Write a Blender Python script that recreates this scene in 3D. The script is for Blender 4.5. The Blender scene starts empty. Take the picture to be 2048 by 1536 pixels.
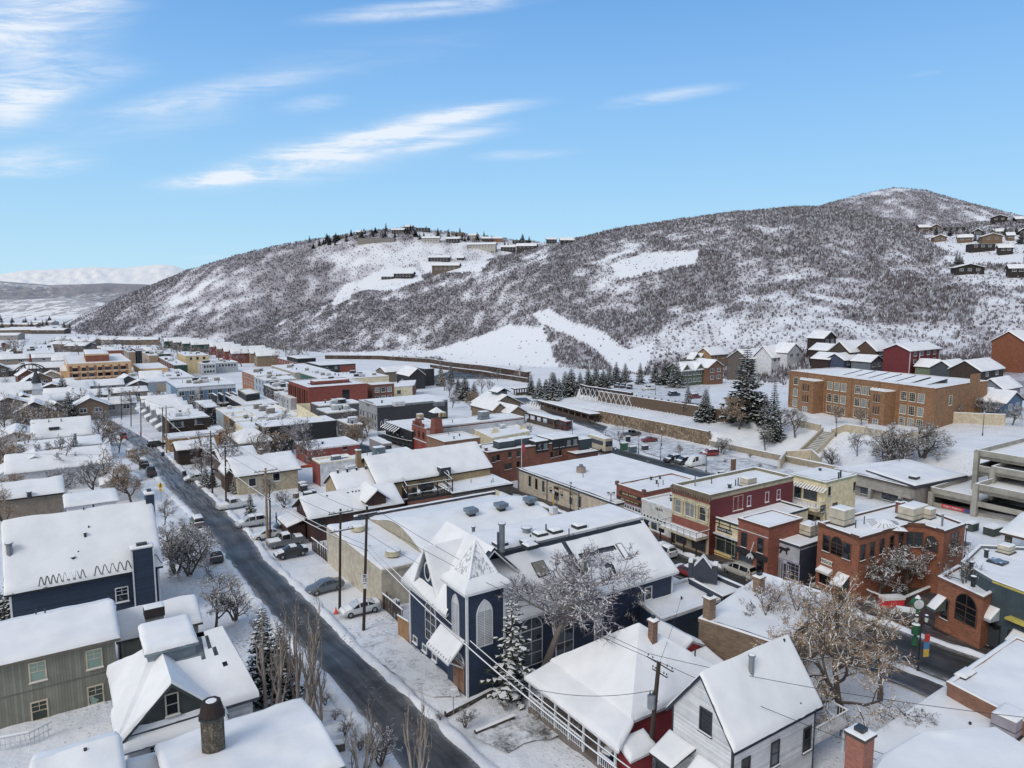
import bpy,bmesh,math,random
import numpy as np
from math import radians,sin,cos,pi,sqrt,atan2,tan
from mathutils import Vector,Matrix,noise as mnoise
from bisect import bisect_right
F,CX,CY=1421.0,1024.0,768.0
PITCH=radians(7.14);CAMZ=33.0
CP,SP=cos(PITCH),sin(PITCH)
def ray(px,py):
 dx=(px-CX)/F;dy=(CY-py)/F
 y=CP+dy*SP
 return dx/y,(-SP+dy*CP)/y
def proj(x,y,z):
 d=y*CP-(z-CAMZ)*SP
 return CX+F*x/d,CY-F*(y*SP+(z-CAMZ)*CP)/d
def ss(a,b,x):
 t=(x-a)/(b-a);t=0.0 if t<0 else 1.0 if t>1 else t
 return t*t*(3-2*t)
def lerp_tab(xs,ys,x):
 if x<=xs[0]:return ys[0]
 if x>=xs[-1]:return ys[-1]
 i=bisect_right(xs,x)-1
 t=(x-xs[i])/(xs[i+1]-xs[i])
 return ys[i]+(ys[i+1]-ys[i])*t
def plane(y):
 if y<400:return-.04*y
 if y<800:return-16-.022*(y-400)
 return-24.8-.01*(y-800)
def on_plane(px,py,h=0):
 az,sl=ray(px,py)
 y=60.0
 for _ in range(60):y=.5*y+.5*(CAMZ-h-plane(y)+0)/(-sl)
 return az*y,y
W1,W2=on_plane(1205,843),on_plane(1415,888)
_dx,_dy=W1[0]-W2[0],W1[1]-W2[1];_l=sqrt(_dx*_dx+_dy*_dy)
WD=(_dx/_l,_dy/_l);WN=(WD[1],-WD[0])
def st(x,y):
 rx,ry=x-W1[0],y-W1[1]
 return rx*WN[0]+ry*WN[1],rx*WD[0]+ry*WD[1]
def bench(x,y):
 if y<60 or y>700:return 0.0
 s,t=st(x,y)
 if s<0:return 0.0
 R=6.5*ss(0,24,s)+2*ss(24,70,s)
 M=3.5*min(1,s/.5)+.9*ss(1,13,s)+3.2*min(1,max(0,s-14)/.5)
 a=ss(-50,-62,t)if t<-50 else 0
 b=ss(36,70,t)
 L=6*ss(10,90,s)*(1-ss(120,300,t))
 return R*a+(1-a)*(M*(1-b)+L*b)
class Hill:
 def __init__(self,cols,back=.25,pw=.5,toe=.12):
  bx,by,bz,rx,ry,rz=[],[],[],[],[],[]
  for px,pyb,Yb,pyr,Yr in cols:
   a,s=ray(px,pyb);bx.append(a);by.append(Yb);bz.append(CAMZ+s*Yb)
   a,s=ray(px,pyr);rx.append(a);ry.append(Yr);rz.append(CAMZ+s*Yr)
  self.t=(bx,by,bz,rx,ry,rz);self.back=back;self.pw=pw;self.toe=toe
 def z(self,x,y):
  bx,by,bz,rx,ry,rz=self.t
  a=x/y
  if a<bx[0]-.05 or a>bx[-1]+.1:return-999
  yb,zb=lerp_tab(bx,by,a),lerp_tab(bx,bz,a)
  yr,zr=lerp_tab(rx,ry,a),lerp_tab(rx,rz,a)
  if a<bx[0]:zb-=(bx[0]-a)*900;zr-=(bx[0]-a)*900
  t=(y-yb)/(yr-yb)
  if t<0:return zb-(yb-y)*self.toe
  n=0
  if t>1:
   e=y-yr
   z=zr-self.back*e*e/(e+60)
  else:
   z=zb+(zr-zb)*((1-self.pw)*t+self.pw*t*t*(3-2*t))
   n=4*t*(1-t)
  if n:
   k=(yr-yb)*.012
   z+=n*k*mnoise.fractal((x/90,y/140,3.3),1,2,4)
  return z
RH=Hill([(380,699,850,697,900),(450,698,790,684,900),(520,702,740,655,900),(600,706,700,622,900),(730,703,650,583,880),(870,702,620,545,850),(1000,722,520,515,820),(1100,738,450,490,800),(1250,748,380,456,780),(1450,750,340,426,740),(1600,752,300,415,720),(1680,752,290,418,720),(1760,750,285,434,700),(1850,748,280,457,690),(1950,745,275,447,680),(2048,742,270,440,670),(2300,740,270,430,660),(2700,740,270,440,650)],pw=.35)
LH=Hill([(60,668,1500,664,1600),(110,672,1250,655,1500),(160,677,1050,632,1450),(250,680,1000,592,1400),(375,683,950,541,1350),(470,685,900,512,1320),(560,685,900,490,1300),(650,680,900,476,1280),(740,670,900,462,1280),(825,660,900,456,1280),(930,640,900,468,1280),(1050,640,900,482,1280),(1160,640,900,490,1280),(1300,640,900,515,1280),(1500,640,900,575,1300)],pw=.2)
PK=Hill([(1450,500,1200,470,1700),(1560,500,1200,436,1700),(1640,500,1200,412,1700),(1720,500,1200,388,1700),(1790,500,1200,374,1700),(1850,500,1200,381,1700),(1950,500,1200,409,1700),(2048,500,1200,432,1700),(2300,520,1200,470,1700),(2700,520,1200,500,1700)],pw=.2)
FM=[Hill([(-900,634,2100,600,2700),(-300,634,2100,596,2700),(0,633,2100,600,2600),(90,632,2100,597,2600),(150,632,2100,597,2600),(215,634,2100,606,2500),(300,640,2100,632,2500),(500,645,2000,645,2400)],pw=.7,back=.05),Hill([(-900,606,3300,560,6000),(-300,606,3300,566,6000),(0,606,3300,562,6000),(100,606,3300,570,6000),(220,606,3300,566,6000),(330,606,3300,570,6000),(450,606,3300,572,6000),(700,606,3300,575,6000)],pw=.1,back=.05),Hill([(-900,580,7000,530,10000),(-300,580,7000,540,10000),(0,580,7000,548,10000),(50,578,7000,540,10000),(110,578,7000,538,10000),(190,575,7000,533,10000),(245,575,7000,536,10000),(320,575,7000,528,10000),(345,575,7000,530,10000),(375,577,7000,541,10000),(450,580,7000,555,10000),(600,590,7000,560,10000),(1300,600,7000,570,10000)],pw=.2,back=.1)]
def g_kind(x,y):
 z=plane(y)+bench(x,y);k=0
 if y>150:
  h=RH.z(x,y)
  if h>z:z,k=h,1
  if y>700:
   h=LH.z(x,y)
   if h>z:z,k=h,2
   h=PK.z(x,y)
   if h>z:z,k=h,3
   if y>1800:
    for i,f in enumerate(FM):
     h=f.z(x,y)
     if h>z:z,k=h,4+i
 return z,k
def g(x,y):return g_kind(x,y)[0]
def at(px,py,h=0.0,y0=20.0,ymax=4000.0):
 0
 az,sl=ray(px,py)
 y=y0;step=1.012
 while y<ymax:
  y2=y*step
  if CAMZ+sl*y2<g(az*y2,y2)+h:
   a,b=y,y2
   for _ in range(14):
    m=.5*(a+b)
    if CAMZ+sl*m<g(az*m,m)+h:b=m
    else:a=m
   y=.5*(a+b)
   return Vector((az*y,y,CAMZ+sl*y))
  y=y2
 return Vector((az*ymax,ymax,CAMZ+sl*ymax))
def atz(px,py,z):
 az,sl=ray(px,py);y=(z-CAMZ)/sl
 return Vector((az*y,y,z))
def aty(px,py,y):
 az,sl=ray(px,py)
 return Vector((az*y,y,CAMZ+sl*y))
scene=bpy.context.scene
COL=scene.collection
rng=random.Random(7)
def hexlin(h,k=1.0):
 h=h.lstrip('#');c=[int(h[i:i+2],16)/255 for i in(0,2,4)]
 if k>1.02:k=1+(k-1)*.36
 c=[x/12.92 if x<=.04045 else((x+.055)/1.055)**2.4 for x in c]
 m=.3*c[0]+.6*c[1]+.1*c[2];c=[m+(x-m)*(.86 if k!=1.0 else 1)for x in c]
 return tuple(min(.9,x*k)for x in c)
def tag(o,label=None,cat=None,group=None,kind=None):
 if label:o['label']=label
 if cat:o['category']=cat
 if group:o['group']=group
 if kind:o['kind']=kind
 return o
def empty(name,loc,label=None,cat=None,group=None,rz=0):
 o=bpy.data.objects.new(name,None);COL.objects.link(o)
 o.location=loc;o.rotation_euler=(0,0,rz);o.empty_display_size=.2
 return tag(o,label,cat,group)
def link(name,me,parent=None,loc=(0,0,0),rz=0):
 o=bpy.data.objects.new(name,me);COL.objects.link(o)
 if parent is not None:o.parent=parent
 o.location=loc;o.rotation_euler=(0,0,rz)
 return o
def copy_tree(o,parent=None):
 c=o.copy();COL.objects.link(c);c.parent=parent
 for ch in o.children:copy_tree(ch,c)
 return c
_M={}
def _new(key):
 m=bpy.data.materials.new(key);m.use_nodes=True
 nt=m.node_tree;return m,nt,nt.nodes,nt.links,nt.nodes['Principled BSDF']
def _noise(N,L,src,scale,detail=3,rough=.55):
 n=N.new('ShaderNodeTexNoise');n.inputs['Scale'].default_value=scale;n.inputs['Detail'].default_value=detail;n.inputs['Roughness'].default_value=rough
 L.new(src,n.inputs['Vector']);return n.outputs['Fac']
def _ramp(N,L,src,stops):
 r=N.new('ShaderNodeValToRGB');e=r.color_ramp.elements
 while len(e)<len(stops):e.new(.5)
 for i,(p,c)in enumerate(stops):
  e[i].position=p;e[i].color=(*c,1)if len(c)==3 else c
 L.new(src,r.inputs['Fac']);return r.outputs['Color']
def _bump(N,L,src,bsdf,strength=.4,dist=.03):
 b=N.new('ShaderNodeBump');b.inputs['Strength'].default_value=strength;b.inputs['Distance'].default_value=dist
 L.new(src,b.inputs['Height']);L.new(b.outputs['Normal'],bsdf.inputs['Normal'])
def _pos(N):return N.new('ShaderNodeNewGeometry').outputs['Position']
def _mix(N,L,fac,a,b,mode='MIX'):
 m=N.new('ShaderNodeMix');m.data_type='RGBA';m.blend_type=mode
 for s,v in((m.inputs[0],fac),(m.inputs[6],a),(m.inputs[7],b)):
  if hasattr(v,'is_output')or hasattr(v,'links'):L.new(v,s)
  else:s.default_value=v if not isinstance(v,tuple)else(*v[:3],1)
 return m.outputs[2]
def mul(c,k):return tuple(min(.92,x*k)for x in c)
def plain(hx,k=2.0,rough=.7,metal=0,var=.25,scale=1.3):
 key=('plain',hx,k,rough,metal)
 if key in _M:return _M[key]
 m,nt,N,L,B=_new('painted '+hx);c=hexlin(hx,k)
 f=_noise(N,L,_pos(N),scale,5,.65)
 L.new(_ramp(N,L,f,[(.3,mul(c,1-var)),(.7,mul(c,1+var))]),B.inputs['Base Color'])
 B.inputs['Roughness'].default_value=rough;B.inputs['Metallic'].default_value=metal
 _bump(N,L,f,B,.15,.02);_M[key]=m;return m
def siding(hx,k=2.0,step=.2,vert=False):
 key=('siding',hx,k,step,vert)
 if key in _M:return _M[key]
 m,nt,N,L,B=_new('siding '+hx);c=hexlin(hx,k)
 uv=N.new('ShaderNodeUVMap').outputs['UV']
 s=N.new('ShaderNodeSeparateXYZ');L.new(uv,s.inputs[0])
 d=N.new('ShaderNodeMath');d.operation='DIVIDE';L.new(s.outputs[0 if vert else 1],d.inputs[0]);d.inputs[1].default_value=step
 fr=N.new('ShaderNodeMath');fr.operation='FRACT';L.new(d.outputs[0],fr.inputs[0])
 fl=N.new('ShaderNodeMath');fl.operation='FLOOR';L.new(d.outputs[0],fl.inputs[0])
 wn=N.new('ShaderNodeTexWhiteNoise');wn.noise_dimensions='1D';L.new(fl.outputs[0],wn.inputs['W'])
 base=_ramp(N,L,wn.outputs['Value'],[(0,mul(c,.85)),(1,mul(c,1.15))])
 f=_noise(N,L,_pos(N),.9,5,.65)
 base=_mix(N,L,1.0,base,_ramp(N,L,f,[(.25,(.72,)*3),(.75,(1,)*3)]),'MULTIPLY')
 gap=_ramp(N,L,fr.outputs[0],[(0,(.45,)*3),(.12,(1,)*3)])
 L.new(_mix(N,L,1.0,base,gap,'MULTIPLY'),B.inputs['Base Color'])
 B.inputs['Roughness'].default_value=.65
 _bump(N,L,fr.outputs[0],B,.6,.02);_M[key]=m;return m
def brick(hx,k=2.0,mortar='#9a8a80',bw=.42,bh=.14):
 key=('brick',hx,k)
 if key in _M:return _M[key]
 m,nt,N,L,B=_new('brick '+hx);c=hexlin(hx,k)
 uv=N.new('ShaderNodeUVMap').outputs['UV']
 t=N.new('ShaderNodeTexBrick');L.new(uv,t.inputs['Vector']);t.inputs['Scale'].default_value=1
 t.inputs['Color1'].default_value=(*mul(c,.8),1);t.inputs['Color2'].default_value=(*mul(c,1.25),1);t.inputs['Mortar'].default_value=(*mul(hexlin(mortar,1),.8),1)
 t.inputs['Brick Width'].default_value=bw;t.inputs['Row Height'].default_value=bh;t.inputs['Mortar Size'].default_value=.012
 f=_noise(N,L,_pos(N),.6,6,.7)
 L.new(_mix(N,L,1.0,t.outputs['Color'],_ramp(N,L,f,[(.25,(.62,)*3),(.75,(1,)*3)]),'MULTIPLY'),B.inputs['Base Color'])
 B.inputs['Roughness'].default_value=.85;_bump(N,L,t.outputs['Fac'],B,.3,.01);_M[key]=m;return m
def stone(hx,k=2.0,sc=1.6):
 key=('stone',hx,k,sc)
 if key in _M:return _M[key]
 m,nt,N,L,B=_new('stone '+hx);c=hexlin(hx,k)
 uv=N.new('ShaderNodeUVMap').outputs['UV']
 t=N.new('ShaderNodeTexVoronoi');t.inputs['Scale'].default_value=sc;L.new(uv,t.inputs['Vector'])
 hs=N.new('ShaderNodeSeparateColor');L.new(t.outputs['Color'],hs.inputs[0])
 col=_ramp(N,L,hs.outputs[0],[(0,mul(c,.6)),(.5,c),(1,mul(c,1.5))])
 e=N.new('ShaderNodeTexVoronoi');e.feature='DISTANCE_TO_EDGE';e.inputs['Scale'].default_value=sc;L.new(uv,e.inputs['Vector'])
 col=_mix(N,L,1.0,col,_ramp(N,L,e.outputs['Distance'],[(.02,(.35,)*3),(.09,(1,)*3)]),'MULTIPLY')
 L.new(col,B.inputs['Base Color']);B.inputs['Roughness'].default_value=.9;_bump(N,L,e.outputs['Distance'],B,.6,.05);_M[key]=m;return m
def glass(hx='#20262c',k=1.0,rough=.06):
 key=('glass',hx,k)
 if key in _M:return _M[key]
 m,nt,N,L,B=_new('window glass '+hx);c=hexlin(hx,k)
 oi=N.new('ShaderNodeObjectInfo')
 f=_noise(N,L,_pos(N),.8,2)
 a=N.new('ShaderNodeMath');a.operation='ADD';L.new(oi.outputs['Random'],a.inputs[0]);L.new(f,a.inputs[1])
 L.new(_ramp(N,L,a.outputs[0],[(.5,mul(c,.5)),(1.0,c),(1.45,mul(c,4.5))]),B.inputs['Base Color'])
 B.inputs['Roughness'].default_value=rough;_M[key]=m;return m
def snow_mat():
 if 'snow' in _M:return _M['snow']
 m,nt,N,L,B=_new('snow')
 p=_pos(N);f=_noise(N,L,p,.35,5,.6);f2=_noise(N,L,p,9,3,.6)
 sp_=_noise(N,L,p,2.1,6,.8);L.new(_mix(N,L,_ramp(N,L,sp_,[(.70,(0,)*3),(.82,(.6,)*3)]),_ramp(N,L,f,[(.3,(.77,.78,.80)),(.62,(.885,.89,.90))]),(.4,.4,.41)),B.inputs['Base Color'])
 B.inputs['Roughness'].default_value=.75;B.inputs['Specular IOR Level'].default_value=.2
 a=N.new('ShaderNodeMath');a.operation='MULTIPLY_ADD';L.new(f2,a.inputs[0]);a.inputs[1].default_value=.25;L.new(f,a.inputs[2])
 _bump(N,L,a.outputs[0],B,.35,.12);_M['snow']=m;return m
def ground_mat():
 if 'ground' in _M:return _M['ground']
 m,nt,N,L,B=_new('ground snow')
 p=_pos(N);f=_noise(N,L,p,.22,6,.62);f2=_noise(N,L,p,3.2,5,.7);f3=_noise(N,L,p,.055,4,.6)
 c=_ramp(N,L,f,[(.3,(.70,.72,.76)),(.62,(.85,.865,.89))])
 a=N.new('ShaderNodeMath');a.operation='MULTIPLY_ADD';L.new(f3,a.inputs[0]);a.inputs[1].default_value=.55;L.new(f2,a.inputs[2])
 msk=_ramp(N,L,a.outputs[0],[(.85,(0,)*3),(.98,(.8,)*3)])
 c=_mix(N,L,msk,c,(.22,.19,.17))
 L.new(c,B.inputs['Base Color']);B.inputs['Roughness'].default_value=.8;B.inputs['Specular IOR Level'].default_value=.15
 b=N.new('ShaderNodeMath');b.operation='MULTIPLY_ADD';L.new(f2,b.inputs[0]);b.inputs[1].default_value=.5;L.new(f,b.inputs[2])
 _bump(N,L,b.outputs[0],B,.6,.3);_M['ground']=m;return m
def slush_mat(name,t0=.74,t1=.98,dark=(.11,.10,.095)):
 m,nt,N,L,B=_new(name)
 p=_pos(N);f=_noise(N,L,p,.55,6,.7);f2=_noise(N,L,p,3.5,5,.7)
 a=N.new('ShaderNodeMath');a.operation='MULTIPLY_ADD';L.new(f2,a.inputs[0]);a.inputs[1].default_value=.5;L.new(f,a.inputs[2])
 L.new(_ramp(N,L,a.outputs[0],[(t0-.1,(.80,.815,.84)),(t0,(.62,.63,.65)),(t1,dark)]),B.inputs['Base Color']);B.inputs['Roughness'].default_value=.7
 _bump(N,L,a.outputs[0],B,.8,.12);return m
def asphalt_mat(name='asphalt',base=.045,snowy=.5,tint=(1,1,1.03),wet=True,far=None):
 if name in _M:return _M[name]
 m,nt,N,L,B=_new(name)
 p=_pos(N);f=_noise(N,L,p,.35,6,.65);f2=_noise(N,L,p,2.6,5,.7);f3=_noise(N,L,p,.09,3)
 c=_ramp(N,L,f,[(.3,tuple(base*.55*t for t in tint)),(.55,tuple(base*t for t in tint)),(.75,tuple(base*1.7*t for t in tint))])
 if snowy:
  a=N.new('ShaderNodeMath');a.operation='MULTIPLY_ADD';L.new(f3,a.inputs[0]);a.inputs[1].default_value=.5;L.new(f2,a.inputs[2])
  msk=_ramp(N,L,a.outputs[0],[(1.0-.3*snowy,(0,)*3),(1.12-.25*snowy,(.8*snowy+.2,)*3)])
  c=_mix(N,L,msk,c,(.62,.64,.68))
 at=N.new('ShaderNodeAttribute');at.attribute_name='across';al=N.new('ShaderNodeAttribute');al.attribute_name='along'
 cb=N.new('ShaderNodeCombineXYZ')
 for i,(s_,k)in enumerate(((at,11),(al,.13))):q=N.new('ShaderNodeMath');q.operation='MULTIPLY';L.new(s_.outputs['Fac'],q.inputs[0]);q.inputs[1].default_value=k;L.new(q.outputs[0],cb.inputs[i])
 stn=_noise(N,L,cb.outputs[0],1.0,5,.65)
 tr=_ramp(N,L,at.outputs['Fac'],[(0,(1.3,)*3),(.15,(1.15,)*3),(.27,(.72,)*3),(.38,(1.05,)*3),(.5,(1.25,)*3),(.62,(1.05,)*3),(.73,(.72,)*3),(.85,(1.15,)*3),(1,(1.3,)*3)])
 c=_mix(N,L,1.0,c,tr,'MULTIPLY');c=_mix(N,L,1.0,c,_ramp(N,L,stn,[(.3,(.6,)*3),(.5,(1,)*3),(.7,(1.5,)*3)]),'MULTIPLY')
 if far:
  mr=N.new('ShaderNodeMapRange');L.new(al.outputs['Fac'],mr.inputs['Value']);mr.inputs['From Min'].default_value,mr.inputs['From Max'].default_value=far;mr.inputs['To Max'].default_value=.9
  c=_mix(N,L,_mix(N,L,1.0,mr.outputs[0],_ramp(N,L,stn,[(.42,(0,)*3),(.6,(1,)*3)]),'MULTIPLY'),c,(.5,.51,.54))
 eg=_ramp(N,L,at.outputs['Fac'],[(0,(1,)*3),(.045,(.75,)*3),(.13,(0,)*3),(.87,(0,)*3),(.955,(.75,)*3),(1,(1,)*3)])
 c=_mix(N,L,_mix(N,L,1.0,eg,_ramp(N,L,f2,[(.35,(.15,)*3),(.6,(1,)*3)]),'MULTIPLY'),c,(.36,.345,.335))
 L.new(c,B.inputs['Base Color'])
 if wet:L.new(_ramp(N,L,f3,[(.4,(.45,)*3),(.6,(.8,)*3)]),B.inputs['Roughness'])
 else:B.inputs['Roughness'].default_value=.85
 _bump(N,L,f2,B,.25,.02);_M[name]=m;return m
def wood(hx,k=2.0):
 key=('wood',hx,k)
 if key in _M:return _M[key]
 m,nt,N,L,B=_new('wood '+hx);c=hexlin(hx,k)
 mp=N.new('ShaderNodeMapping');mp.inputs['Scale'].default_value=(6,6,.5);L.new(_pos(N),mp.inputs['Vector'])
 f=_noise(N,L,mp.outputs[0],1.5,5,.7)
 L.new(_ramp(N,L,f,[(.3,mul(c,.55)),(.7,mul(c,1.3))]),B.inputs['Base Color']);B.inputs['Roughness'].default_value=.85
 _M[key]=m;return m
SNOW=snow_mat();GROUND=ground_mat()
GLASS=glass('#252b30',1.2);WHITE=plain('#c9ccd0',1.4,.5,var=.08);DARK=plain('#26282b',1.6,.6);METAL=plain('#7d8388',1.6,.4,.5)
DKMETAL=plain('#3a3f45',1.6,.45,.4);TRIM_TAN=plain('#b8a890',1.6)
class MB:
 def __init__(s):s.v=[];s.f=[];s.m=[];s.mats=[];s.smooth=[]
 def mi(s,mat):
  if mat not in s.mats:s.mats.append(mat)
  return s.mats.index(mat)
 def face(s,pts,mat,smooth=False):
  n=len(s.v);s.v.extend([tuple(p)for p in pts]);s.f.append(tuple(range(n,n+len(pts))));s.m.append(s.mi(mat));s.smooth.append(smooth)
 def quadgrid(s,rows,mat,smooth=True,close=False):
  n=len(s.v);w=len(rows[0])
  for r in rows:s.v.extend([tuple(p)for p in r])
  k=s.mi(mat)
  for i in range(len(rows)-1):
   for j in range(w if close else w-1):
    j2=(j+1)%w
    s.f.append((n+i*w+j,n+i*w+j2,n+(i+1)*w+j2,n+(i+1)*w+j));s.m.append(k);s.smooth.append(smooth)
 def box(s,o,ax,ay,az,mat):
  0
  o,ax,ay,az=Vector(o),Vector(ax),Vector(ay),Vector(az)
  if ax.cross(ay).dot(az)<0:ax,ay=ay,ax
  p=[o,o+ax,o+ax+ay,o+ay,o+az,o+ax+az,o+ax+ay+az,o+ay+az]
  n=len(s.v);s.v.extend([tuple(q)for q in p]);k=s.mi(mat)
  for f in((3,2,1,0),(4,5,6,7),(0,1,5,4),(1,2,6,5),(2,3,7,6),(3,0,4,7)):
   s.f.append(tuple(n+i for i in f));s.m.append(k);s.smooth.append(False)
 def cbox(s,c,sx,sy,sz,mat,ang=0):
  0
  a=Vector((cos(ang),sin(ang),0));b=Vector((-sin(ang),cos(ang),0));c=Vector(c)
  s.box(c-a*sx/2-b*sy/2,a*sx,b*sy,(0,0,sz),mat)
 def tube(s,pts,rad,mat,n=6,cap=True,smooth=True):
  pts=[Vector(p)for p in pts]
  if not hasattr(rad,'__len__'):rad=[rad]*len(pts)
  rings=[]
  for i,p in enumerate(pts):
   d=(pts[min(i+1,len(pts)-1)]-pts[max(i-1,0)])
   if d.length<1e-6:d=Vector((0,0,1))
   d.normalize()
   a=d.cross(Vector((0,0,1))if abs(d.z)<.95 else Vector((1,0,0))).normalized();b=a.cross(d)
   rings.append([p+(a*cos(2*pi*j/n)+b*sin(2*pi*j/n))*rad[i]for j in range(n)])
  s.quadgrid(rings,mat,smooth,True)
  if cap and n>2:
   s.face(rings[-1],mat);s.face(rings[0][::-1],mat)
 def cyl(s,c,r,h,mat,n=12,r2=None):
  c=Vector(c);s.tube([c,c+Vector((0,0,h))],[r,r if r2 is None else r2],mat,n)
 def build(s,name,parent=None,off=None,loc=None,rz=0):
  me=s.mesh(name,off)
  return link(name,me,parent,loc or(0,0,0),rz)
 def mesh(s,name,off=None):
  me=bpy.data.meshes.new(name)
  v=s.v
  if off is not None:v=[(a-off[0],b-off[1],c-off[2])for a,b,c in v]
  me.from_pydata(v,[],s.f)
  for m in s.mats:me.materials.append(m)
  me.polygons.foreach_set('material_index',s.m);me.polygons.foreach_set('use_smooth',s.smooth)
  uv=me.uv_layers.new(name='UVMap');co=s.v;data=[0.0]*(2*len(me.loops));li=0
  for f in s.f:
   a,b,c=co[f[0]],co[f[1]],co[f[2]]
   e1=(b[0]-a[0],b[1]-a[1],b[2]-a[2]);e2=(c[0]-a[0],c[1]-a[1],c[2]-a[2])
   nx,ny,nz=e1[1]*e2[2]-e1[2]*e2[1],e1[2]*e2[0]-e1[0]*e2[2],e1[0]*e2[1]-e1[1]*e2[0]
   l=sqrt(nx*nx+ny*ny+nz*nz)or 1
   if abs(nz)/l<.75:
    h=sqrt(nx*nx+ny*ny)or 1;tx,ty=-ny/h,nx/h
    for i in f:data[li]=co[i][0]*tx+co[i][1]*ty;data[li+1]=co[i][2];li+=2
   else:
    for i in f:data[li]=co[i][0];data[li+1]=co[i][1];li+=2
  uv.data.foreach_set('uv',data);me.update();return me
def nz(x,y,s=1.0,z=0.0):return mnoise.noise((x/s,y/s,z))
def snow_quad(mb,p00,p10,p11,p01,th=.3,fall=(1,1,1,1),res=None,skip=None,lump=1.0):
 0
 p00,p10,p11,p01=(Vector(p)for p in(p00,p10,p11,p01))
 lu=max((p10-p00).length,(p11-p01).length);lv=max((p01-p00).length,(p11-p10).length)
 if res is None:
  d=((p00+p11)/2).xy.length;res=min(3.0,max(.42,d/130))
 nu=max(4,min(70,int(lu/res)));nv=max(4,min(60,int(lv/res)))
 def par(n,l,a,b):
  t=[i/n for i in range(n+1)]
  e=min(.25,.22/l)
  if a:t=[0,e*.35,e]+[x for x in t if x>e*1.4]
  if b:t=[x for x in t if x<1-e*1.4]+[1-e,1-e*.35,1]
  return t
 U=par(nu,lu,fall[3],fall[1]);Vv=par(nv,lv,fall[0],fall[2])
 rows=[]
 for v in Vv:
  r=[]
  for u in U:
   p=p00*(1-u)*(1-v)+p10*u*(1-v)+p11*u*v+p01*(1-u)*v
   d=1e9
   if fall[0]:d=min(d,v*lv)
   if fall[2]:d=min(d,(1-v)*lv)
   if fall[3]:d=min(d,u*lu)
   if fall[1]:d=min(d,(1-u)*lu)
   k=.12 if d<.01 else(.62 if d<.12 else 1.0)if d<.2 else 1.0
   h=th*(k+.42*lump*k*nz(p.x,p.y,2.6,.7)+.17*lump*k*nz(p.x,p.y,.9,2.7))
   q=p+Vector((0,0,h))
   if d<.01:
    q.x+=.11*nz(p.x,p.y,.6,5);q.y+=.11*nz(p.x,p.y,.6,9)
   r.append(q)
  rows.append(r)
 if skip is None:mb.quadgrid(rows,SNOW)
 else:
  n=len(mb.v);w=len(U);k=mb.mi(SNOW)
  for r in rows:mb.v.extend([tuple(p)for p in r])
  for i in range(len(Vv)-1):
   for j in range(w-1):
    if skip((U[j]+U[j+1])/2,(Vv[i]+Vv[i+1])/2):continue
    mb.f.append((n+i*w+j,n+i*w+j+1,n+(i+1)*w+j+1,n+(i+1)*w+j));mb.m.append(k);mb.smooth.append(True)
 k=.12
 def skirt(line,base):
  for a,b,c,d in zip(line,line[1:],base,base[1:]):mb.face([c,d,b,a],SNOW,True)
 def edge(a,b,t):return[a.lerp(b,x)+Vector((0,0,.004))for x in t]
 if fall[0]:skirt(rows[0],edge(p00,p10,U))
 if fall[2]:skirt(rows[-1][::-1],edge(p01,p11,U)[::-1])
 if fall[3]:skirt([r[0]for r in rows][::-1],edge(p00,p01,Vv)[::-1])
 if fall[1]:skirt([r[-1]for r in rows],edge(p10,p11,Vv))
_WM={}
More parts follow.
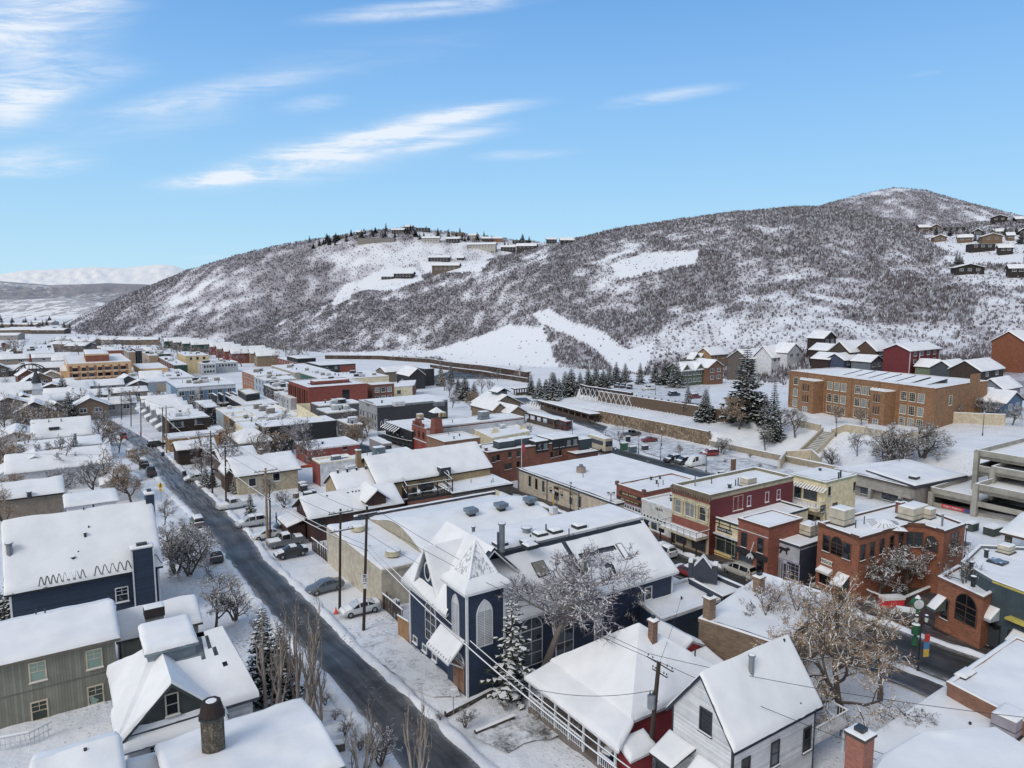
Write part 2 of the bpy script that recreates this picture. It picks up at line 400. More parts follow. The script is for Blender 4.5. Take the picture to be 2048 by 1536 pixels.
def win_meshes(w,h,style,fm,gm):
 key=(round(w,2),round(h,2),style,fm.name,gm.name)
 if key in _WM:return _WM[key]
 a,b=MB(),MB();fw=.11 if w>.7 else.08
 if style=='shop':fw=.07
 pr=.07
 X,Z=w/2,h
 def bar(x0,z0,x1,z1,p=pr):a.box((x0,-p,z0),(x1-x0,0,0),(0,p,0),(0,0,z1-z0),fm)
 if style in('arch','gothic','louvre'):
  n=12;pts=[]
  hs=h-(X if style=='arch' else w*.85)
  for i in range(n+1):
   t=i/n
   if style=='arch':pts.append((X*cos(pi*t),hs+X*sin(pi*t)))
   else:
    s_=1 if t<=.5 else-1;q=t if t<=.5 else 1-t
    ang=q*2*pi/3.0;R=w;pts.append((s_*(-X+R*cos(ang)),hs+(h-hs)/(R*sin(pi/3))*R*sin(ang)))
  out=[(X,0)]+pts+[(-X,0)]
  b.face([(x,-.02,z)for x,z in out],gm if style!='louvre' else fm)
  for(x0,z0),(x1,z1)in zip(out,out[1:]+out[:1]):
   i0=(x0*(1-fw/X),max(fw,z0-fw*.8)if z0>hs else max(fw,z0));i1=(x1*(1-fw/X),max(fw,z1-fw*.8)if z1>hs else max(fw,z1))
   a.face([(x0,-pr,z0),(x1,-pr,z1),(i1[0],-pr,i1[1]),(i0[0],-pr,i0[1])],fm)
   a.face([(x0,0,z0),(x1,0,z1),(x1,-pr,z1),(x0,-pr,z0)],fm)
  bar(-.03,0,.03,h-.1,.05)
  if style=='louvre':
   k=int((hs+.3*(h-hs))/.16)
   lm=plain('#8d9095',1.4)
   for i in range(1,k):a.box((-X+fw,-.045,i*.16),(w-2*fw,0,0),(0,.045,0),(0,0,.07),lm)
  else:
   bar(-X,hs-.05,X,hs+.05,.06)
   for q in(.33,.66):bar(-X,hs*q-.025,X,hs*q+.025,.05)
 else:
  b.face([(-X,-.02,0),(X,-.02,0),(X,-.02,Z),(-X,-.02,Z)],gm)
  bar(-X,0,-X+fw,Z);bar(X-fw,0,X,Z);bar(-X+fw,Z-fw,X-fw,Z);bar(-X+fw,0,X-fw,fw)
  if style=='dh':bar(-X+fw,Z*.5-.03,X-fw,Z*.5+.03,.05)
  elif style=='dhg':
   bar(-X+fw,Z*.5-.03,X-fw,Z*.5+.03,.05);bar(-.02,Z*.5,.02,Z-fw,.04);bar(-X+fw,Z*.75-.02,X-fw,Z*.75+.02,.04)
  elif style=='pair':bar(-.05,fw,.05,Z-fw,.06);bar(-X+fw,Z*.62,X-fw,Z*.62+.05,.05)
  elif style=='grid':
   for q in(1/3,2/3):bar(-X+w*q-.02,fw,-X+w*q+.02,Z-fw,.04)
   for q in(.3,.55,.78):bar(-X+fw,Z*q-.02,X-fw,Z*q+.02,.04)
  elif style=='shop':
   k=max(1,int(round(w/1.5)))
   for i in range(1,k):bar(-X+w*i/k-.03,fw,-X+w*i/k+.03,Z-fw,.06)
   bar(-X+fw,Z*.76,X-fw,Z*.76+.06,.06)
  elif style=='door':
   bar(-.03,fw,.03,Z-fw,.06)
   for s_ in(-1,1):bar(min(s_*.1,s_*(X-.1)),.12,max(s_*.1,s_*(X-.1)),Z*.32,.045)
  if style in('dh','dhg','grid','pair','plain'):
   a.box((-X-.06,-.16,-.07),(w+.12,0,0),(0,.16,0),(0,0,.07),fm)
   a.box((-X-.04,-.15,0),(w+.08,0,0),(0,.08,0),(0,0,.06),SNOW)
 r=(a.mesh('window_frame'),b.mesh('window_pane'));_WM[key]=r;return r
class House:
 0
 def __init__(s,name,label,cat,loc,group=None):
  s.L=Vector(loc);s.root=empty(name,loc,label,cat,group);s.faces={};s.zr=loc[2]
 def add(s,mb,name,parent=None):return mb.build(name,parent or s.root,s.L)
 def at(s,px,py,dz=0):return atz(px,py,s.zr+dz)
 def put(s,name,p,ang,w,h,style,fm=None,gm=None,label=None):
  fm=fm or WHITE;gm=gm or GLASS
  a,b=win_meshes(w,h,style,fm,gm)
  o=link(name,a,s.root,Vector(p)-s.L,ang);link('pane' if style!='louvre' else 'panel',b,o)
  if label:o['label']=label
  return o
 def win(s,face,sfrac,z,w,h,style='dh',fm=None,gm=None,name='window',label=None,off=0.0):
  0
  p,q,z0,z1=s.faces[face]
  d=(q-p);ang=atan2(d.y,d.x);c=p+d*sfrac
  n=Vector((d.y,-d.x)).normalized()*off
  return s.put(name,(c.x+n.x,c.y+n.y,z0+z),ang,w,h,style,fm,gm,label)
 def wins(s,face,rows,cols,w,h,style='dh',fm=None,gm=None,s0=.08,s1=.92,zt=.8,fl=3.1,name='window'):
  0
  p,q,z0,z1=s.faces[face]
  for r in range(rows):
   for c in range(cols):
    f=s0+(s1-s0)*((c+.5)/cols)
    s.win(face,f,z1-z0-zt-h-r*fl,w,h,style,fm,gm,name)
 def winpx(s,face,pts,w,h,style='dh',fm=None,gm=None,name='window',label=None):
  0
  p,q,z0,z1=s.faces[face];d=(q-p).normalized();n=Vector((d.y,-d.x))
  for px,py in pts:
   az,sl=ray(px,py);t=(p.x*n.x+p.y*n.y)/(az*n.x+n.y)
   P=Vector((az*t,t,CAMZ+sl*t));s.put(name,P,atan2(d.y,d.x),w,h,style,fm,gm,label)
 def facept(s,face,px,py,off=0.0):
  p,q,z0,z1=s.faces[face];d=(q-p).normalized();n=Vector((d.y,-d.x))
  az,sl=ray(px,py);t=((p.x+n.x*off)*n.x+(p.y+n.y*off)*n.y)/(az*n.x+n.y)
  return Vector((az*t,t,CAMZ+sl*t)),Vector((d.x,d.y,0)),Vector((n.x,n.y,0))
GRID=radians(-33.5)
def axes(head=GRID):
 0
 return Vector((sin(head),cos(head))),Vector((cos(head),-sin(head)))
def snap(A,B,C,head=GRID):
 0
 u,v=axes(head);ab,ac=(B-A).xy,(C-A).xy
 if abs(ab.dot(u))*abs(ac.dot(v))>abs(ab.dot(v))*abs(ac.dot(u)):e,f=u,v
 else:e,f=v,u
 return A.xy,A.xy+e*ab.dot(e),A.xy+f*ac.dot(f)
def ccw(P):
 a=sum(P[i].x*P[(i+1)%len(P)].y-P[(i+1)%len(P)].x*P[i].y for i in range(len(P)))
 return P if a>0 else P[::-1]
def footprint(A,B,C,h,head=GRID,D=None):
 0
 a=at(*A,h);z=a.z
 u,v=axes(head)
 def other(e):return v if abs(e.dot(u))>abs(e.dot(v))else u
 if isinstance(C,(int,float)):
  b=atz(*B,z);e=(b-a).xy;e=u*e.dot(u)if abs(e.dot(u))>abs(e.dot(v))else v*e.dot(v)
  f=other(e);f=f if f.y*1.0+f.x*.0>0 else-f
  c=Vector((*(a.xy+f*C),z));b=Vector((*(a.xy+e),z))
 elif isinstance(B,(int,float)):
  r=footprint(A,C,B,h,head);return r[0],r[2],r[1],r[3]
 else:
  b=atz(*B,z);c=atz(*C,z)
 A2,B2,C2=snap(a,b,c,head)
 return A2,B2,C2,z
def ground_min(P):return min(g(p.x,p.y)for p in P)
def inset(P,d):
 n=len(P);out=[]
 for i in range(n):
  p,a,b=P[i],P[i-1],P[(i+1)%n]
  e1,e2=(p-a).normalized(),(b-p).normalized()
  n1,n2=Vector((-e1.y,e1.x)),Vector((-e2.y,e2.x))
  m=(n1+n2);k=m.dot(n1)
  out.append(p+m*(d/max(.3,k)))
 return out
def flat_core(H,P,z,wall,par=.5,trim=None,snow=.28,capw=.3,base=None,edges=None,skipcap=()):
 0
 zb=(base if base is not None else ground_min(P))-.6
 n=len(P);mb=MB()
 for i in range(n):
  p,q=P[i],P[(i+1)%n];m=wall if edges is None or i not in edges else edges[i]
  mb.face([(p.x,p.y,zb),(q.x,q.y,zb),(q.x,q.y,z),(p.x,p.y,z)],m)
  H.faces[i]=(p,q,min(g(p.x,p.y),g(q.x,q.y))if base is None else base,z)
 H.add(mb,'wall')
 I=inset(P,capw);mb=MB();t=trim or wall;O=inset(P,-.07)
 for i in range(n):
  if i in skipcap:continue
  j=(i+1)%n
  for zz0,zz1,a,b in((z-.3,z+.03,O[i],O[j]),):
   mb.face([(a.x,a.y,zz0),(b.x,b.y,zz0),(b.x,b.y,zz1),(a.x,a.y,zz1)],t)
   mb.face([(P[i].x,P[i].y,zz0),(P[j].x,P[j].y,zz0),(b.x,b.y,zz0),(a.x,a.y,zz0)],t)
  mb.face([(I[j].x,I[j].y,z-par),(I[i].x,I[i].y,z-par),(I[i].x,I[i].y,z+.03),(I[j].x,I[j].y,z+.03)],t)
  mb.face([(O[i].x,O[i].y,z+.03),(O[j].x,O[j].y,z+.03),(I[j].x,I[j].y,z+.03),(I[i].x,I[i].y,z+.03)],t)
 H.add(mb,'parapet')
 mb=MB();zr=z-par
 H.zr=zr+snow
 r=MB();r.face([(p.x,p.y,zr)for p in I],t);ro=H.add(r,'roof')
 if n==4:snow_quad(mb,*[(p.x,p.y,zr+.01)for p in I],th=snow,fall=(0,0,0,0),lump=.8)
 else:
  from mathutils.geometry import delaunay_2d_cdt
  xs,ys=[p.x for p in I],[p.y for p in I];e=max(.8,P[0].length/110);pts=[Vector(p)for p in I]
  for i in range(int((max(xs)-min(xs))/e)):
   for j in range(int((max(ys)-min(ys))/e)):pts.append(Vector((min(xs)+e*(i+.5+.3*nz(i*1.7,j*2.3)),min(ys)+e*(j+.5+.3*nz(i*2.1,j*1.3,1,5)))))
  vs_,_,fs_,*_=delaunay_2d_cdt(pts,[],[list(range(n))],1,1e-5);k0=len(mb.v);mi_=mb.mi(SNOW)
  mb.v.extend((v.x,v.y,zr+snow+.1*nz(v.x,v.y,2.3))for v in vs_)
  for f in fs_:mb.f.append(tuple(k0+i for i in f));mb.m.append(mi_);mb.smooth.append(True)
 for i in range(n):
  if i in skipcap:continue
  j=(i+1)%n;a,b,c,d=O[i],O[j],I[j],I[i];L=(b-a).length;k=max(1,int(L/1.6))
  rows=[]
  for q in range(k+1):
   s=q/k;o,ii=a.lerp(b,s),d.lerp(c,s);h=.10+.05*nz(o.x,o.y,1.1,4)
   m=o.lerp(ii,.12);m2=o.lerp(ii,.88)
   rows.append([(o.x,o.y,z+.03),(m.x,m.y,z+.03+h*.8),((m.x+m2.x)/2,(m.y+m2.y)/2,z+.03+h),(m2.x,m2.y,z+.03+h*.8),(ii.x,ii.y,z+.03)])
  mb.quadgrid([list(x)for x in zip(*rows)][::-1],SNOW)
 H.add(mb,'snow_cover',ro)
 return H
def flat(name,label,cat,A,B,C,h,wall,head=GRID,group=None,**k):
 A2,B2,C2,z=footprint(A,B,C,h,head);D2=B2+C2-A2
 P=ccw([A2,B2,D2,C2])
 H=House(name,label,cat,(A2.x,A2.y,g(A2.x,A2.y)),group)
 flat_core(H,P,z,wall,**k)
 H.key={}
 for i in range(4):
  p,q=P[i],P[(i+1)%4]
  for nm,(s,e)in{'b':(A2,B2),'c':(A2,C2),'d':(B2,D2),'e':(C2,D2)}.items():
   if((p-s).length<.01 and(q-e).length<.01)or((p-e).length<.01 and(q-s).length<.01):H.faces[nm]=H.faces[i]
 return H
def polyflat(name,label,cat,pts,h,wall,group=None,**k):
 a=at(*pts[0],h);z=a.z
 P0=[atz(px,py,z).xy for px,py in pts];P=ccw(P0)
 H=House(name,label,cat,(a.x,a.y,a.z-h),group)
 flat_core(H,P,z,wall,**k)
 n=len(P)
 if P is not P0:
  old=dict(H.faces)
  for i in range(n):H.faces[i]=old[(n-2-i)%n]
 return H
def pitched(name,label,cat,A,B,C,he,hr,wall,ridge='b',hip=0.0,over=.45,fascia=None,snow=.32,head=GRID,group=None,gwall=None,base=None,skip=None,deckmat=None,P4=None,R=None,Rend='B'):
 0
 if P4:A2,B2,C2,z=P4
 else:A2,B2,C2,z=footprint(A,B,C,he,head)
 if ridge=='c':B2,C2=C2,B2
 if R:
  az,sl=ray(*R);e_=(B2-A2).normalized();f_=(C2-A2).normalized();o_=B2 if Rend=='B' else A2
  if ridge=='b' and isinstance(C,(int,float)):
   q_=o_+f_*(C2-A2).length/2;hr=CAMZ+sl*q_.y-z-snow*.8
  else:
   t_=o_.dot(e_)/(az*e_.x+e_.y);hr=CAMZ+sl*t_-z-snow*.8
  print('RIDGE',label[:40],'W %.1f L %.1f hr %.1f'%((C2-A2).length,(B2-A2).length,hr));hr=max(.5,min(9,hr))
 D2=B2+C2-A2
 H=House(name,label,cat,(A2.x,A2.y,g(A2.x,A2.y)),group)
 e=(B2-A2).normalized();f=(C2-A2).normalized();L=(B2-A2).length;W=(C2-A2).length
 def V(s,t,zz):q=A2+e*s+f*t;return Vector((q.x,q.y,zz))
 hA,hB=(hip,hip)if not isinstance(hip,tuple)else hip
 zr=z+hr;fa=fascia or WHITE
 R0,R1=V(hA,W/2,zr),V(L-hB,W/2,zr)
 E=[V(0,0,z),V(L,0,z),V(L,W,z),V(0,W,z)]
 dn=Vector((0,0,-.22))
 mb=MB();dm=deckmat or fa
 def q(*p):mb.face(p,dm)
 q(E[0],E[1],R1,R0);q(E[2],E[3],R0,R1);
 if hB:q(E[1],E[2],R1)
 if hA:q(E[3],E[0],R0)
 def fas(a,b):mb.face([a+dn,b+dn,b,a],fa);mb.face([b+dn,a+dn,a,b],fa)
 fas(E[0],E[1]);fas(E[2],E[3])
 if hA==0:fas(E[3],R0);fas(R0,E[0])
 else:fas(E[3],E[0])
 if hB==0:fas(E[1],R1);fas(R1,E[2])
 else:fas(E[1],E[2])
 q(E[0]+dn,R0+dn,R1+dn,E[1]+dn);q(E[2]+dn,R1+dn,R0+dn,E[3]+dn)
 ro=H.add(mb,'roof')
 mb=MB()
 c0=0 if hA else 1;c1=0 if hB else 1
 snow_quad(mb,E[0],E[1],R1,R0,snow,(1,c1,0,c0),skip=skip)
 snow_quad(mb,E[2],E[3],R0,R1,snow,(1,c0,0,c1))
 if hA:snow_quad(mb,E[3],E[0],R0,R0,snow,(1,0,0,0))
 if hB:snow_quad(mb,E[1],E[2],R1,R1,snow,(1,0,0,0))
 H.add(mb,'snow_cover',ro)
 zb=(base if base is not None else ground_min([A2,B2,C2,D2]))-.5;o=over;sl=hr/(W/2)
 w=[A2+e*o+f*o,A2+e*(L-o)+f*o,A2+e*(L-o)+f*(W-o),A2+e*o+f*(W-o)];zt=z+o*sl-.05
 mb=MB();gw=gwall or wall
 for i,(p,r)in enumerate(zip(w,w[1:]+w[:1])):
  mb.face([(p.x,p.y,zb),(r.x,r.y,zb),(r.x,r.y,zt),(p.x,p.y,zt)],wall)
 flip=(e.x*f.y-e.y*f.x)<0
 for nm,i in(('a',0),('r',1),('o',2),('l',3)):
  p,r=w[i],w[(i+1)%4]
  lg=min(g(p.x,p.y),g(r.x,r.y))if base is None else base;H.faces[nm]=(p,r,lg,zt)if not flip else(r,p,lg,zt)
 for i,hh in((1,hB),(3,hA)):
  if hh==0:
   p,r=w[i],w[(i+1)%4];m=(p+r)/2
   mb.face([(p.x,p.y,zt),(r.x,r.y,zt),(m.x,m.y,zr-.1)],gw)
 H.add(mb,'wall')
 H.zr=z;H.V=V;H.dim=(L,W,z,zr);H.roof=ro
 H.surf=lambda s,t:V(s,t,z+hr*(1-abs(2*t/W-1))+snow)
 return H
def roof_px(H,px,py):
 0
 L,W,z,zr=H.dim
 a,b,c=H.V(0,0,z),H.V(L,0,z),H.V(0,W/2,zr)
 n=(b-a).cross(c-a);az,sl=ray(px,py);d=Vector((az,1,sl));o=Vector((0,0,CAMZ))
 t=(a-o).dot(n)/d.dot(n);return o+d*t
BARK=wood('#5a4f47',1.7);BARKL=wood('#8a8078',1.6);TWIG=plain('#5e544e',1.5,.9,var=.3);TWIGT=plain('#93785a',1.5,.9,var=.35);TWIGP=plain('#6a5f66',1.5,.9,var=.3)
def needle_mat():
 m,nt,N,L,B=_new('needles');oi=N.new('ShaderNodeObjectInfo')
 f=_noise(N,L,_pos(N),1.7,4,.7)
 L.new(_ramp(N,L,f,[(.3,(.012,.018,.014)),(.7,(.05,.065,.045))]),B.inputs['Base Color']);B.inputs['Roughness'].default_value=.85
 return m
NEEDLE=needle_mat()
def rvec(r):return Vector((r.gauss(0,1),r.gauss(0,1),r.gauss(0,1)))
def bare_tree_mesh(seed,h,spread=1.0,snow=.5,twig=TWIG,bark=BARK,leaves=None,dens=1.0,upright=.35,stems=1,fine=1.0,clear=.18):
 0
 r=random.Random(seed);T,C=MB(),MB()
 def tri(p,q,w,mat):
  d=q-p;s=d.cross(rvec(r)).normalized()*w
  C.face([p-s,p+s,q],mat)
 def twigs(p,d,n,ln):
  for _ in range(n):
   dd=(d*.8+rvec(r)*.55+Vector((0,0,upright*.7))).normalized();l=ln*r.uniform(.5,1.2)
   q=p+dd*l
   tri(p,q,.012*fine+.008,twig)
   for _ in range(3):
    s=p.lerp(q,r.uniform(.2,.9));d3=(dd+rvec(r)*.6).normalized();tri(s,s+d3*l*.5,.011*fine,twig)
   if r.random()<snow:
    a=p.lerp(q,r.uniform(0,.4));b=a+dd*l*.45;z=Vector((0,0,.025))
    tri(a+z,b+z,.032*fine,SNOW)
   if leaves and r.random()<.5:
    for _ in range(3):
     a=p.lerp(q,r.uniform(.2,1))+rvec(r)*.06;b=a+rvec(r).normalized()*.15
     tri(a,b,.05,leaves if r.random()<.8 else SNOW)
 def branch(p,d,ln,rad,lev):
  n=4 if lev<2 else 3
  pts=[p];rr=[rad];q=p.copy();dd=d.copy()
  for i in range(n):
   dd=(dd+rvec(r)*(.12+.05*lev)+Vector((0,0,upright*.22))).normalized()
   q=q+dd*ln/n;pts.append(q.copy());rr.append(rad*(1-.62*(i+1)/n))
  if lev<=1:T.tube(pts,rr,bark,6 if lev==0 else 5,cap=False)
  else:C.tube(pts,rr,twig if lev>2 else bark,3,cap=False)
  if lev>=1 and snow>0:
   for a,b,ra in zip(pts,pts[1:],rr):
    dv=(b-a).normalized()
    if dv.z<.86 and r.random()<snow+.25:
     o=Vector((0,0,ra*.75));s=dv.cross(Vector((0,0,1))).normalized()*max(ra*.85,.03)
     C.face([a+o-s,a+o+s,b+o+s*.7,b+o-s*.7],SNOW)
  if lev>=3 or ln<.7:
   for i in range(1,n+1):twigs(pts[i],(pts[i]-pts[i-1]).normalized(),max(1,int(2.2*dens)),ln*.6+.15)
   return
  k={0:int(7*dens)+2,1:int(4*dens)+2,2:int(3*dens)+1}[lev]
  for i in range(k):
   f=clear+(1-clear)*((i+r.random())/k)if lev==0 else.25+.75*((i+r.random())/k)
   x=f*n;j=min(n-1,int(x));s=pts[j].lerp(pts[j+1],x-j);rad2=rr[j]*.62
   a=r.uniform(0,2*pi);side=(pts[j+1]-pts[j]).normalized().cross(Vector((cos(a),sin(a),.2))).normalized()
   d2=(side*spread+(pts[j+1]-pts[j]).normalized()*(.55 if lev==0 else.7)+Vector((0,0,upright*.4))).normalized()
   l2=ln*(.62 if lev==0 else.55)*r.uniform(.65,1.1)*(1.15-.45*f)
   branch(s,d2,l2,rad2,lev+1)
 for k in range(stems):
  a=2*pi*k/stems+r.random();o=Vector((cos(a),sin(a),0))*(.0 if stems==1 else.12*h*.3)
  d=Vector((0,0,1))if stems==1 else Vector((cos(a)*.3,sin(a)*.3,1)).normalized()
  branch(o,d,h*.78,h*.022+.03,0)
 return T.mesh('trunk'),C.mesh('crown')
def conifer_mesh(seed,h,rad,snow=.6,dens=1.0,bare=.06,step=1.0):
 r=random.Random(seed);T,C=MB(),MB()
 T.tube([(0,0,-.3),(0,0,h*.5),(0,0,h*.97)],[h*.02+.04,h*.012+.02,.015],BARK,6)
 z=h*bare;n=0
 while z<h*.985:
  f=(z-h*bare)/(h*(1-bare));R=rad*(1-f)**.85*r.uniform(.8,1.12)+.12
  nb=int((6+5*(1-f))*dens)
  a0=r.random()*6.28
  for i in range(nb):
   a=a0+2*pi*i/nb+r.uniform(-.25,.25);l=R*r.uniform(.7,1.12)
   o=Vector((cos(a),sin(a),0));s=Vector((-sin(a),cos(a),0));dr=-.28-.25*(1-f)*r.random()
   b=Vector((0,0,z))
   seg=max(2,int(l/.5));seg=min(seg,5)
   for j in range(seg):
    t0,t1=j/seg,(j+1)/seg
    p0=b+o*l*t0+Vector((0,0,dr*l*t0+.18*l*t0*t0));p1=b+o*l*t1+Vector((0,0,dr*l*t1+.18*l*t1*t1))
    w=l*.30*(1-t0*.6)+.06
    for sd in(-1,1):
     tip=p1+s*sd*w*r.uniform(.7,1.1)+Vector((0,0,-.14*w-.05*r.random()))+o*.08
     C.face([p0,p1+o*.05,tip],NEEDLE)
     C.face([p0-Vector((0,0,.05)),p0+o*.1-Vector((0,0,.16*l+.05)),p1+s*sd*w*.4],NEEDLE)
     if r.random()<snow:
      u=Vector((0,0,.05));k=r.uniform(.45,.95)
      q0=p0.lerp(p1,.2);C.face([q0+u,q0.lerp(p1,.95)+u,q0.lerp(tip,k)+u],SNOW)
   if r.random()<snow*.5:
    e=b+o*l*.85+Vector((0,0,dr*l*.85+.13*l+.08));q=.12+.1*l
    C.face([e-s*q,e+o*q*1.3,e+s*q,e-o*q],SNOW)
  z+=(h*.028*(1.25-.55*f)+.06)*step;n+=1
 return T.mesh('trunk'),C.mesh('crown')
def tree(name,meshes,loc,label,cat='tree',group=None,sc=1.0,rz=None,sxy=None):
 o=empty(name,loc,label,cat,group,rng.uniform(0,6.28)if rz is None else rz)
 o.scale=(sxy or sc,sxy or sc,sc)
 link('trunk',meshes[0],o);link('crown',meshes[1],o);return o
TYRE=plain('#17181a',1.5,.9);RIM=plain('#8b8f94',1.5,.35,.7);CARGLASS=glass('#14181c',1.0,.05)
def carpaint(hx,k=1.8):
 key=('car',hx)
 if key in _M:return _M[key]
 m,nt,N,L,B=_new('car paint '+hx);c=hexlin(hx,k)
 f=_noise(N,L,_pos(N),2.2,4)
 L.new(_ramp(N,L,f,[(.3,mul(c,.85)),(.75,mul(c,1.1))]),B.inputs['Base Color'])
 B.inputs['Roughness'].default_value=.28;B.inputs['Coat Weight'].default_value=.5;_M[key]=m;return m
HEAD=plain('#c8cdd2',1.3,.2);TAIL=plain('#8a1b18',1.6,.3)
CARS={'sedan':[(-2.3,.72,.70,.74,.55),(-2.2,1.0,.96,.84,.7),(-1.55,1.08,1.0,.9,.74),(-.75,1.43,.98,.91,.62),(.25,1.45,.96,.91,.63),(1.1,1.0,.93,.9,.76),(1.95,.86,.82,.87,.72),(2.3,.62,.6,.74,.55)],'suv':[(-2.3,1.02,.98,.82,.7),(-2.22,1.12,1.05,.9,.74),(-2.0,1.66,1.05,.92,.68),(-.6,1.74,1.04,.94,.72),(.45,1.7,1.03,.94,.72),(1.15,1.12,1.02,.93,.8),(2.05,1.0,.95,.9,.76),(2.35,.7,.68,.8,.6)],'pickup':[(-2.75,.98,.96,.9,.84),(-2.7,1.06,1.04,.94,.88),(-.85,1.06,1.05,.95,.88),(-.72,1.78,1.06,.95,.72),(.5,1.8,1.06,.95,.73),(1.2,1.18,1.08,.95,.82),(2.4,1.1,1.02,.93,.8),(2.75,.8,.78,.85,.7)],'van':[(-2.75,1.9,1.2,.95,.84),(-2.72,2.45,1.3,.97,.84),(-1.0,2.5,1.3,.98,.86),(1.2,2.45,1.3,.98,.85),(2.05,1.35,1.2,.95,.8),(2.6,1.05,1.0,.9,.76),(2.75,.75,.73,.82,.68)]}
_CM={}
def car_meshes(kind):
 if kind in _CM:return _CM[kind]
 S=CARS[kind];body,gl,snow=MB(),MB(),MB();P=carpaint('#888888')
 rings=[]
 for i,(x,zt,zb,w,wt)in enumerate(S):
  e=i in(0,len(S)-1);b=.38 if e else.24
  half=[(w*.86,b),(w*.98,b+.14),(w,(b+zb)/2+.06),(w*.97,zb),(wt,zt-.03),(wt*.8,zt+.02)]
  rings.append([Vector((x,y,z))for y,z in half]+[Vector((x,-y,z))for y,z in half[::-1]])
 body.quadgrid(rings,P,True,False);body.face(rings[0],P);body.face(rings[-1][::-1],P)
 body.quadgrid([[r[0]for r in rings],[r[-1]for r in rings]],TYRE)
 for i in range(len(S)-1):
  a,b=S[i],S[i+1]
  h0,h1=a[1]-a[2],b[1]-b[2]
  def pt(r,k,t):return rings[r][k]
  if kind=='van' and i<3:
   pass
  if max(h0,h1)>.3 and not(kind=='van' and i<2):
   for sg in(0,1):
    k3,k4=(3,4)if sg==0 else(8,7)
    p,q,u,v=rings[i][k3],rings[i+1][k3],rings[i+1][k4],rings[i][k4]
    o=Vector((0,.015 if sg==0 else-.015,.01));c=(p+q+u+v)/4
    if kind=='van' and i==2:p=p.lerp(q,.45);v=v.lerp(u,.45);c=(p+q+u+v)/4
    gl.face([x.lerp(c,.13)+o for x in(p,q,u,v)],CARGLASS)
   if abs(a[1]-b[1])>.28:
    p,q,u,v=rings[i][4],rings[i][7],rings[i+1][7],rings[i+1][4]
    c=(p+q+u+v)/4;n=(q-p).cross(v-p).normalized();n=n if n.z>0 else-n
    gl.face([x.lerp(c,.1)+n*.02 for x in(p,q,u,v)],CARGLASS)
  if abs(a[1]-b[1])<.3 and kind!='vanx':
   rows=[]
   for t in np.linspace(.04,.96,5):
    l=[rings[i][k].lerp(rings[i+1][k],float(t))for k in(4,5,6,7)]
    rows.append([l[0]+Vector((0,0,.0)),l[1]+Vector((0,0,.10+.04*nz(t*3,i,1))),l[2]+Vector((0,0,.10+.04*nz(t*2,i+5,1))),l[3]])
   snow.quadgrid(rows,SNOW)
 wh=MB();wh.tube([(0,-.11,0),(0,.11,0)],[.34,.34],TYRE,16);wh.tube([(0,-.12,0),(0,.12,0)],[.2,.2],RIM,10)
 lm=MB();lm.box((-.05,-.17,-.07),(.1,0,0),(0,.34,0),(0,0,.14),HEAD)
 tm=MB();tm.box((-.04,-.14,-.1),(.08,0,0),(0,.28,0),(0,0,.2),TAIL)
 _CM[kind]=(body.mesh('body'),gl.mesh('windows'),snow.mesh('snow'),wh.mesh('wheel'),lm.mesh('headlight'),tm.mesh('tail'),S);return _CM[kind]
def car(kind,color,px,py,heading,label,cat='car',snow=1,group=None,name=None,sc=1.0,loc=None):
 0
 b,gl,sn,wh,hl,tl,S=car_meshes(kind)
 p=loc or at(px,py);rz=pi/2-radians(heading)
 o=empty(name or{'sedan':'parked_car','suv':'parked_suv','pickup':'pickup_truck','van':'parked_van'}[kind],p+Vector((0,0,.06)),label,cat,group,rz);o.scale=(sc,)*3
 m=b.copy();m.materials[0]=carpaint(color);link('body',m,o)
 link('car_window',gl,o)
 x0,x1=S[0][0],S[-1][0]
 for x in(x0+.85,x1-.9):
  for y in(-.8,.8):link('wheel',wh,o,(x,y,.34))
 for y in(-.58,.58):
  link('headlight',hl,o,(x1-.1,y,S[-1][1]-.02));link('tail_light',tl,o,(x0+.03,y*1.1,S[0][1]-.04))
 if snow:link('snow_cover',sn,o)
 return o
POLE=wood('#3a3029',1.5);POLEL=wood('#8a7358',1.7)
def ins(mb,p):mb.cyl(p,.06,.2,DKMETAL,6,.04)
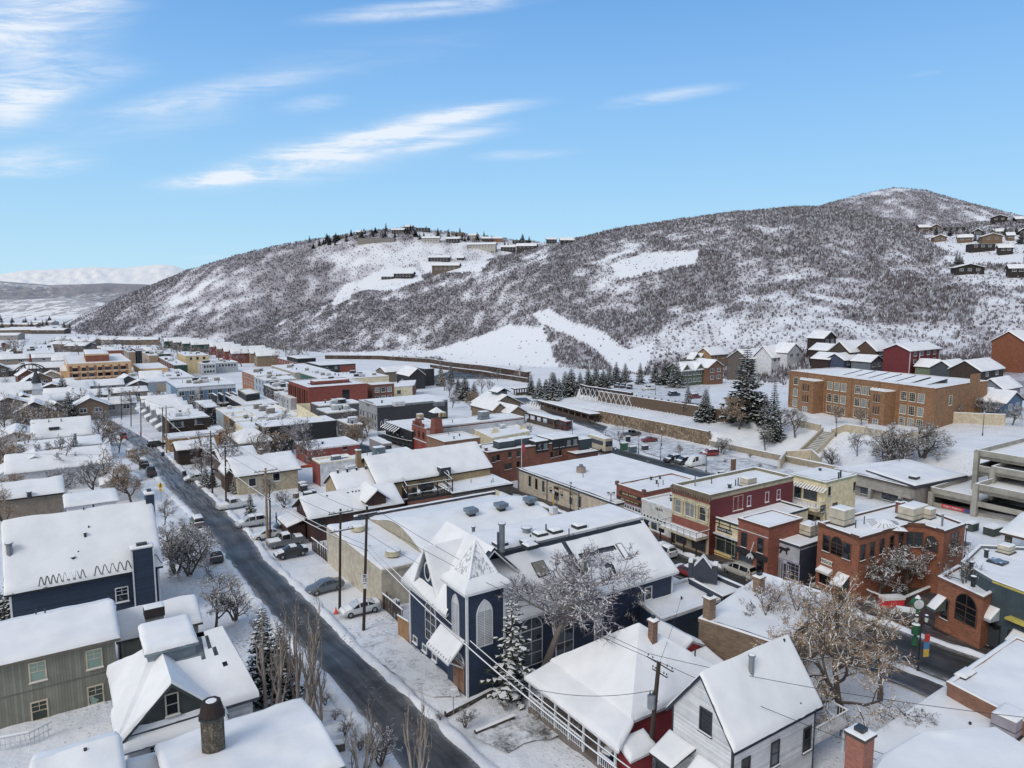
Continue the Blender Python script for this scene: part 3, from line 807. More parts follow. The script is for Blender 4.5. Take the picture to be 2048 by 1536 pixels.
def utility_pole(base,top,label,arms=((0.4,2.4),),mat=None,group='utility poles along the street',arm_head=56.5,r=.16,trans=False,y=None,snowarm=True):
 p=at(*base);dpt=p.y
 q=aty(top[0],top[1],dpt);h=max(3.0,(q-p).z)
 o=empty('utility_pole',p,label,'utility pole',group)
 m=MB();m.tube([(0,0,-.4),(q.x-p.x,q.y-p.y,h)],[r,r*.72],mat or POLE,8);m.cbox((q.x-p.x,q.y-p.y,h),.2,.2,.07,SNOW);m.build('pole',o)
 a=radians(arm_head);d=Vector((sin(a),cos(a),0))
 o['h']=h;tips=[]
 for dz,w in arms:
  c=Vector((q.x-p.x,q.y-p.y,h-dz));mb=MB()
  mb.box(c-d*w/2+Vector((d.y,-d.x,0))*.16,d*w,Vector((d.y,-d.x,0))*-.1,(0,0,.12),mat or POLE)
  ao=mb.build('crossarm',o)
  if snowarm:
   s=MB();s.box(c-d*w/2+Vector((d.y,-d.x,0))*.17+Vector((0,0,.122)),d*w,Vector((d.y,-d.x,0))*-.12,(0,0,.07),SNOW);s.build('snow_cover',ao)
  for f in(-.46,-.28,.28,.46):
   i=MB();e=c+d*w*f+Vector((d.y,-d.x,0))*.1+Vector((0,0,.12));ins(i,e);i.build('insulator',ao);tips.append(p+e+Vector((0,0,.2)))
 if trans:
  for dx,dz in((-.5,3.6),):
   t=MB();c=Vector((q.x-p.x+dx,q.y-p.y-.1,h-dz));t.cyl(c,.3,.95,METAL,14);t.cyl(c+Vector((0,0,.95)),.31,.08,METAL,14,.2);t.cyl(c+Vector((.1,0,1.0)),.05,.3,DKMETAL,6);t.cyl(c+Vector((-.12,0,1.0)),.05,.3,DKMETAL,6)
   t.tube([c+Vector((.2,0,.5)),c+Vector((.5,.05,.5))],.04,DKMETAL,5);t.build('transformer',o)
 del o['h']
 return o,tips,p,q
WIRE=plain('#2c2c30',1.4,.6)
def wire(p,q,label,sag=.6,r=.02,mat=None,snow=False,name='power_line',group='power lines',n=18,cat='cable'):
 mb=MB();pts=[]
 for i in range(n+1):
  t=i/n;v=Vector(p).lerp(Vector(q),t);v.z-=sag*4*t*(1-t);pts.append(v)
 mb.tube(pts,r,mat or WIRE,5,cap=False)
 o=mb.build(name);tag(o,label,cat,group)
 if snow:
  s=MB();s.tube([v+Vector((0,0,r*.8))for v in pts],r*1.0,SNOW,5,cap=False);s.build('snow_cover',o)
 return o
def street_lamp(px,py,label,h=4.6,group='black street lamps',heads=1,loc=None):
 p=loc or at(px,py);o=empty('street_lamp',p,label,'street lamp',group)
 m=MB();m.cyl((0,0,-.2),.16,.8,DARK,8,.1);m.tube([(0,0,.5),(0,0,h)],[.075,.06],DARK,8);m.build('post',o)
 for k in range(heads):
  x=0 if heads==1 else(-.45 if k==0 else.45)
  b=MB();b.cyl((x,0,h if heads==1 else h-.5),.13,.5,plain('#cfd2d0',1.2,.3),8,.2);b.cyl((x,0,(h if heads==1 else h-.5)+.5),.26,.16,DARK,8,.05);b.cyl((x,0,(h if heads==1 else h-.5)+.66),.16,.07,SNOW,8,.05)
  if heads==2:b.tube([(0,0,h-.6),(x*.6,0,h-.1),(x,0,h+.1)],.035,DARK,5)
  b.build('lantern',o)
 return o
def person(px,py,label,coat,trousers,heading=0):
 p=at(px,py);o=empty('person',p,label,'person',None,-radians(heading))
 me=bpy.data.meshes.new('person_body')
 V=[(0,0,.95),(0,0,1.2),(0,0,1.42),(0,.0,1.53),(0,.01,1.66),(0,.0,1.78),(-.1,0,.9),(-.12,.05,.5),(-.12,0,.08),(-.12,.14,.04),(.1,0,.9),(.12,-.02,.5),(.12,-.06,.08),(.12,.08,.04),(-.2,0,1.42),(-.28,.02,1.15),(-.27,.16,.95),(.2,0,1.42),(.28,.02,1.15),(.27,.16,.95)]
 E=[(0,1),(1,2),(2,3),(3,4),(4,5),(0,6),(6,7),(7,8),(8,9),(0,10),(10,11),(11,12),(12,13),(2,14),(14,15),(15,16),(2,17),(17,18),(18,19)]
 R=[.15,.16,.15,.07,.105,.07,.1,.075,.055,.05,.1,.075,.055,.05,.075,.055,.045,.075,.055,.045]
 me.from_pydata(V,E,[]);b=bpy.data.objects.new('body',me);COL.objects.link(b);b.parent=o
 s=b.modifiers.new('skin','SKIN');me.skin_vertices[0].data[0].use_root=True
 for i,rr in enumerate(R):me.skin_vertices[0].data[i].radius=(rr,rr*.85)
 b.modifiers.new('sub','SUBSURF').levels=1
 me.materials.append(coat)
 t=MB();t.tube([(-.1,0,.95),(-.12,.05,.5),(-.12,0,.1)],[.125,.095,.08],trousers,8);t.tube([(.1,0,.95),(.12,-.02,.5),(.12,-.06,.1)],[.125,.095,.08],trousers,8);t.tube([(0,0,.85),(0,0,1.0)],[.18,.17],trousers,8);t.build('trousers',o)
 h=MB();h.cyl((0,0,1.7),.125,.12,DARK,10,.06);h.build('hat',o)
 return o
def text(body,size,mat,parent,loc,rotz,name='lettering',extrude=.015,align='CENTER',rx=pi/2):
 cu=bpy.data.curves.new(name,'FONT');cu.body=body;cu.size=size;cu.extrude=extrude;cu.align_x=align;cu.align_y='CENTER';cu.materials.append(mat)
 o=bpy.data.objects.new(name,cu);COL.objects.link(o);o.parent=parent;o.location=loc;o.rotation_euler=(rx,0,rotz)
 me=bpy.data.meshes.new_from_object(o);q=bpy.data.objects.new(name,me);COL.objects.link(q);q.parent=parent;q.location=loc;q.rotation_euler=(rx,0,rotz);bpy.data.objects.remove(o);return q
def strip_px(pts,h=.0):return[at(px,py,h)for px,py in pts]
cam=bpy.data.cameras.new('camera');camo=bpy.data.objects.new('camera',cam);COL.objects.link(camo)
camo.location=(0,0,CAMZ);camo.rotation_euler=(pi/2-PITCH,0,0)
cam.sensor_fit='HORIZONTAL';cam.sensor_width=36;cam.lens=36*F/2048;cam.clip_end=40000;cam.clip_start=.5
scene.camera=camo
SUN_EL,SUN_AZ=radians(38),radians(218)
sun=bpy.data.lights.new('sun','SUN');sun.energy=1.5;sun.angle=radians(26);sun.color=(1,.955,.89)
so=bpy.data.objects.new('sun',sun);COL.objects.link(so)
sd=Vector((sin(SUN_AZ)*cos(SUN_EL),cos(SUN_AZ)*cos(SUN_EL),sin(SUN_EL)))
so.rotation_euler=sd.to_track_quat('Z','Y').to_euler()
w=bpy.data.worlds.new('World');scene.world=w;w.use_nodes=True
N,L=w.node_tree.nodes,w.node_tree.links;bg=N['Background']
sky=N.new('ShaderNodeTexSky');sky.sky_type='NISHITA';sky.sun_disc=False;sky.sun_elevation=SUN_EL;sky.sun_rotation=SUN_AZ
sky.altitude=2100;sky.air_density=1.3;sky.dust_density=.2;sky.ozone_density=3.0
tc=N.new('ShaderNodeTexCoord');sp=N.new('ShaderNodeSeparateXYZ');L.new(tc.outputs['Generated'],sp.inputs[0])
def wm(op,a,b=None,c=None):
 n=N.new('ShaderNodeMath');n.operation=op
 for i,v in enumerate((a,b,c)):
  if v is None:continue
  if isinstance(v,(int,float)):n.inputs[i].default_value=v
  else:L.new(v,n.inputs[i])
 return n.outputs[0]
yy=wm('MAXIMUM',sp.outputs['Y'],.05)
cb=N.new('ShaderNodeCombineXYZ');L.new(wm('DIVIDE',sp.outputs['X'],yy),cb.inputs[0]);L.new(wm('DIVIDE',sp.outputs['Z'],yy),cb.inputs[1])
dirv=cb.outputs[0]
def blob(px,py,hl,hw,ang,wt):
 a,s=ray(px,py);k=1/F
 m=N.new('ShaderNodeMapping');m.vector_type='TEXTURE';m.inputs['Location'].default_value=(a,s,0);m.inputs['Rotation'].default_value=(0,0,radians(ang));m.inputs['Scale'].default_value=(hl*k,hw*k,1)
 L.new(dirv,m.inputs['Vector']);ln=N.new('ShaderNodeVectorMath');ln.operation='LENGTH';L.new(m.outputs[0],ln.inputs[0])
 r=N.new('ShaderNodeMapRange');r.interpolation_type='SMOOTHERSTEP';r.inputs['From Min'].default_value=1.0;r.inputs['From Max'].default_value=0.0;r.inputs['To Min'].default_value=0;r.inputs['To Max'].default_value=wt
 L.new(ln.outputs['Value'],r.inputs['Value']);return r.outputs[0]
BL=[(600,315,400,46,13,.75),(820,262,330,30,14,.7),(930,225,260,22,7,.65),(420,358,190,24,5,.8),(560,342,260,22,9,.55),(700,300,420,80,13,.6),(900,282,220,18,8,.5),(1330,192,210,22,8,.6),(20,120,330,190,22,.75),(110,165,280,50,8,.5),(50,210,150,60,25,.5),(50,325,220,46,4,.8),(40,345,160,18,0,.4),(850,18,330,28,5,.85),(430,185,360,40,10,.45),(620,208,110,26,6,.55),(1050,308,160,18,3,.5),(100,20,300,90,10,.8),(930,268,150,20,10,.7),(420,515,70,7,2,.25),(300,240,330,60,8,.35),(700,120,500,60,10,.18),(1850,148,60,9,8,.2)]
tot=None
for b in BL:
 o=blob(*b);tot=o if tot is None else wm('ADD',tot,o)
def cn(rot,sc,nscale,detail,rough,dist=0):
 m=N.new('ShaderNodeMapping');m.inputs['Rotation'].default_value=(0,0,radians(rot));m.inputs['Scale'].default_value=sc;L.new(dirv,m.inputs['Vector'])
 n=N.new('ShaderNodeTexNoise');n.inputs['Scale'].default_value=nscale;n.inputs['Detail'].default_value=detail;n.inputs['Roughness'].default_value=rough;n.inputs['Distortion'].default_value=dist
 L.new(m.outputs[0],n.inputs['Vector']);return n.outputs['Fac']
n1=cn(-13,(1,3.4,1),3.4,10,.62,.9);n2=cn(-24,(1,8,1),5.5,10,.68,.8)
nn=wm('MULTIPLY_ADD',n2,.8,wm('MULTIPLY',n1,.6))
mr=N.new('ShaderNodeMapRange');mr.interpolation_type='SMOOTHSTEP';L.new(nn,mr.inputs['Value']);mr.inputs['From Min'].default_value=.50;mr.inputs['From Max'].default_value=.98
den=wm('MINIMUM',wm('MULTIPLY',wm('POWER',tot,1.25),wm('MULTIPLY_ADD',mr.outputs[0],1.15,.10)),.88)
hr_=N.new('ShaderNodeValToRGB');L.new(sp.outputs['Z'],hr_.inputs['Fac']);E_=hr_.color_ramp.elements
for i_,(p_,h_)in enumerate([(0.0,'#bbe0f6'),(.06,'#b0daf7'),(.15,'#9ccdf5'),(.25,'#88bdf0'),(.37,'#6ea7e4'),(.7,'#5590d2')]):
 e_=E_[i_]if i_<2 else E_.new(p_);e_.position=p_;e_.color=(*hexlin(h_),1)
gm_=N.new('ShaderNodeMix');gm_.data_type='RGBA';gm_.blend_type='MULTIPLY';gm_.inputs[0].default_value=1;L.new(hr_.outputs[0],gm_.inputs[6]);gm_.inputs[7].default_value=(1/.12,)*3+(1,)
sm_=N.new('ShaderNodeMix');sm_.data_type='RGBA';sm_.inputs[0].default_value=.94;L.new(sky.outputs[0],sm_.inputs[6]);L.new(gm_.outputs[2],sm_.inputs[7])
vd_=wm('MULTIPLY_ADD',sp.outputs['Y'],-1.0,wm('MULTIPLY_ADD',sp.outputs['X'],-.25,wm('MULTIPLY',sp.outputs['Z'],.9)))
vr_=N.new('ShaderNodeMapRange');vr_.interpolation_type='SMOOTHSTEP';L.new(vd_,vr_.inputs['Value']);vr_.inputs['From Min'].default_value=-.25;vr_.inputs['From Max'].default_value=.75;vr_.inputs['To Max'].default_value=.9
vl_=N.new('ShaderNodeMix');vl_.data_type='RGBA';L.new(vr_.outputs[0],vl_.inputs[0]);L.new(sm_.outputs[2],vl_.inputs[6]);vl_.inputs[7].default_value=(.50/.12,.51/.12,.53/.12,1)
cm=N.new('ShaderNodeMix');cm.data_type='RGBA';L.new(den,cm.inputs[0]);L.new(vl_.outputs[2],cm.inputs[6]);cm.inputs[7].default_value=(.83/.12,.88/.12,.95/.12,1)
L.new(cm.outputs[2],bg.inputs['Color']);bg.inputs['Strength'].default_value=.12
vs=scene.view_settings;vs.view_transform='Standard';vs.look='None';vs.exposure=.08;vs.gamma=1
def inpoly(x,y,P):
 c=False;j=len(P)-1
 for i in range(len(P)):
  if(P[i][1]>y)!=(P[j][1]>y)and x<(P[j][0]-P[i][0])*(y-P[i][1])/(P[j][1]-P[i][1])+P[i][0]:c=not c
  j=i
 return c
CLEAR=[([(850,705),(960,672),(1020,650),(1085,655),(1120,745),(1000,745),(900,725)],.02),([(1060,628),(1100,618),(1130,640),(1200,660),(1255,700),(1310,685),(1290,745),(1235,745),(1190,700),(1130,668),(1085,650)],.03),([(1250,680),(1320,665),(1420,640),(1640,632),(1780,650),(1900,640),(1960,680),(1800,700),(1500,700),(1300,735)],.30),([(1220,530),(1290,505),(1400,500),(1390,530),(1300,545),(1240,560)],.06),([(705,572),(760,540),(830,535),(850,560),(790,580),(740,582)],.03),([(600,520),(720,490),(850,480),(980,505),(1000,520),(860,530),(700,530)],.38),([(830,515),(990,515),(960,545),(850,548)],.04),([(660,610),(690,570),(715,560),(700,600),(670,612)],.08),([(1885,512),(2048,508),(2048,528),(1905,530)],.03),([(1960,590),(2048,600),(2048,680),(1940,650)],.25),([(1840,470),(2048,470),(2048,515),(1900,510)],.12),([(640,706),(860,700),(900,715),(640,716)],.05),([(1880,538),(2048,545),(2048,575),(1920,560)],.2)]
RPX,RPY=zip(*[(450,684),(520,655),(600,622),(730,583),(870,545),(1000,515),(1100,490),(1250,456),(1450,426),(1600,415),(1680,418),(1760,434),(1850,457),(1950,447)])
def density(x,y,z,near):
 px,py=proj(x,y,z);patch=55. if near else 130.
 d=.84+.62*mnoise.fractal((x/patch,y/patch*.6,1.7),1,2,3)+.75*mnoise.noise((x/(13 if near else 24),y/(17 if near else 34),6))
 if not near and y>1330:d-=.12
 elif near:
  e=py-lerp_tab(RPX,RPY,px)
  if e<30:d+=.3*(1-e/30)
 for P,w in CLEAR:
  if inpoly(px,py,P):return min(d*.35,w)if w<.2 else d*w*1.6
 return d
def build_terrain():
 A=np.concatenate([np.linspace(-1.25,-.85,60)[:-1],np.linspace(-.85,.85,420),np.linspace(.85,1.25,60)[1:]])
 ys=[14.0]
 while ys[-1]<12000:
  y=ys[-1];ys.append(y*(1.0085 if y<130 else 1.0062 if y<420 else 1.0115 if y<1500 else 1.022))
 na,ny=len(A),len(ys)
 co=np.empty((ny,na,3));kd=np.empty((ny,na),int);br=np.zeros((ny,na),np.float32)
 for i,y in enumerate(ys):
  for j,a in enumerate(A):
   x=a*y;z,k=g_kind(x,y)
   if k==0 and y<420:z-=.17+.13*mnoise.fractal((x/3.1,y/3.1,.5),1,2,2)+(.07*mnoise.noise((x/.8,y/.8,2))if y<130 else 0)
   co[i,j]=(x,y,z);kd[i,j]=k
   if 0<k<4:br[i,j]=min(1,max(0,density(x,y,z,k==1)))
 idx=np.arange(ny*na).reshape(ny,na)
 q=np.stack([idx[:-1,:-1],idx[:-1,1:],idx[1:,1:],idx[1:,:-1]],-1).reshape(-1,4)
 fk=kd[:-1,:-1].reshape(-1);co=co.reshape(-1,3)
 for k,nm,mat in((0,'ground',GROUND),(1,'hillside',hill_mat()),(2,'far_hillside',hill_mat()),(3,'peak',hill_mat()),(4,'mesa',mtn_mat('mesa',.98,.02)),(5,'valley_slopes',mtn_mat('valley slopes',.72,.03,.3)),(6,'mountains',mtn_mat('far snow fields',1.02,.0012))):
  f=q[fk==k]
  if not len(f):continue
  u,inv=np.unique(f,return_inverse=True);f2=inv.reshape(-1,4)
  me=bpy.data.meshes.new(nm);me.vertices.add(len(u));me.vertices.foreach_set('co',co[u].astype(np.float32).ravel())
  me.loops.add(f2.size);me.polygons.add(len(f2));me.loops.foreach_set('vertex_index',f2.astype(np.int32).ravel())
  me.polygons.foreach_set('loop_start',np.arange(0,f2.size,4,dtype=np.int32));me.polygons.foreach_set('loop_total',np.full(len(f2),4,np.int32))
  me.polygons.foreach_set('use_smooth',np.ones(len(f2),bool));me.update();me.materials.append(mat);link(nm,me)['kind']='structure'
  if 0<k<4:at_=me.attributes.new('brush','FLOAT','POINT');at_.data.foreach_set('value',br.reshape(-1)[u])
def hill_mat():
 if 'hill' in _M:return _M['hill']
 m,nt,N,L,B=_new('hill snow and litter')
 p=_pos(N);f=_noise(N,L,p,.045,6,.65);f2=_noise(N,L,p,.6,5,.7)
 at=N.new('ShaderNodeAttribute');at.attribute_name='brush'
 a=N.new('ShaderNodeMath');a.operation='MULTIPLY_ADD';L.new(at.outputs['Fac'],a.inputs[0]);a.inputs[1].default_value=.55;L.new(f2,a.inputs[2])
 c=_ramp(N,L,a.outputs[0],[(.62,(.84,.86,.9)),(.92,(.46,.44,.48)),(1.15,(.30,.28,.31))])
 L.new(c,B.inputs['Base Color']);B.inputs['Roughness'].default_value=.9;B.inputs['Specular IOR Level'].default_value=.1
 _bump(N,L,f2,B,.6,.8);_M['hill']=m;return m
def mtn_mat(name,t,sc,dk=.45):
 m,nt,N,L,B=_new(name)
 p=_pos(N);mp=N.new('ShaderNodeMapping');mp.inputs['Scale'].default_value=(1,.4,2);L.new(p,mp.inputs['Vector'])
 f=_noise(N,L,mp.outputs[0],.0016,7,.65);f2=_noise(N,L,mp.outputs[0],sc,6,.75)
 a=N.new('ShaderNodeMath');a.operation='MULTIPLY_ADD';L.new(f,a.inputs[0]);a.inputs[1].default_value=.9;L.new(f2,a.inputs[2])
 L.new(_ramp(N,L,a.outputs[0],[(t,(.92,.91,.89)),(t+.22,(dk,dk*.95,dk*.97))]),B.inputs['Base Color']);B.inputs['Roughness'].default_value=.9
 _bump(N,L,f,B,.8,40);return m
build_terrain()
def resample(P,step):
 out=[P[0]]
 for a,b in zip(P,P[1:]):
  n=max(1,int((b-a).length/step))
  out+=[a.lerp(b,i/n)for i in range(1,n+1)]
 return out
def strip(name,left,right,mat,step=1.0,cross=12,jag=.35,lift=.05,world=False,seed=0,jag2=None):
 Lp=[Vector(p)for p in left]if world else[at(*p)for p in left];Rp=[Vector(p)for p in right]if world else[at(*p)for p in right]
 n=max(len(Lp),int(max(sum((b-a).length for a,b in zip(Lp,Lp[1:])),1)/step))
 def par(P):
  d=[0]
  for a,b in zip(P,P[1:]):d.append(d[-1]+(b-a).length)
  out=[]
  for i in range(n+1):
   s=d[-1]*i/n;k=max(0,min(len(P)-2,bisect_right(d,s)-1));t=(s-d[k])/max(1e-6,d[k+1]-d[k]);out.append(P[k].lerp(P[k+1],t))
  return out
 a,b=par(Lp),par(Rp);mb=MB();rows=[]
 for i,(p,q)in enumerate(zip(a,b)):
  wv=(q-p).normalized()
  p=p+wv*jag*(nz(p.x,p.y,2.6,seed)+.6*nz(p.x,p.y,.7,seed+3));q=q+wv*(jag2 if jag2 is not None else jag)*(nz(q.x,q.y,2.6,seed+7)+.6*nz(q.x,q.y,.7,seed+9))
  r=[]
  for k in range(cross+1):
   v=p.lerp(q,k/cross);r.append((v.x,v.y,g(v.x,v.y)+lift))
  rows.append(r)
 mb.quadgrid(rows,mat);o=mb.build(name);o['kind']='structure';me=o.data;nr=len(rows);w_=cross+1
 for nm_,vals in(('across',[k/cross for _ in range(nr)for k in range(w_)]),('along',[i*step for i in range(nr)for k in range(w_)])):t_=me.attributes.new(nm_,'FLOAT','POINT');t_.data.foreach_set('value',vals)
 return o
PARK_L=[(803,1545),(684,1390),(597,1290),(508,1190),(457,1120),(422,1070),(382,1020),(335,975),(316,940),(284,905),(256,880),(232,865),(212,850),(201,838),(196,828)]
PARK_R=[(978,1545),(812,1390),(700,1290),(606,1190),(530,1120),(497,1070),(447,1020),(400,975),(358,940),(323,905),(295,880),(268,865),(240,850),(217,838),(206,828)]
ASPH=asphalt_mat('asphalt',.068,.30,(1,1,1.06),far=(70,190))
ASPH2=slush_mat('rutted lot snow',.74,1.0,(.09,.088,.09))
def road_mat():
 0
 m=ASPH;nt=m.node_tree;return m
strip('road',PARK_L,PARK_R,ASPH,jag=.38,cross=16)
def lines(p0,p1,w,ext0=0,ext1=0,off=0):
 a,b=at(*p0),at(*p1);d=(b-a);d.z=0;d.normalize();n=Vector((d.y,-d.x,0));a=a-d*ext0+n*off;b=b+d*ext1+n*off
 return[a-n*w/2,b-n*w/2],[a+n*w/2,b+n*w/2]
l_,r_=lines((1880,1322),(1322,1118),7.5,25,220)
ASPH3=asphalt_mat('wet asphalt',.042,.12,(1.02,1,.97))
strip('road',l_,r_,ASPH3,world=True,jag=.25,seed=5)
MAIN_A,MAIN_B=at(1880,1322),at(1322,1118);MAIN_D=(MAIN_B-MAIN_A);MAIN_D.z=0;MAIN_D.normalize();MAIN_N=Vector((MAIN_D.y,-MAIN_D.x,0))
PAVE=asphalt_mat('brick pavement',.075,.35,(1.1,.93,.88))
strip('pavement',*[[p+MAIN_N*k for p in(MAIN_A-MAIN_D*14,MAIN_B+MAIN_D*60)]for k in(4.6,8.3)],PAVE,world=True,jag=.3,seed=8)
strip('pavement',*[[p+MAIN_N*k for p in(MAIN_A-MAIN_D*25,MAIN_B-MAIN_D*22)]for k in(-8.0,-4.6)],PAVE,world=True,jag=.3,seed=9)
strip('road',*lines((1430,962),(1200,898),9,50,10),ASPH3,world=True,jag=.3,seed=12)
strip('road',[(1205,866),(1185,857),(1150,846),(1110,832),(1075,815),(1052,806),(1020,808),(985,822)],[(1215,853),(1192,846),(1165,837),(1125,823),(1090,806),(1052,795),(1005,796),(960,808)],asphalt_mat('bus asphalt',.06,.5),jag=.3,seed=14)
strip('parking_lot',[(1195,862),(1290,905),(1400,940),(1560,985)],[(1240,850),(1395,893),(1470,912),(1640,955)],ASPH2,jag=.6,seed=15,cross=10)
strip('parking_lot',[(1225,792),(1290,800),(1400,808)],[(1235,771),(1300,771),(1420,772)],slush_mat('packed snow',.76,1.05),jag=.6,seed=16,cross=10)
strip('road',[(1010,757),(900,757),(840,775),(815,790)],[(1030,744),(900,742),(850,757),(800,772)],asphalt_mat('far asphalt',.06,.45),jag=.3,seed=18)
strip('plaza',[(1700,1178),(1760,1215),(1870,1262),(1995,1312)],[(1790,1150),(1860,1180),(1905,1190),(2040,1300)],PAVE,jag=.5,seed=20,cross=10)
strip('driveway',[(940,1470),(1080,1420),(1190,1390)],[(1010,1505),(1130,1465),(1240,1420)],slush_mat('driveway slush',.72,.92),jag=.5,seed=21)
strip('driveway',[(700,1283),(790,1345),(860,1395)],[(790,1262),(870,1330),(925,1392)],slush_mat('trodden snow',.84,1.12,(.2,.19,.18)),jag=.6,seed=22)
strip('driveway',[(330,1000),(355,1040),(390,1100),(440,1180)],[(345,992),(375,1030),(415,1085),(470,1160)],slush_mat('trodden verge',.80,1.05,(.2,.2,.2)),jag=.5,seed=23)
def bank(P,w=1.1,h=.45,seed=0,world=False,gap=0.0):
 P=resample([Vector(p)for p in P]if world else[at(*p)for p in P],.45);mb=MB();rows=[]
 for i,p in enumerate(P):
  d=(P[min(i+1,len(P)-1)]-P[max(0,i-1)]);d.z=0;d.normalize();n=Vector((d.y,-d.x,0))
  k=max(0.05,.75+.9*nz(p.x,p.y,2.7,seed));ww=w*(.8+.5*nz(p.x,p.y,1.9,seed+4));r=[]
  for t in(-1,-.7,-.35,0,.35,.7,1):
   q=p+n*ww*t;z=(1-t*t)*h*k+.10*h*nz(q.x,q.y,.5,seed)*(1-abs(t))*2;r.append((q.x,q.y,g(q.x,q.y)-.06+max(0,z)))
  rows.append(r)
 mb.quadgrid(rows,GROUND);o=mb.build('snow_bank');o['kind']='structure';return o
bank([(x+8,y)for x,y in PARK_R[:12]],.8,.4,1);bank([(x-8,y)for x,y in PARK_L[:12]],.9,.45,2)
bank([p+MAIN_N*4.4 for p in(MAIN_A-MAIN_D*20,MAIN_B+MAIN_D*70)],.8,.55,3,True)
bank([p-MAIN_N*4.5 for p in(MAIN_A-MAIN_D*20,MAIN_B+MAIN_D*70)],.7,.45,4,True)
NAVY=siding('#22334d',2.0,.16);NAVYD=siding('#25364c',2.0,.16);OLIVE=siding('#76766a',2.0,.22,True);WHITES=siding('#d2d4d8',1.5,.16)
RED=siding('#7d1a1f',2.2,.15);BRICKR=brick('#8a4a36',2.2);BRICKO=brick('#a05a38',2.0);BRICKT=brick('#7a6650',2.0);STUC=plain('#b5ab97',1.5);CREAM=plain('#d8cba6',1.4)
OFFW=plain('#c4c6cb',1.4);TAN=plain('#a08c6c',1.7);BROWN=siding('#4a302c',1.9,.3,True);BLACK=plain('#26292d',1.8);GREYW=plain('#9da0a6',1.5);TEALD=plain('#38474f',1.9);YELLOW=plain('#d3c49c',1.35)
DKTRIM=plain('#343b48',1.8);CONC=plain('#928f85',1.4,.9,var=.3,scale=.5);TAILT=plain('#7b5644',1.8);CREAMT=plain('#cfc3a4',1.4);REDF=plain('#8f1f22',2.0)
def pipe(H,px,py,r=.09,h=.8,mat=None,cap=True,name='vent_pipe',par=None,P=None):
 p=P or(roof_px(H,px,py)if hasattr(H,'dim')else H.at(px,py));m=MB();mt=mat or DKMETAL;p=p-Vector((0,0,.15))
 m.cyl(p,r,h+.15,mt,10)
 if cap and r>.1:m.cyl(p+Vector((0,0,h+.15)),r*1.35,.14,mt,10);m.cyl(p+Vector((0,0,h+.29)),r*1.25,.06,SNOW,10,r*.7)
 return H.add(m,name)
def hvac(H,px,py,sx=1.8,sy=1.4,sz=1.1,mat=None,name='air_conditioner',head=GRID,P=None):
 p=P or H.at(px,py);m=MB();a=-head;mt=mat or plain('#b0a896',1.5)
 m.cbox(p+Vector((0,0,.12)),sx,sy,sz,mt,a);m.cbox(p+Vector((0,0,-.2)),sx*1.15,sy*1.2,.3,DKMETAL,a);m.cbox(p+Vector((0,0,sz*.35+.12)),sx*1.012,sy*1.012,.06,DKMETAL,a)
 o=H.add(m,name);s=MB();c=Vector((cos(a),sin(a),0));d=Vector((-sin(a),cos(a),0));q=p+Vector((0,0,sz+.12))
 snow_quad(s,q-c*sx/2-d*sy/2,q+c*sx/2-d*sy/2,q+c*sx/2+d*sy/2,q-c*sx/2+d*sy/2,.14);H.add(s,'snow_cover',o);return o
def skylight(H,px,py,sx=1.2,sy=1.0,sz=.35,glassy=False):
 p=H.at(px,py,-.1);m=MB();a=-GRID;m.cbox(p,sx,sy,sz,DKMETAL,a);o=H.add(m,'skylight')
 s=MB();c=Vector((cos(a),sin(a),0));d=Vector((-sin(a),cos(a),0));q=p+Vector((0,0,sz))
 if glassy:m2=MB();m2.cbox(q,sx*.86,sy*.86,.04,glass('#6c7076',1.2));H.add(m2,'pane',o)
 else:snow_quad(s,q-c*sx/2-d*sy/2,q+c*sx/2-d*sy/2,q+c*sx/2+d*sy/2,q-c*sx/2+d*sy/2,.2);H.add(s,'snow_cover',o)
 return o
def chimney(H,P,sx,sy,h,mat,cap=None,name='chimney',head=GRID,crown=.12,pot=True,lower=2.5):
 a=-head;m=MB();P=Vector(P);m.cbox(P-Vector((0,0,lower)),sx,sy,h+lower,mat,a);o=H.add(m,name)
 c=MB();t=P+Vector((0,0,h));c.cbox(t,sx+.2,sy+.2,crown,cap or mat,a)
 if pot:c.cbox(t+Vector((0,0,crown)),sx*.5,sy*.5,.35,DKMETAL,a)
 H.add(c,'chimney_cap',o)
 s=MB();t=t+Vector((0,0,crown+.005));u=Vector((cos(a),sin(a),0))*(sx+.2)/2;v=Vector((-sin(a),cos(a),0))*(sy+.2)/2
 snow_quad(s,t-u-v,t+u-v,t+u+v,t-u+v,.13);H.add(s,'snow_cover',o);return o
def zigzag(H,a,b,up,n,amp,name='heat_cable',r=.04,off=.36,mat=None):
 0
 pts=[];k=10*n;mb=MB()
 for i in range(k+1):
  t=i/k;p=a.lerp(b,t)+up*(amp*(.5-.5*cos(2*pi*n*t)))+Vector((0,0,off));pts.append(p)
 mb.tube(pts,r,mat or DARK,4,cap=False);return H.add(mb,name)
def corner_trim(H,mat=None,w=.16,faces=None):
 m=MB()
 for k in(faces if faces is not None else[f for f in H.faces if isinstance(f,int)or f in 'arol']):
  p,q,z0,z1=H.faces[k];d=(q-p).normalized();n=Vector((d.y,-d.x))
  for c,s in((p,1),(q,-1)):
   m.box((c.x+n.x*.03,c.y+n.y*.03,z0-.5),(d.x*w*s,d.y*w*s,0),(-n.x*.06,-n.y*.06,0),(0,0,z1-z0+.45),mat or WHITE)
 return H.add(m,'corner_board')
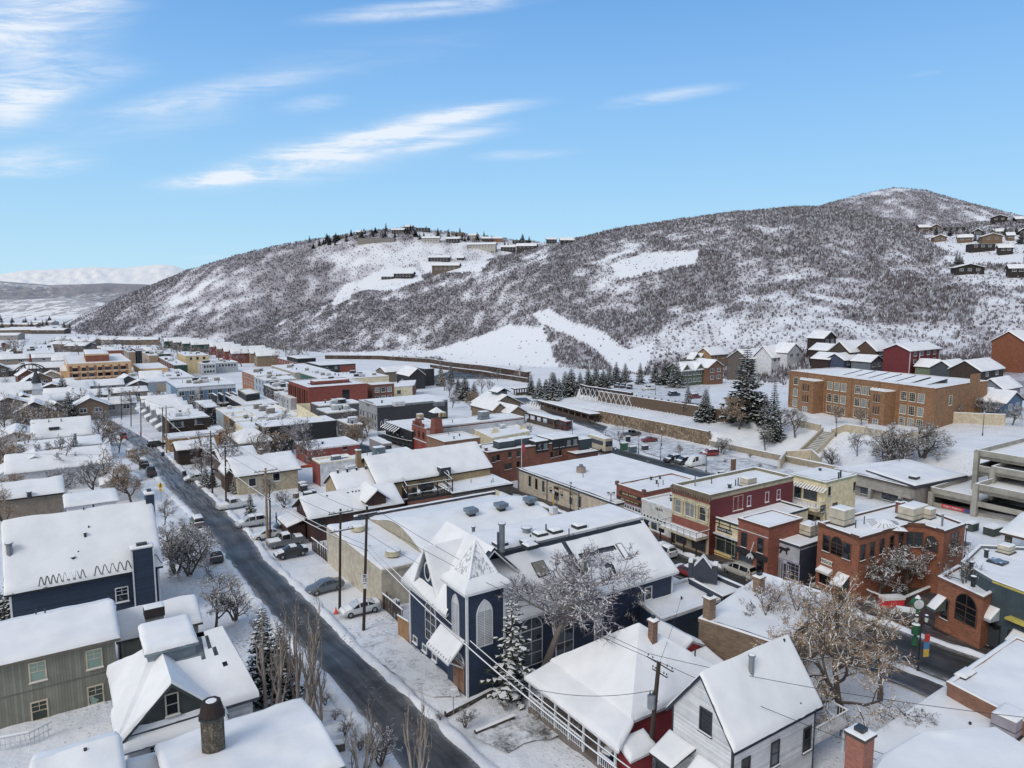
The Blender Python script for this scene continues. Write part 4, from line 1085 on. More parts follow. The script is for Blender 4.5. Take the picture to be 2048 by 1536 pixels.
def awning(H,face,s0,s1,z,depth=1.1,drop=.6,mat=None,snow=True,name='awning'):
 p,q,z0,z1=H.faces[face];d=(q-p);n=Vector((d.y,-d.x)).normalized();a,b=p+d*s0,p+d*s1;zz=z0+z
 A0,B0=Vector((a.x,a.y,zz)),Vector((b.x,b.y,zz));A1,B1=A0+Vector((n.x*depth,n.y*depth,-drop)),B0+Vector((n.x*depth,n.y*depth,-drop))
 m=MB();mt=mat or DARK;m.face([A0,B0,B1,A1],mt);m.face([A1,B1,B1-Vector((0,0,.25)),A1-Vector((0,0,.25))],mt);m.face([A0,A1,A1-Vector((0,0,.25)),A0-Vector((0,0,drop+.25))],mt);m.face([B0,B1,B1-Vector((0,0,.25)),B0-Vector((0,0,drop+.25))],mt)
 o=H.add(m,name)
 if snow:s=MB();snow_quad(s,A1+Vector((0,0,.01)),B1+Vector((0,0,.01)),B0+Vector((0,0,.01)),A0+Vector((0,0,.01)),.14);H.add(s,'snow_cover',o)
 return o
def band(H,face,z0,z1,mat,s0=0,s1=1,proud=.06,name='cornice',label=None):
 p,q,a,b=H.faces[face];d=q-p;n=Vector((d.y,-d.x)).normalized();P,Q=p+d*s0,p+d*s1;m=MB()
 m.box((P.x,P.y,a+z0),(Q.x-P.x,Q.y-P.y,0),(n.x*proud,n.y*proud,0),(0,0,z1-z0),mat);o=H.add(m,name)
 if label:o['label']=label
 return o
def sign(H,face,s0,s1,z0,z1,mat,body,tmat,size,name='shop_sign',proud=.1):
 o=band(H,face,z0,z1,mat,s0,s1,proud,name);p,q,a,b=H.faces[face];d=q-p;n=Vector((d.y,-d.x)).normalized();c=p+d*(s0+s1)/2+n*(proud+.015)
 if body:text(body,size,tmat,o,Vector((c.x,c.y,a+(z0+z1)/2))-H.L,atan2(d.y,d.x))
 return o
def slab(H,pts,th,mat,snow=.22,name='porch_roof',fall=(1,1,1,1)):
 0
 P=[Vector(p)for p in pts];m=MB();dn=Vector((0,0,-th));m.face(P,mat);m.face([p+dn for p in P][::-1],mat)
 for a,b in zip(P,P[1:]+P[:1]):m.face([a+dn,b+dn,b,a],mat)
 o=H.add(m,name)
 if snow:s=MB();snow_quad(s,*[p+Vector((0,0,.01))for p in P],th=snow,fall=fall);H.add(s,'snow_cover',o)
 return o
def posts(H,pts,z0,z1,r,mat,name='post'):
 for p in pts:m=MB();m.cbox((p.x,p.y,z0),r*2,r*2,z1-z0,mat,-GRID);H.add(m,name)
def railing(H,pts,z,h=.95,mat=None,name='railing',gap=.22,snow=True,r=.03):
 m=MB();mt=mat or WHITE
 for a,b in zip(pts,pts[1:]):
  a,b=Vector((a[0],a[1],z)),Vector((b[0],b[1],z));L=(b-a).length;up=Vector((0,0,h))
  m.tube([a+up,b+up],.05,mt,4);m.tube([a+Vector((0,0,.12)),b+Vector((0,0,.12))],.035,mt,4)
  k=max(1,int(L/gap))
  for i in range(k+1):c=a.lerp(b,i/k);m.tube([c,c+up],r,mt,4,cap=False)
  if snow:m.tube([a+up+Vector((0,0,.07)),b+up+Vector((0,0,.07))],.06,SNOW,5)
 return H.add(m,name)
def church():
 O=at(935,1392);u,v=axes();u3,v3=Vector((*u,0)),Vector((*v,0));g0=O.z
 def L(a,b,z):return Vector((O.x,O.y,g0))+u3*a+v3*b+Vector((0,0,z))
 H=House('church','navy blue church with pyramid roofed corner tower and white arched windows','church',O)
 H.faces={}
 def wall(name,a0,b0,a1,b1,z1,extra=None,mat=NAVY):
  0
  p,q=L(a0,b0,0),L(a1,b1,0);m=MB()
  top=[L(a1,b1,z1),L(a0,b0,z1)]if extra is None else[L(*e)for e in extra]
  m.face([p-Vector((0,0,1.5)),q-Vector((0,0,1.5))]+top,mat);H.add(m,'wall')
  H.faces[name]=(p.xy,q.xy,g0,g0+z1)
 T,TH=3.7,9.7
 FL,EH=12.6,6.2
 ND,NE=26.0,5.6
 wall('t_front',T,0,0,0,TH);wall('t_side',0,0,0,T+.2,TH);wall('t_back',0,T+.2,T,T+.2,TH);wall('t_left',T,T+.2,T,0,TH)
 wall('front',FL,.5,T,.5,EH+.6);wall('left',FL,9.5,FL,.5,EH+.4,[(FL,.5,EH+.4),(FL,5,EH+5),(FL,9.5,EH+.4)])
 wall('side',.6,T+.2,.6,ND,NE+.2);wall('end',.6,ND,FL,ND,NE,[(FL,ND,NE),(8.5,ND,NE+4.3),(5.6,ND,NE+4.3),(.6,ND,NE)]);wall('back',FL,ND,FL,9.5,NE+1)
 rm=plain('#3c4450',1.7,.5)
 def roof(q,th=.26,fall=(1,1,1,1),skip=None,name='roof',mat=rm):
  P=[L(*x)for x in q];m=MB();m.face(P,mat);dn=Vector((0,0,-.2))
  for a,b in zip(P,P[1:]+P[:1]):m.face([a+dn,b+dn,b,a],WHITE)
  o=H.add(m,name);s=MB();snow_quad(s,*[p+Vector((0,0,.015))for p in P],th=th,fall=fall,skip=skip);H.add(s,'snow_cover',o);return P
 fr=roof([(FL+.6,-.25,EH),(T-.3,-.25,EH),(T-.3,5,EH+5.2),(FL+.6,5,EH+5.2)],fall=(1,0,0,1),skip=lambda a,b:(a>.955 and.1<b<.9 and int(b*30)%5!=0))
 roof([(T-.3,10.2,EH),(FL+.6,10.2,EH),(FL+.6,5,EH+5.2),(T-.3,5,EH+5.2)],fall=(1,1,0,0))
 def bare(a,b):
  n=.03*nz(a*14,b*5,1)
  return(b>.93+n and a<.97)or(.47<a<.47+.012*1 and b>.35)or(abs(b-.62-.03*nz(a*20,1))<.014 and.52<a<.74)or(abs(b-.40-.02*nz(a*25,7))<.018 and.60<a<.78)or(abs(a-.655)<.012 and.15<b<.40)
 m=MB();m.face([L(.3,T+.28,NE-.6),L(.3,T+.28,NE),L(5.6,T+.28,NE+4.2),L(11,T+.28,NE+4.2),L(FL,T+.28,NE-.6)],NAVY);H.add(m,'gable_wall')
 nv=roof([(.05,T+.25,NE),(.05,ND+.5,NE),(5.6,ND+.3,NE+4.3),(5.6,T+.25,NE+4.3)],th=.24,fall=(1,1,0,0),skip=bare)
 dk=roof([(5.4,6.2,NE+4.75),(5.4,ND+.2,NE+4.75),(11.2,ND+.2,NE+4.75),(11.2,6.2,NE+4.75)],th=.22,fall=(1,1,1,1),name='roof_deck')
 m=MB();m.box(L(5.4,6.2,NE+4.2),u3*.15,v3*(ND-6),(0,0,.56),DKTRIM);H.add(m,'deck_edge')
 roof([(FL+.3,ND+.5,NE),(FL+.3,T+.6,NE),(11.0,T+.6,NE+4.3),(11.0,ND+.3,NE+4.3)])
 sh=MB();e=.42;z0=TH-.1;c=(T/2,T/2+.1)
 def ring(k,z):a0,a1,b0,b1=c[0]-(T/2+k),c[0]+(T/2+k),c[1]-(T/2+.1+k),c[1]+(T/2+.1+k);return[L(a0,b0,z),L(a0,b1,z),L(a1,b1,z),L(a1,b0,z)]
 R0,R1=ring(e,z0),ring(-.5,z0+.75);ap=L(*c,z0+3.7)
 for i in range(4):
  j=(i+1)%4;sh.face([R0[i],R0[j],R1[j],R1[i]],rm);sh.face([R1[i],R1[j],ap],rm);sh.face([R0[i]-Vector((0,0,.22)),R0[j]-Vector((0,0,.22)),R0[j],R0[i]],WHITE)
 R00=ring(0,z0);
 sh.face([p-Vector((0,0,.2))for p in R0],WHITE)
 ro=H.add(sh,'tower_roof');s=MB()
 m_,nt,N_,L_,B_=_new('frosted shingles');f_=_noise(N_,L_,_pos(N_),1.1,6,.7)
 mp=N_.new('ShaderNodeMapping');mp.inputs['Scale'].default_value=(5,5,.35);L_.new(_pos(N_),mp.inputs['Vector']);f2_=_noise(N_,L_,mp.outputs[0],1.0,3)
 ad=N_.new('ShaderNodeMath');ad.operation='ADD';L_.new(f_,ad.inputs[0]);L_.new(f2_,ad.inputs[1]);L_.new(_ramp(N_,L_,ad.outputs[0],[(.78,(.33,.33,.35)),(.95,(.55,.56,.58)),(1.12,(.84,.86,.88))]),B_.inputs['Base Color']);B_.inputs['Roughness'].default_value=.8
 for i in range(4):
  j=(i+1)%4;snow_quad(s,R0[i],R0[j],R1[j],R1[i],.24,(1,0,0,0))
  s.face([R1[i]+Vector((0,0,.16)),R1[j]+Vector((0,0,.16)),ap+Vector((0,0,.1))],m_)
  s.tube([R1[i]+Vector((0,0,.18)),R1[i].lerp(ap,.5)+Vector((0,0,.16)),ap+Vector((0,0,.1))],[.16,.12,.16],SNOW,6)
 H.add(s,'snow_cover',ro)
 ga,gz=(FL+T)/2+.3,EH+.95;gw,gh=2.1,3.5
 G=[L(ga+gw,.55,gz),L(ga-gw,.55,gz),L(ga,.55,gz+gh)]
 m=MB();m.face(G,NAVY);H.add(m,'gable_wall')
 for sgn in(-1,1):
  a=L(ga+sgn*(gw+.45),.1,gz-.5);b=L(ga+sgn*(gw+.45),3.4,gz-.5);t0=L(ga,.1,gz+gh+.35);t1=L(ga,5.0,gz+gh+.35)
  m=MB();q=[a,b,t1,t0];m.face(q,WHITE);dn=Vector((0,0,-.25));m.face([a+dn,t0+dn,t0,a],WHITE);m.face([a+dn,b+dn,b,a],WHITE);o=H.add(m,'gable_roof')
  s=MB();snow_quad(s,a,b,t1,t0,.22,(1,0,0,1));H.add(s,'snow_cover',o)
 m=MB();ct=L(ga,.42,gz+1.45);ri=[ct+u3*.52*cos(2*pi*i/20)+Vector((0,0,.78*sin(2*pi*i/20)))for i in range(20)];rj=[ct+u3*.72*cos(2*pi*i/20)+Vector((0,0,1.0*sin(2*pi*i/20)))for i in range(20)]
 m.quadgrid([ri,rj],WHITE,False,True);wo=H.add(m,'round_window');m=MB();m.face([p+v3*.04 for p in ri],GLASS);H.add(m,'pane',wo)
 zigzag(H,L(FL+.4,-.1,EH+.05),L(T+.2,-.1,EH+.05),(v3*.7+Vector((0,0,.68))),13,1.5,off=.26)
 H.win('front',.52,1.55,2.3,4.1,'arch')
 H.win('t_front',.46,4.1,1.3,4.7,'louvre');H.win('t_side',.46,4.2,1.7,4.4,'louvre')
 for f in(.12,.36,.60):H.win('front',f,-.1,1.0,.75,'plain',WHITE)
 dm=wood('#6b4a37',2.0);H.win('t_front',.60,.0,2.0,2.7,'door',plain('#7a5a48',1.8),dm,'door');H.win('t_front',.60,2.75,2.0,.8,'arch',name='transom')
 a0,a1=T+1.0,T-3.3;P=[L(a0,-1.7,3.3),L(a1,-1.7,3.3),L(a1,.0,5.0),L(a0,.0,5.0)]
 o=slab(H,P,.18,WHITE,.2,'door_canopy');zigzag(H,P[0],P[1],(P[3]-P[0]).normalized(),9,.7,off=.2,r=.018)
 m=MB()
 for a in(a0-.3,a1+.3):m.tube([L(a,-1.5,3.3),L(a,.0,2.3)],.08,WHITE,4)
 H.add(m,'canopy_bracket')
 for f,w_ in((.155,2.6),(.335,2.2)):
  H.win('side',f,.4,w_,4.9,'arch')
 for f,z,w_,h_ in((.53,3.1,1.1,1.5),(.53,.3,1.1,2.3),(.84,3.2,1.1,1.5),(.84,.4,1.0,2.2)):H.win('side',f,z,w_,h_,'grid' if h_>2 else 'dh')
 m=MB()
 for p in(L(0,0,0),L(FL,.5,0),L(.6,ND,0)):m.cbox(p-Vector((0,0,.5)),.2,.2,(TH if p==L(0,0,0)else 5.6)+.4,WHITE,-GRID)
 m.cbox(L(0,T+.2,0)-Vector((0,0,.5)),.2,.2,TH+.4,WHITE,-GRID);m.cbox(L(.6,15.2,0),.1,.12,5.6,WHITE,-GRID);H.add(m,'corner_board')
 H.zr=g0+NE+4.75+.22
 for px,py in((1000,1092),(1055,1088),(1060,1096),(1080,1072),(1110,1066),(1158,1056)):skylight(H,px,py,1.3,1.1,.4)
 hvac(H,1003,1083,.1,.1,.1,METAL,'vent_cap')
 pipe(H,1004,1100,.3,2.6,METAL);pipe(H,996,1102,.1,1.9);pipe(H,1053,1066,.45,.5,METAL);pipe(H,1092,1065,.08,.9);pipe(H,1138,1070,.06,.7);pipe(H,1061,1083,.08,.7)
 n_=(nv[1]-nv[0]).cross(nv[3]-nv[0]).normalized();n_=n_ if n_.z>0 else-n_
 def onslope(px,py):az,sl=ray(px,py);d=Vector((az,1,sl));o=Vector((0,0,CAMZ));return o+d*((nv[0]-o).dot(n_)/d.dot(n_))
 pipe(H,0,0,.28,2.3,METAL,P=onslope(1172,1143))
 up=(nv[3]-nv[0]).normalized();al=v3
 for px,py,ww,hh,gl_ in((1080,1140,1.5,1.7,1),(1141,1127,1.5,1.7,1),(1163,1177,1.4,1.6,1),(1108,1188,1.3,1.5,1),(1244,1105,.8,2.0,0)):
  p=onslope(px,py)+n_*.15;m=MB();a=p-al*ww/2-up*hh/2;m.box(a,al*ww,up*hh,n_*.14,DKTRIM);o=H.add(m,'roof_window');m=MB();b=a+al*.08+up*.08+n_*.145;m.face([b,b+al*(ww-.16),b+al*(ww-.16)+up*(hh-.16),b+up*(hh-.16)],glass('#8a857a' if gl_ else '#b5bcc4',1.1,.3));H.add(m,'pane',o)
 return H
CHURCH=church()
def barrel():
 A,B,C,z=footprint((762,1140),(655,1052),(890,1109),4.6)
 u,v=axes();u3,v3=Vector((*u,0)),Vector((*v,0));Lu=(B-A).length;a=Vector((*A,z));W=6.2;D=27.4
 H=House('hall_building','long beige hall with wavy vaulted snowy roof and round roof vents','hall',(A.x,A.y,g(A.x,A.y)))
 zb=a.z-5.6
 def wl(name,p,q,z1):
  m=MB();m.face([(p.x,p.y,zb),(q.x,q.y,zb),(q.x,q.y,z1),(p.x,p.y,z1)],STUC);H.add(m,'wall');H.faces[name]=(p.xy,q.xy,zb+.6,z1)
 P=lambda s,t,zz:Vector((A.x,A.y,zz))+u3*s+v3*t
 wl('street',P(Lu,0,0),P(0,0,0),z);wl('side',P(0,0,0),P(0,D,0),z);wl('far',P(Lu,D,0),P(Lu,0,0),z);wl('main',P(0,D,0),P(Lu,D,0),z+1.0)
 m=MB();m.face([P(0,0,z-.25),P(0,W,z-.25),P(Lu,W,z-.25),P(Lu,0,z-.25)],STUC);ro=H.add(m,'roof');s=MB();snow_quad(s,P(0,0,z-.02),P(0,W,z-.24),P(Lu,W,z-.24),P(Lu,0,z-.02),.26,(1,0,1,1));H.add(s,'snow_cover',ro)
 def sec(t):return 1.75*(.5-.5*cos(2*pi*min(1,max(0,(t-.02)/.96))))**.8
 n=26;rows,rows2=[],[]
 for i in range(25):
  b=W+(D-W)*i/24;rows.append([P(Lu*k/n,b,z+.05+sec(k/n))for k in range(n+1)]);rows2.append([P(Lu*k/n,b,z+.05+sec(k/n)+.24+.05*nz(k*.5,i*.6)-(.2 if i in(0,24)else 0))for k in range(n+1)])
 m=MB();m.quadgrid(rows,STUC);fa=[P(0,W,z-.3)]+rows[0]+[P(Lu,W,z-.3)];m.face(fa,plain('#98907c',1.6));m.face([P(0,D,z-.3)]+rows[-1]+[P(Lu,D,z-.3)],STUC);vo=H.add(m,'vault');s=MB();s.quadgrid(rows2,SNOW);s.quadgrid([rows[0],rows2[0]],plain('#5a564e',1.6));H.add(s,'snow_cover',vo)
 m=MB();m.box(P(Lu-.1,4,z-.05),u3*.35,v3*(D-4),(0,0,.7),DKTRIM);m.box(P(-.2,0,z-.3),u3*.2,v3*D,(0,0,.3),STUC);co=H.add(m,'parapet');s=MB();snow_quad(s,P(Lu-.15,4,z+.66),P(Lu-.15,D,z+.66),P(Lu+.3,D,z+.66),P(Lu+.3,4,z+.66),.16);H.add(s,'snow_cover',co)
 H.zr=z+.1
 for px,py in((716,1062),(786,1112)):
  p=H.at(px,py);m=MB();m.cyl(p,.75,.18,DKMETAL,18);m.cyl(p+Vector((0,0,.18)),.95,.62,plain('#b3a98c',1.5),24);o=H.add(m,'roof_vent');s=MB();s.cyl(p+Vector((0,0,.8)),.9,.12,SNOW,20,.55);H.add(s,'snow_cover',o)
 H.zr=z+1.7
 for px,py in((942,1032),(1002,1021),(1060,1010)):
  p=H.at(px,py);m=MB();m.cbox(p,.95,.95,.55,DARK,-GRID);m.cbox(p+Vector((0,0,.4)),1.05,1.05,.2,plain('#8d8a80',1.5),-GRID);m.cbox(p+Vector((0,0,.6)),1.55,1.55,.5,plain('#66727e',1.6,.5),-GRID);H.add(m,'exhaust_fan')
 H.zr=z+1.2;pipe(H,947,1078,.22,1.5,METAL)
 m=MB();m.box(P(Lu*.1,D-.4,z),u3*Lu*.35,v3*.4,(0,0,1.0),STUC);m.box(P(Lu*.6,D-.4,z),u3*Lu*.3,v3*.4,(0,0,1.1),OFFW);m.cbox(P(Lu*.55,D,z),.9,.9,1.9,OFFW,-GRID);m.cbox(P(Lu*.2,D+.3,z),.9,.9,1.9,OFFW,-GRID);H.add(m,'parapet')
 return H
barrel()
H=pitched('house','long navy house with tall chimney box and zigzag cables along its snowy eave','house',(8,1192),(326,1131),12,5.6,4,NAVYD,over=.4,R=(309,999),hip=0,fascia=plain('#3c4046',1.6))
BH=H;L_,W_,z_,zr_=H.dim
sl_=(H.V(0,W_/2,zr_)-H.V(0,0,z_)).normalized()
zigzag(H,H.V(L_*.2,0,z_),H.V(L_*.49,0,z_),sl_,8,1.0,off=.34);zigzag(H,H.V(L_*.54,0,z_),H.V(L_*.84,0,z_),sl_,6,1.1,off=.34);zigzag(H,H.V(L_*.92,0,z_),H.V(L_*.995,0,z_),sl_,1,1.2,off=.34)
corner_trim(H)
p=atz(283,1142,z_);m=MB();b=H.V(L_*.865,.35,z_);ch=chimney(H,(b.x,b.y,z_),2.1,1.2,2.5,NAVYD,WHITE,lower=6.5)
m=MB();u_,v_=axes()
for a in(-1.05,1.05):
 c=Vector((b.x,b.y,z_-6.4))+Vector((*v_,0))*a-Vector((*u_,0))*.61;m.cbox(c,.14,.1,8.8,WHITE,-GRID)
H.add(m,'corner_board',ch)
H.win('a',.725,2.6,1.3,1.7,'dhg',OFFW);H.win('a',.68,-.6,2.4,1.5,'pair',OFFW)
b2=H.V(L_-.3,W_/2+.3,z_);chimney(H,(b2.x,b2.y,zr_),.9,1.5,1.0,NAVYD,WHITE,lower=8)
for px,py,r,h in((168,1024,.07,.5),(178,1060,.07,.5),(171,1078,.13,.6),(187,1014,.1,.3),(147,1122,.16,.35),(157,1109,.08,.4)):pipe(H,px,py,r,h)
pipe(H,20,1112,.3,1.3,METAL)
H=pitched('house','olive green house with snowy roof and dark red framed sash windows','house',(-40,1341),(240,1271),9,5.4,3,OLIVE,over=.45,R=(208,1200),fascia=plain('#8a8272',1.5))
GH=H
H.winpx('a',[(77,1362),(190,1336),(81,1440),(193,1408)],1.25,1.75,'dhg',TRIM_TAN,glass('#3c4a44',1.4))
band(H,'a',2.62,2.7,plain('#5c5f55',1.7),proud=.04,name='belt_course');corner_trim(H,OLIVE)
pipe(H,72,1225,.06,.3);pipe(H,90,1223,.06,.3)
G2=pitched('garage_wing','lower olive wing with snowy roof and boxed chimney beside the olive house','house',(232,1285),(415,1262),6,3.6,2,OLIVE,over=.4,R=(376,1188),fascia=plain('#5a5d55',1.7))
p=roof_px(G2,311,1268);chimney(G2,p,1.5,1.1,1.9,OLIVE,plain('#2e2624',1.7),crown=.9,pot=False,lower=1.5)
def farmhouse():
 A,B,C,z=footprint((240,1476),(528,1412),11.5,3.3)
 H=pitched('farmhouse','white farmhouse with snow sliding off its grey metal roof and dark green gable','house',(238,1478),(530,1412),11.0,3.4,3.6,WHITES,hip=(3.2,1.5),over=.5,fascia=plain('#59626a',1.7),deckmat=plain('#6d7981',1.6,.45),snow=.42,skip=lambda u,v:(v>.66+.05*nz(u*22,3)and.16<u<.66)or(abs(u-.70-.25*(1-v))<.012+.03*max(0,v-.5)and v>.3))
 L,W,z,zr=H.dim;V=H.V;MT=plain('#6d7981',1.6,.45)
 def rf(q,th,fall,name='roof',skip=None):
  P=[V(*x)for x in q];m=MB();m.face(P,MT);dn=Vector((0,0,-.2));
  for a,b in zip(P,P[1:]+P[:1]):m.face([a+dn,b+dn,b,a],MT)
  o=H.add(m,name);s=MB();snow_quad(s,*[p+Vector((0,0,.02))for p in P],th=th,fall=fall,skip=skip);H.add(s,'snow_cover',o)
 rf([(2.3,W/2-1.5,zr+.25),(L-3.6,W/2-1.5,zr+.25),(L-3.6,W/2+2.8,zr+.75),(2.3,W/2+2.8,zr+.75)],.42,(1,1,1,1))
 m=MB();m.box(V(2.5,W/2-1.3,zr-1.4),V(L-3.8,0,0)-V(2.5,0,0),V(0,3.9,0)-V(0,0,0),(0,0,1.5),MT);H.add(m,'roof_cap')
 gx,gw,gh=3.55,3.3,3.0
 G=[V(gx-gw,.15,z-.1),V(gx+gw,.15,z-.1),V(gx,.15,z+gh)];dg=plain('#3b4140',1.8)
 m=MB();m.face(G,dg);H.add(m,'gable_wall')
 for s_ in(-1,1):
  a,b,t1,t0=V(gx+s_*(gw+.5),-.35,z-.5),V(gx+s_*(gw+.5),4.5,z-.5),V(gx,5.6,z+gh+.25),V(gx,-.35,z+gh+.25)
  q=[a,b,t1,t0];m=MB();m.face(q,MT);dn=Vector((0,0,-.28));m.face([a+dn,t0+dn,t0,a],dg);m.face([a+dn,b+dn,b,a],dg);o=H.add(m,'gable_roof');s=MB();snow_quad(s,*q,th=.42,fall=(1,0,0,1));H.add(s,'snow_cover',o)
 slab(H,[V(gx-gw-.2,-.9,z-.75),V(gx+gw+.4,-.9,z-.75),V(gx+gw+.4,.15,z-.2),V(gx-gw-.2,.15,z-.2)],.12,MT,.2,'skirt_roof')
 p,q=V(0,.12,0).xy,V(L,.12,0).xy;H.faces['g']=(p,q,z,z+3);H.win('g',gx/L,.55,.95,1.75,'dh',plain('#b5ae9e',1.5))
 H.faces['w']=(H.faces['a'][0],H.faces['a'][1],z-3.4,z);H.win('w',.22,.4,1.15,2.1,'dh',OFFW);H.win('w',.66,.3,1.1,2.2,'dh',TRIM_TAN);corner_trim(H)
 return H
farmhouse()
H=pitched('house','house roof buried in snow at the bottom left corner with one black pipe','house',(60,1640),(254,1556),6,4.2,1.5,WHITES,over=.5,R=(238,1470),snow=.5,fascia=plain('#7a8288',1.6));pipe(H,172,1517,.1,.7,DARK)
H=pitched('house','low snowy roof with stone chimney at the bottom edge','house',(350,1660),(700,1545),9,3.6,1.4,WHITES,over=.5,R=(640,1464),snow=.5,fascia=plain('#7a8288',1.6))
p=atz(428,1505,H.zr+.6);m=MB();STN=stone('#5e564a',1.5,5.0)
m.cyl(p-Vector((0,0,2.5)),.78,5.1,STN,8);c_=H.add(m,'chimney');m=MB();t=p+Vector((0,0,2.6));m.cyl(t,.88,.14,DKMETAL,8);m.cyl(t+Vector((0,0,.14)),.84,.95,wood('#2f2522',1.3),8,.6);H.add(m,'chimney_cap',c_);m=MB();m.cyl(t+Vector((0,0,1.02)),.5,.1,SNOW,8,.3);H.add(m,'snow_cover',c_)
H=pitched('shed','small snow covered shed roof between two snowy houses at the bottom edge','shed',(256,1590),(336,1552),3.4,2.6,.8,WHITES,over=.3,R=(326,1508),snow=.45)
def cottage():
 H=pitched('cottage','red cottage with white porch posts and snowy hipped roof','cottage',(1262,1444),(1100,1326),11,3.5,3.9,RED,hip=5.0,over=.4,fascia=OFFW,snow=.34)
 L,W,z,zr=H.dim;V=H.V
 q=[V(L+.5,-2.3,z-.85),V(-1.2,-2.3,z-.85),V(-.2,.1,z-.02),V(L,.1,z-.02)]
 slab(H,q,.16,OFFW,.3,'porch_roof',(1,1,0,1))
 zf=z-3.4;m=MB();m.box(V(-.8,-2.1,zf-.6),V(L+.2,0,0)-V(-.8,0,0),V(0,2.2,0)-V(0,0,0),(0,0,.75),wood('#6a625c',1.8));H.add(m,'porch_floor')
 for k in range(7):posts(H,[V(-.6+(L+.6)*k/6,-2.05,0)],zf+.1,z-.95,.07,WHITE,'porch_post')
 railing(H,[V(-.6+(L+.6)*k/6,-2.05,0).xy for k in range(7)if k!=2][:2],zf+.15,.9);railing(H,[V(-.6+(L+.6)*k/6,-2.05,0).xy for k in(2,3,4,5,6)],zf+.15,.9)
 for f in(.25,.5,.72):H.win('a',f,1.0,1.1,1.6,'dh')
 H.win('a',.6,.2,1.0,2.2,'plain',WHITE,REDF,'door')
 q=[V(-1.7,-1.6,z-1.6),V(-1.7,1.2,z-1.6),V(-.1,1.2,z-.9),V(-.1,-1.6,z-.9)];slab(H,q,.15,OFFW,.3,'porch_roof');m=MB();m.box(V(-1.4,-1.3,zf-.5),V(-.1,0,0)-V(-1.4,0,0),V(0,2.2,0)-V(0,0,0),(0,0,2.1),RED);H.add(m,'wall')
 p=H.surf(L*.36,W*.52);chimney(H,Vector((p.x,p.y,zr)),.55,.55,1.0,brick('#7d5a4a',2),pot=True)
 for px,py in((1306,1325),(1360,1360)):pipe(H,px,py,.06,.5,P=H.surf(L*.5,W*.62)if px<1320 else H.surf(L*.18,W*.8))
 return H
COT=cottage()
def white_house():
 H=pitched('house','white clapboard house with steep snowy roof and black framed windows','house',(1468,1507),(1660,1419),(1338,1414),5.0,4.0,WHITES,ridge='b',over=.35,fascia=plain('#3a4150',1.8),snow=.3,R=(1406,1346),Rend='A')
 L,W,z,zr=H.dim;V=H.V;BK=plain('#2f3238',1.7)
 H.winpx('l',[(1411,1466)],1.1,1.75,'dh',BK)
 H.winpx('a',[(1548,1532),(1612,1502)],.95,1.9,'dh',BK);H.winpx('a',[(1490,1556)],.9,1.5,'dh',BK)
 corner_trim(H,BK,.12)
 for t0,t1,d,zz in((W*.60,W*.95,2.2,2.0),(W*.16,W*.5,1.9,2.3)):
  s0=.35;P=[V(s0-d,t1,z-zz-.55),V(s0-d,t0,z-zz-.55),V(s0,t0-.2,z-zz+.25),V(s0,t1+.2,z-zz+.25)];slab(H,P,.14,BK,.32,'bay_roof')
  m=MB();zf=z-5.2;m.box(V(s0-d+.35,t0+.3,zf),V(s0,0,0)-V(s0-d+.35,0,0),V(0,t1-t0-.6,0)-V(0,0,0),(0,0,5.2-zz-.62),WHITES);H.add(m,'bay')
  p,q=V(s0-d+.33,t1-.3,0).xy,V(s0-d+.33,t0+.3,0).xy;H.faces['bay']=(p,q,zf,z-zz-.6)
  for f in(.27,.73):H.win('bay',f,.55,(t1-t0)*.34,1.7,'dh',BK)
 pipe(H,1502,1350,.2,1.4,METAL)
 pipe(H,1568,1288,.08,.4,DARK);pipe(H,1601,1413,.06,.3,DARK)
 zf=z-3.0;m=MB();m.box(V(L-.2,.4,zf-.25),V(L+4.2,0,0)-V(L-.2,0,0),V(0,4.5,0)-V(0,0,0),(0,0,.25),OFFW);bo=H.add(m,'balcony');s=MB();snow_quad(s,V(L,.5,zf),V(L+4.1,.5,zf),V(L+4.1,4.8,zf),V(L,4.8,zf),.3);H.add(s,'snow_cover',bo)
 railing(H,[V(L,.45,0).xy,V(L+4.1,.45,0).xy,V(L+4.1,4.8,0).xy],zf,1.0);posts(H,[V(L+4,.6,0),V(L+4,4.5,0)],zf-3,zf-.2,.08,OFFW)
 return H
white_house()
H=pitched('shed','small red gabled outbuilding behind the red cottage with snowy lean-to','shed',(1361,1309),(1420,1296),(1301,1266),3.0,1.9,REDF,ridge='c',over=.3,fascia=OFFW,R=(1387,1276),Rend='A')
L_,W_,z_,zr_=H.dim;slab(H,[H.V(-2.6,-.4,z_-1.1),H.V(-2.6,W_+.4,z_-1.1),H.V(.2,W_+.4,z_-.4),H.V(.2,-.4,z_-.4)],.14,OFFW,.3);posts(H,[H.V(-2.4,.3,0),H.V(-2.4,W_-.3,0)],z_-3.2,z_-1.2,.07,OFFW)
H=polyflat('shop_building','low navy flat roofed building beside the church with snowy white edged roof','building',[(1324,1238),(1444,1197),(1374,1157),(1262,1190)],3.6,NAVYD,trim=OFFW,par=.5)
H=polyflat('shop_building','navy flat roofed shop on the main street with small pedimented parapet','shop',[(1446,1193),(1493,1175),(1436,1151),(1378,1157)],4.2,NAVYD,trim=DKTRIM,par=.7)
p,q=atz(1376,1160,H.zr+.2),atz(1434,1168,H.zr+.2);d_=(q-p).normalized();m=MB();a_=p;Lq=(q-p).length
m.box(a_,d_*Lq,Vector((-d_.y,d_.x,0))*.5,(0,0,1.7),DKTRIM)
for f in(0,.86):m.box(a_+d_*Lq*f-Vector((-d_.y,d_.x,0))*.1,d_*Lq*.14,Vector((-d_.y,d_.x,0))*.7,(0,0,2.1),DKTRIM)
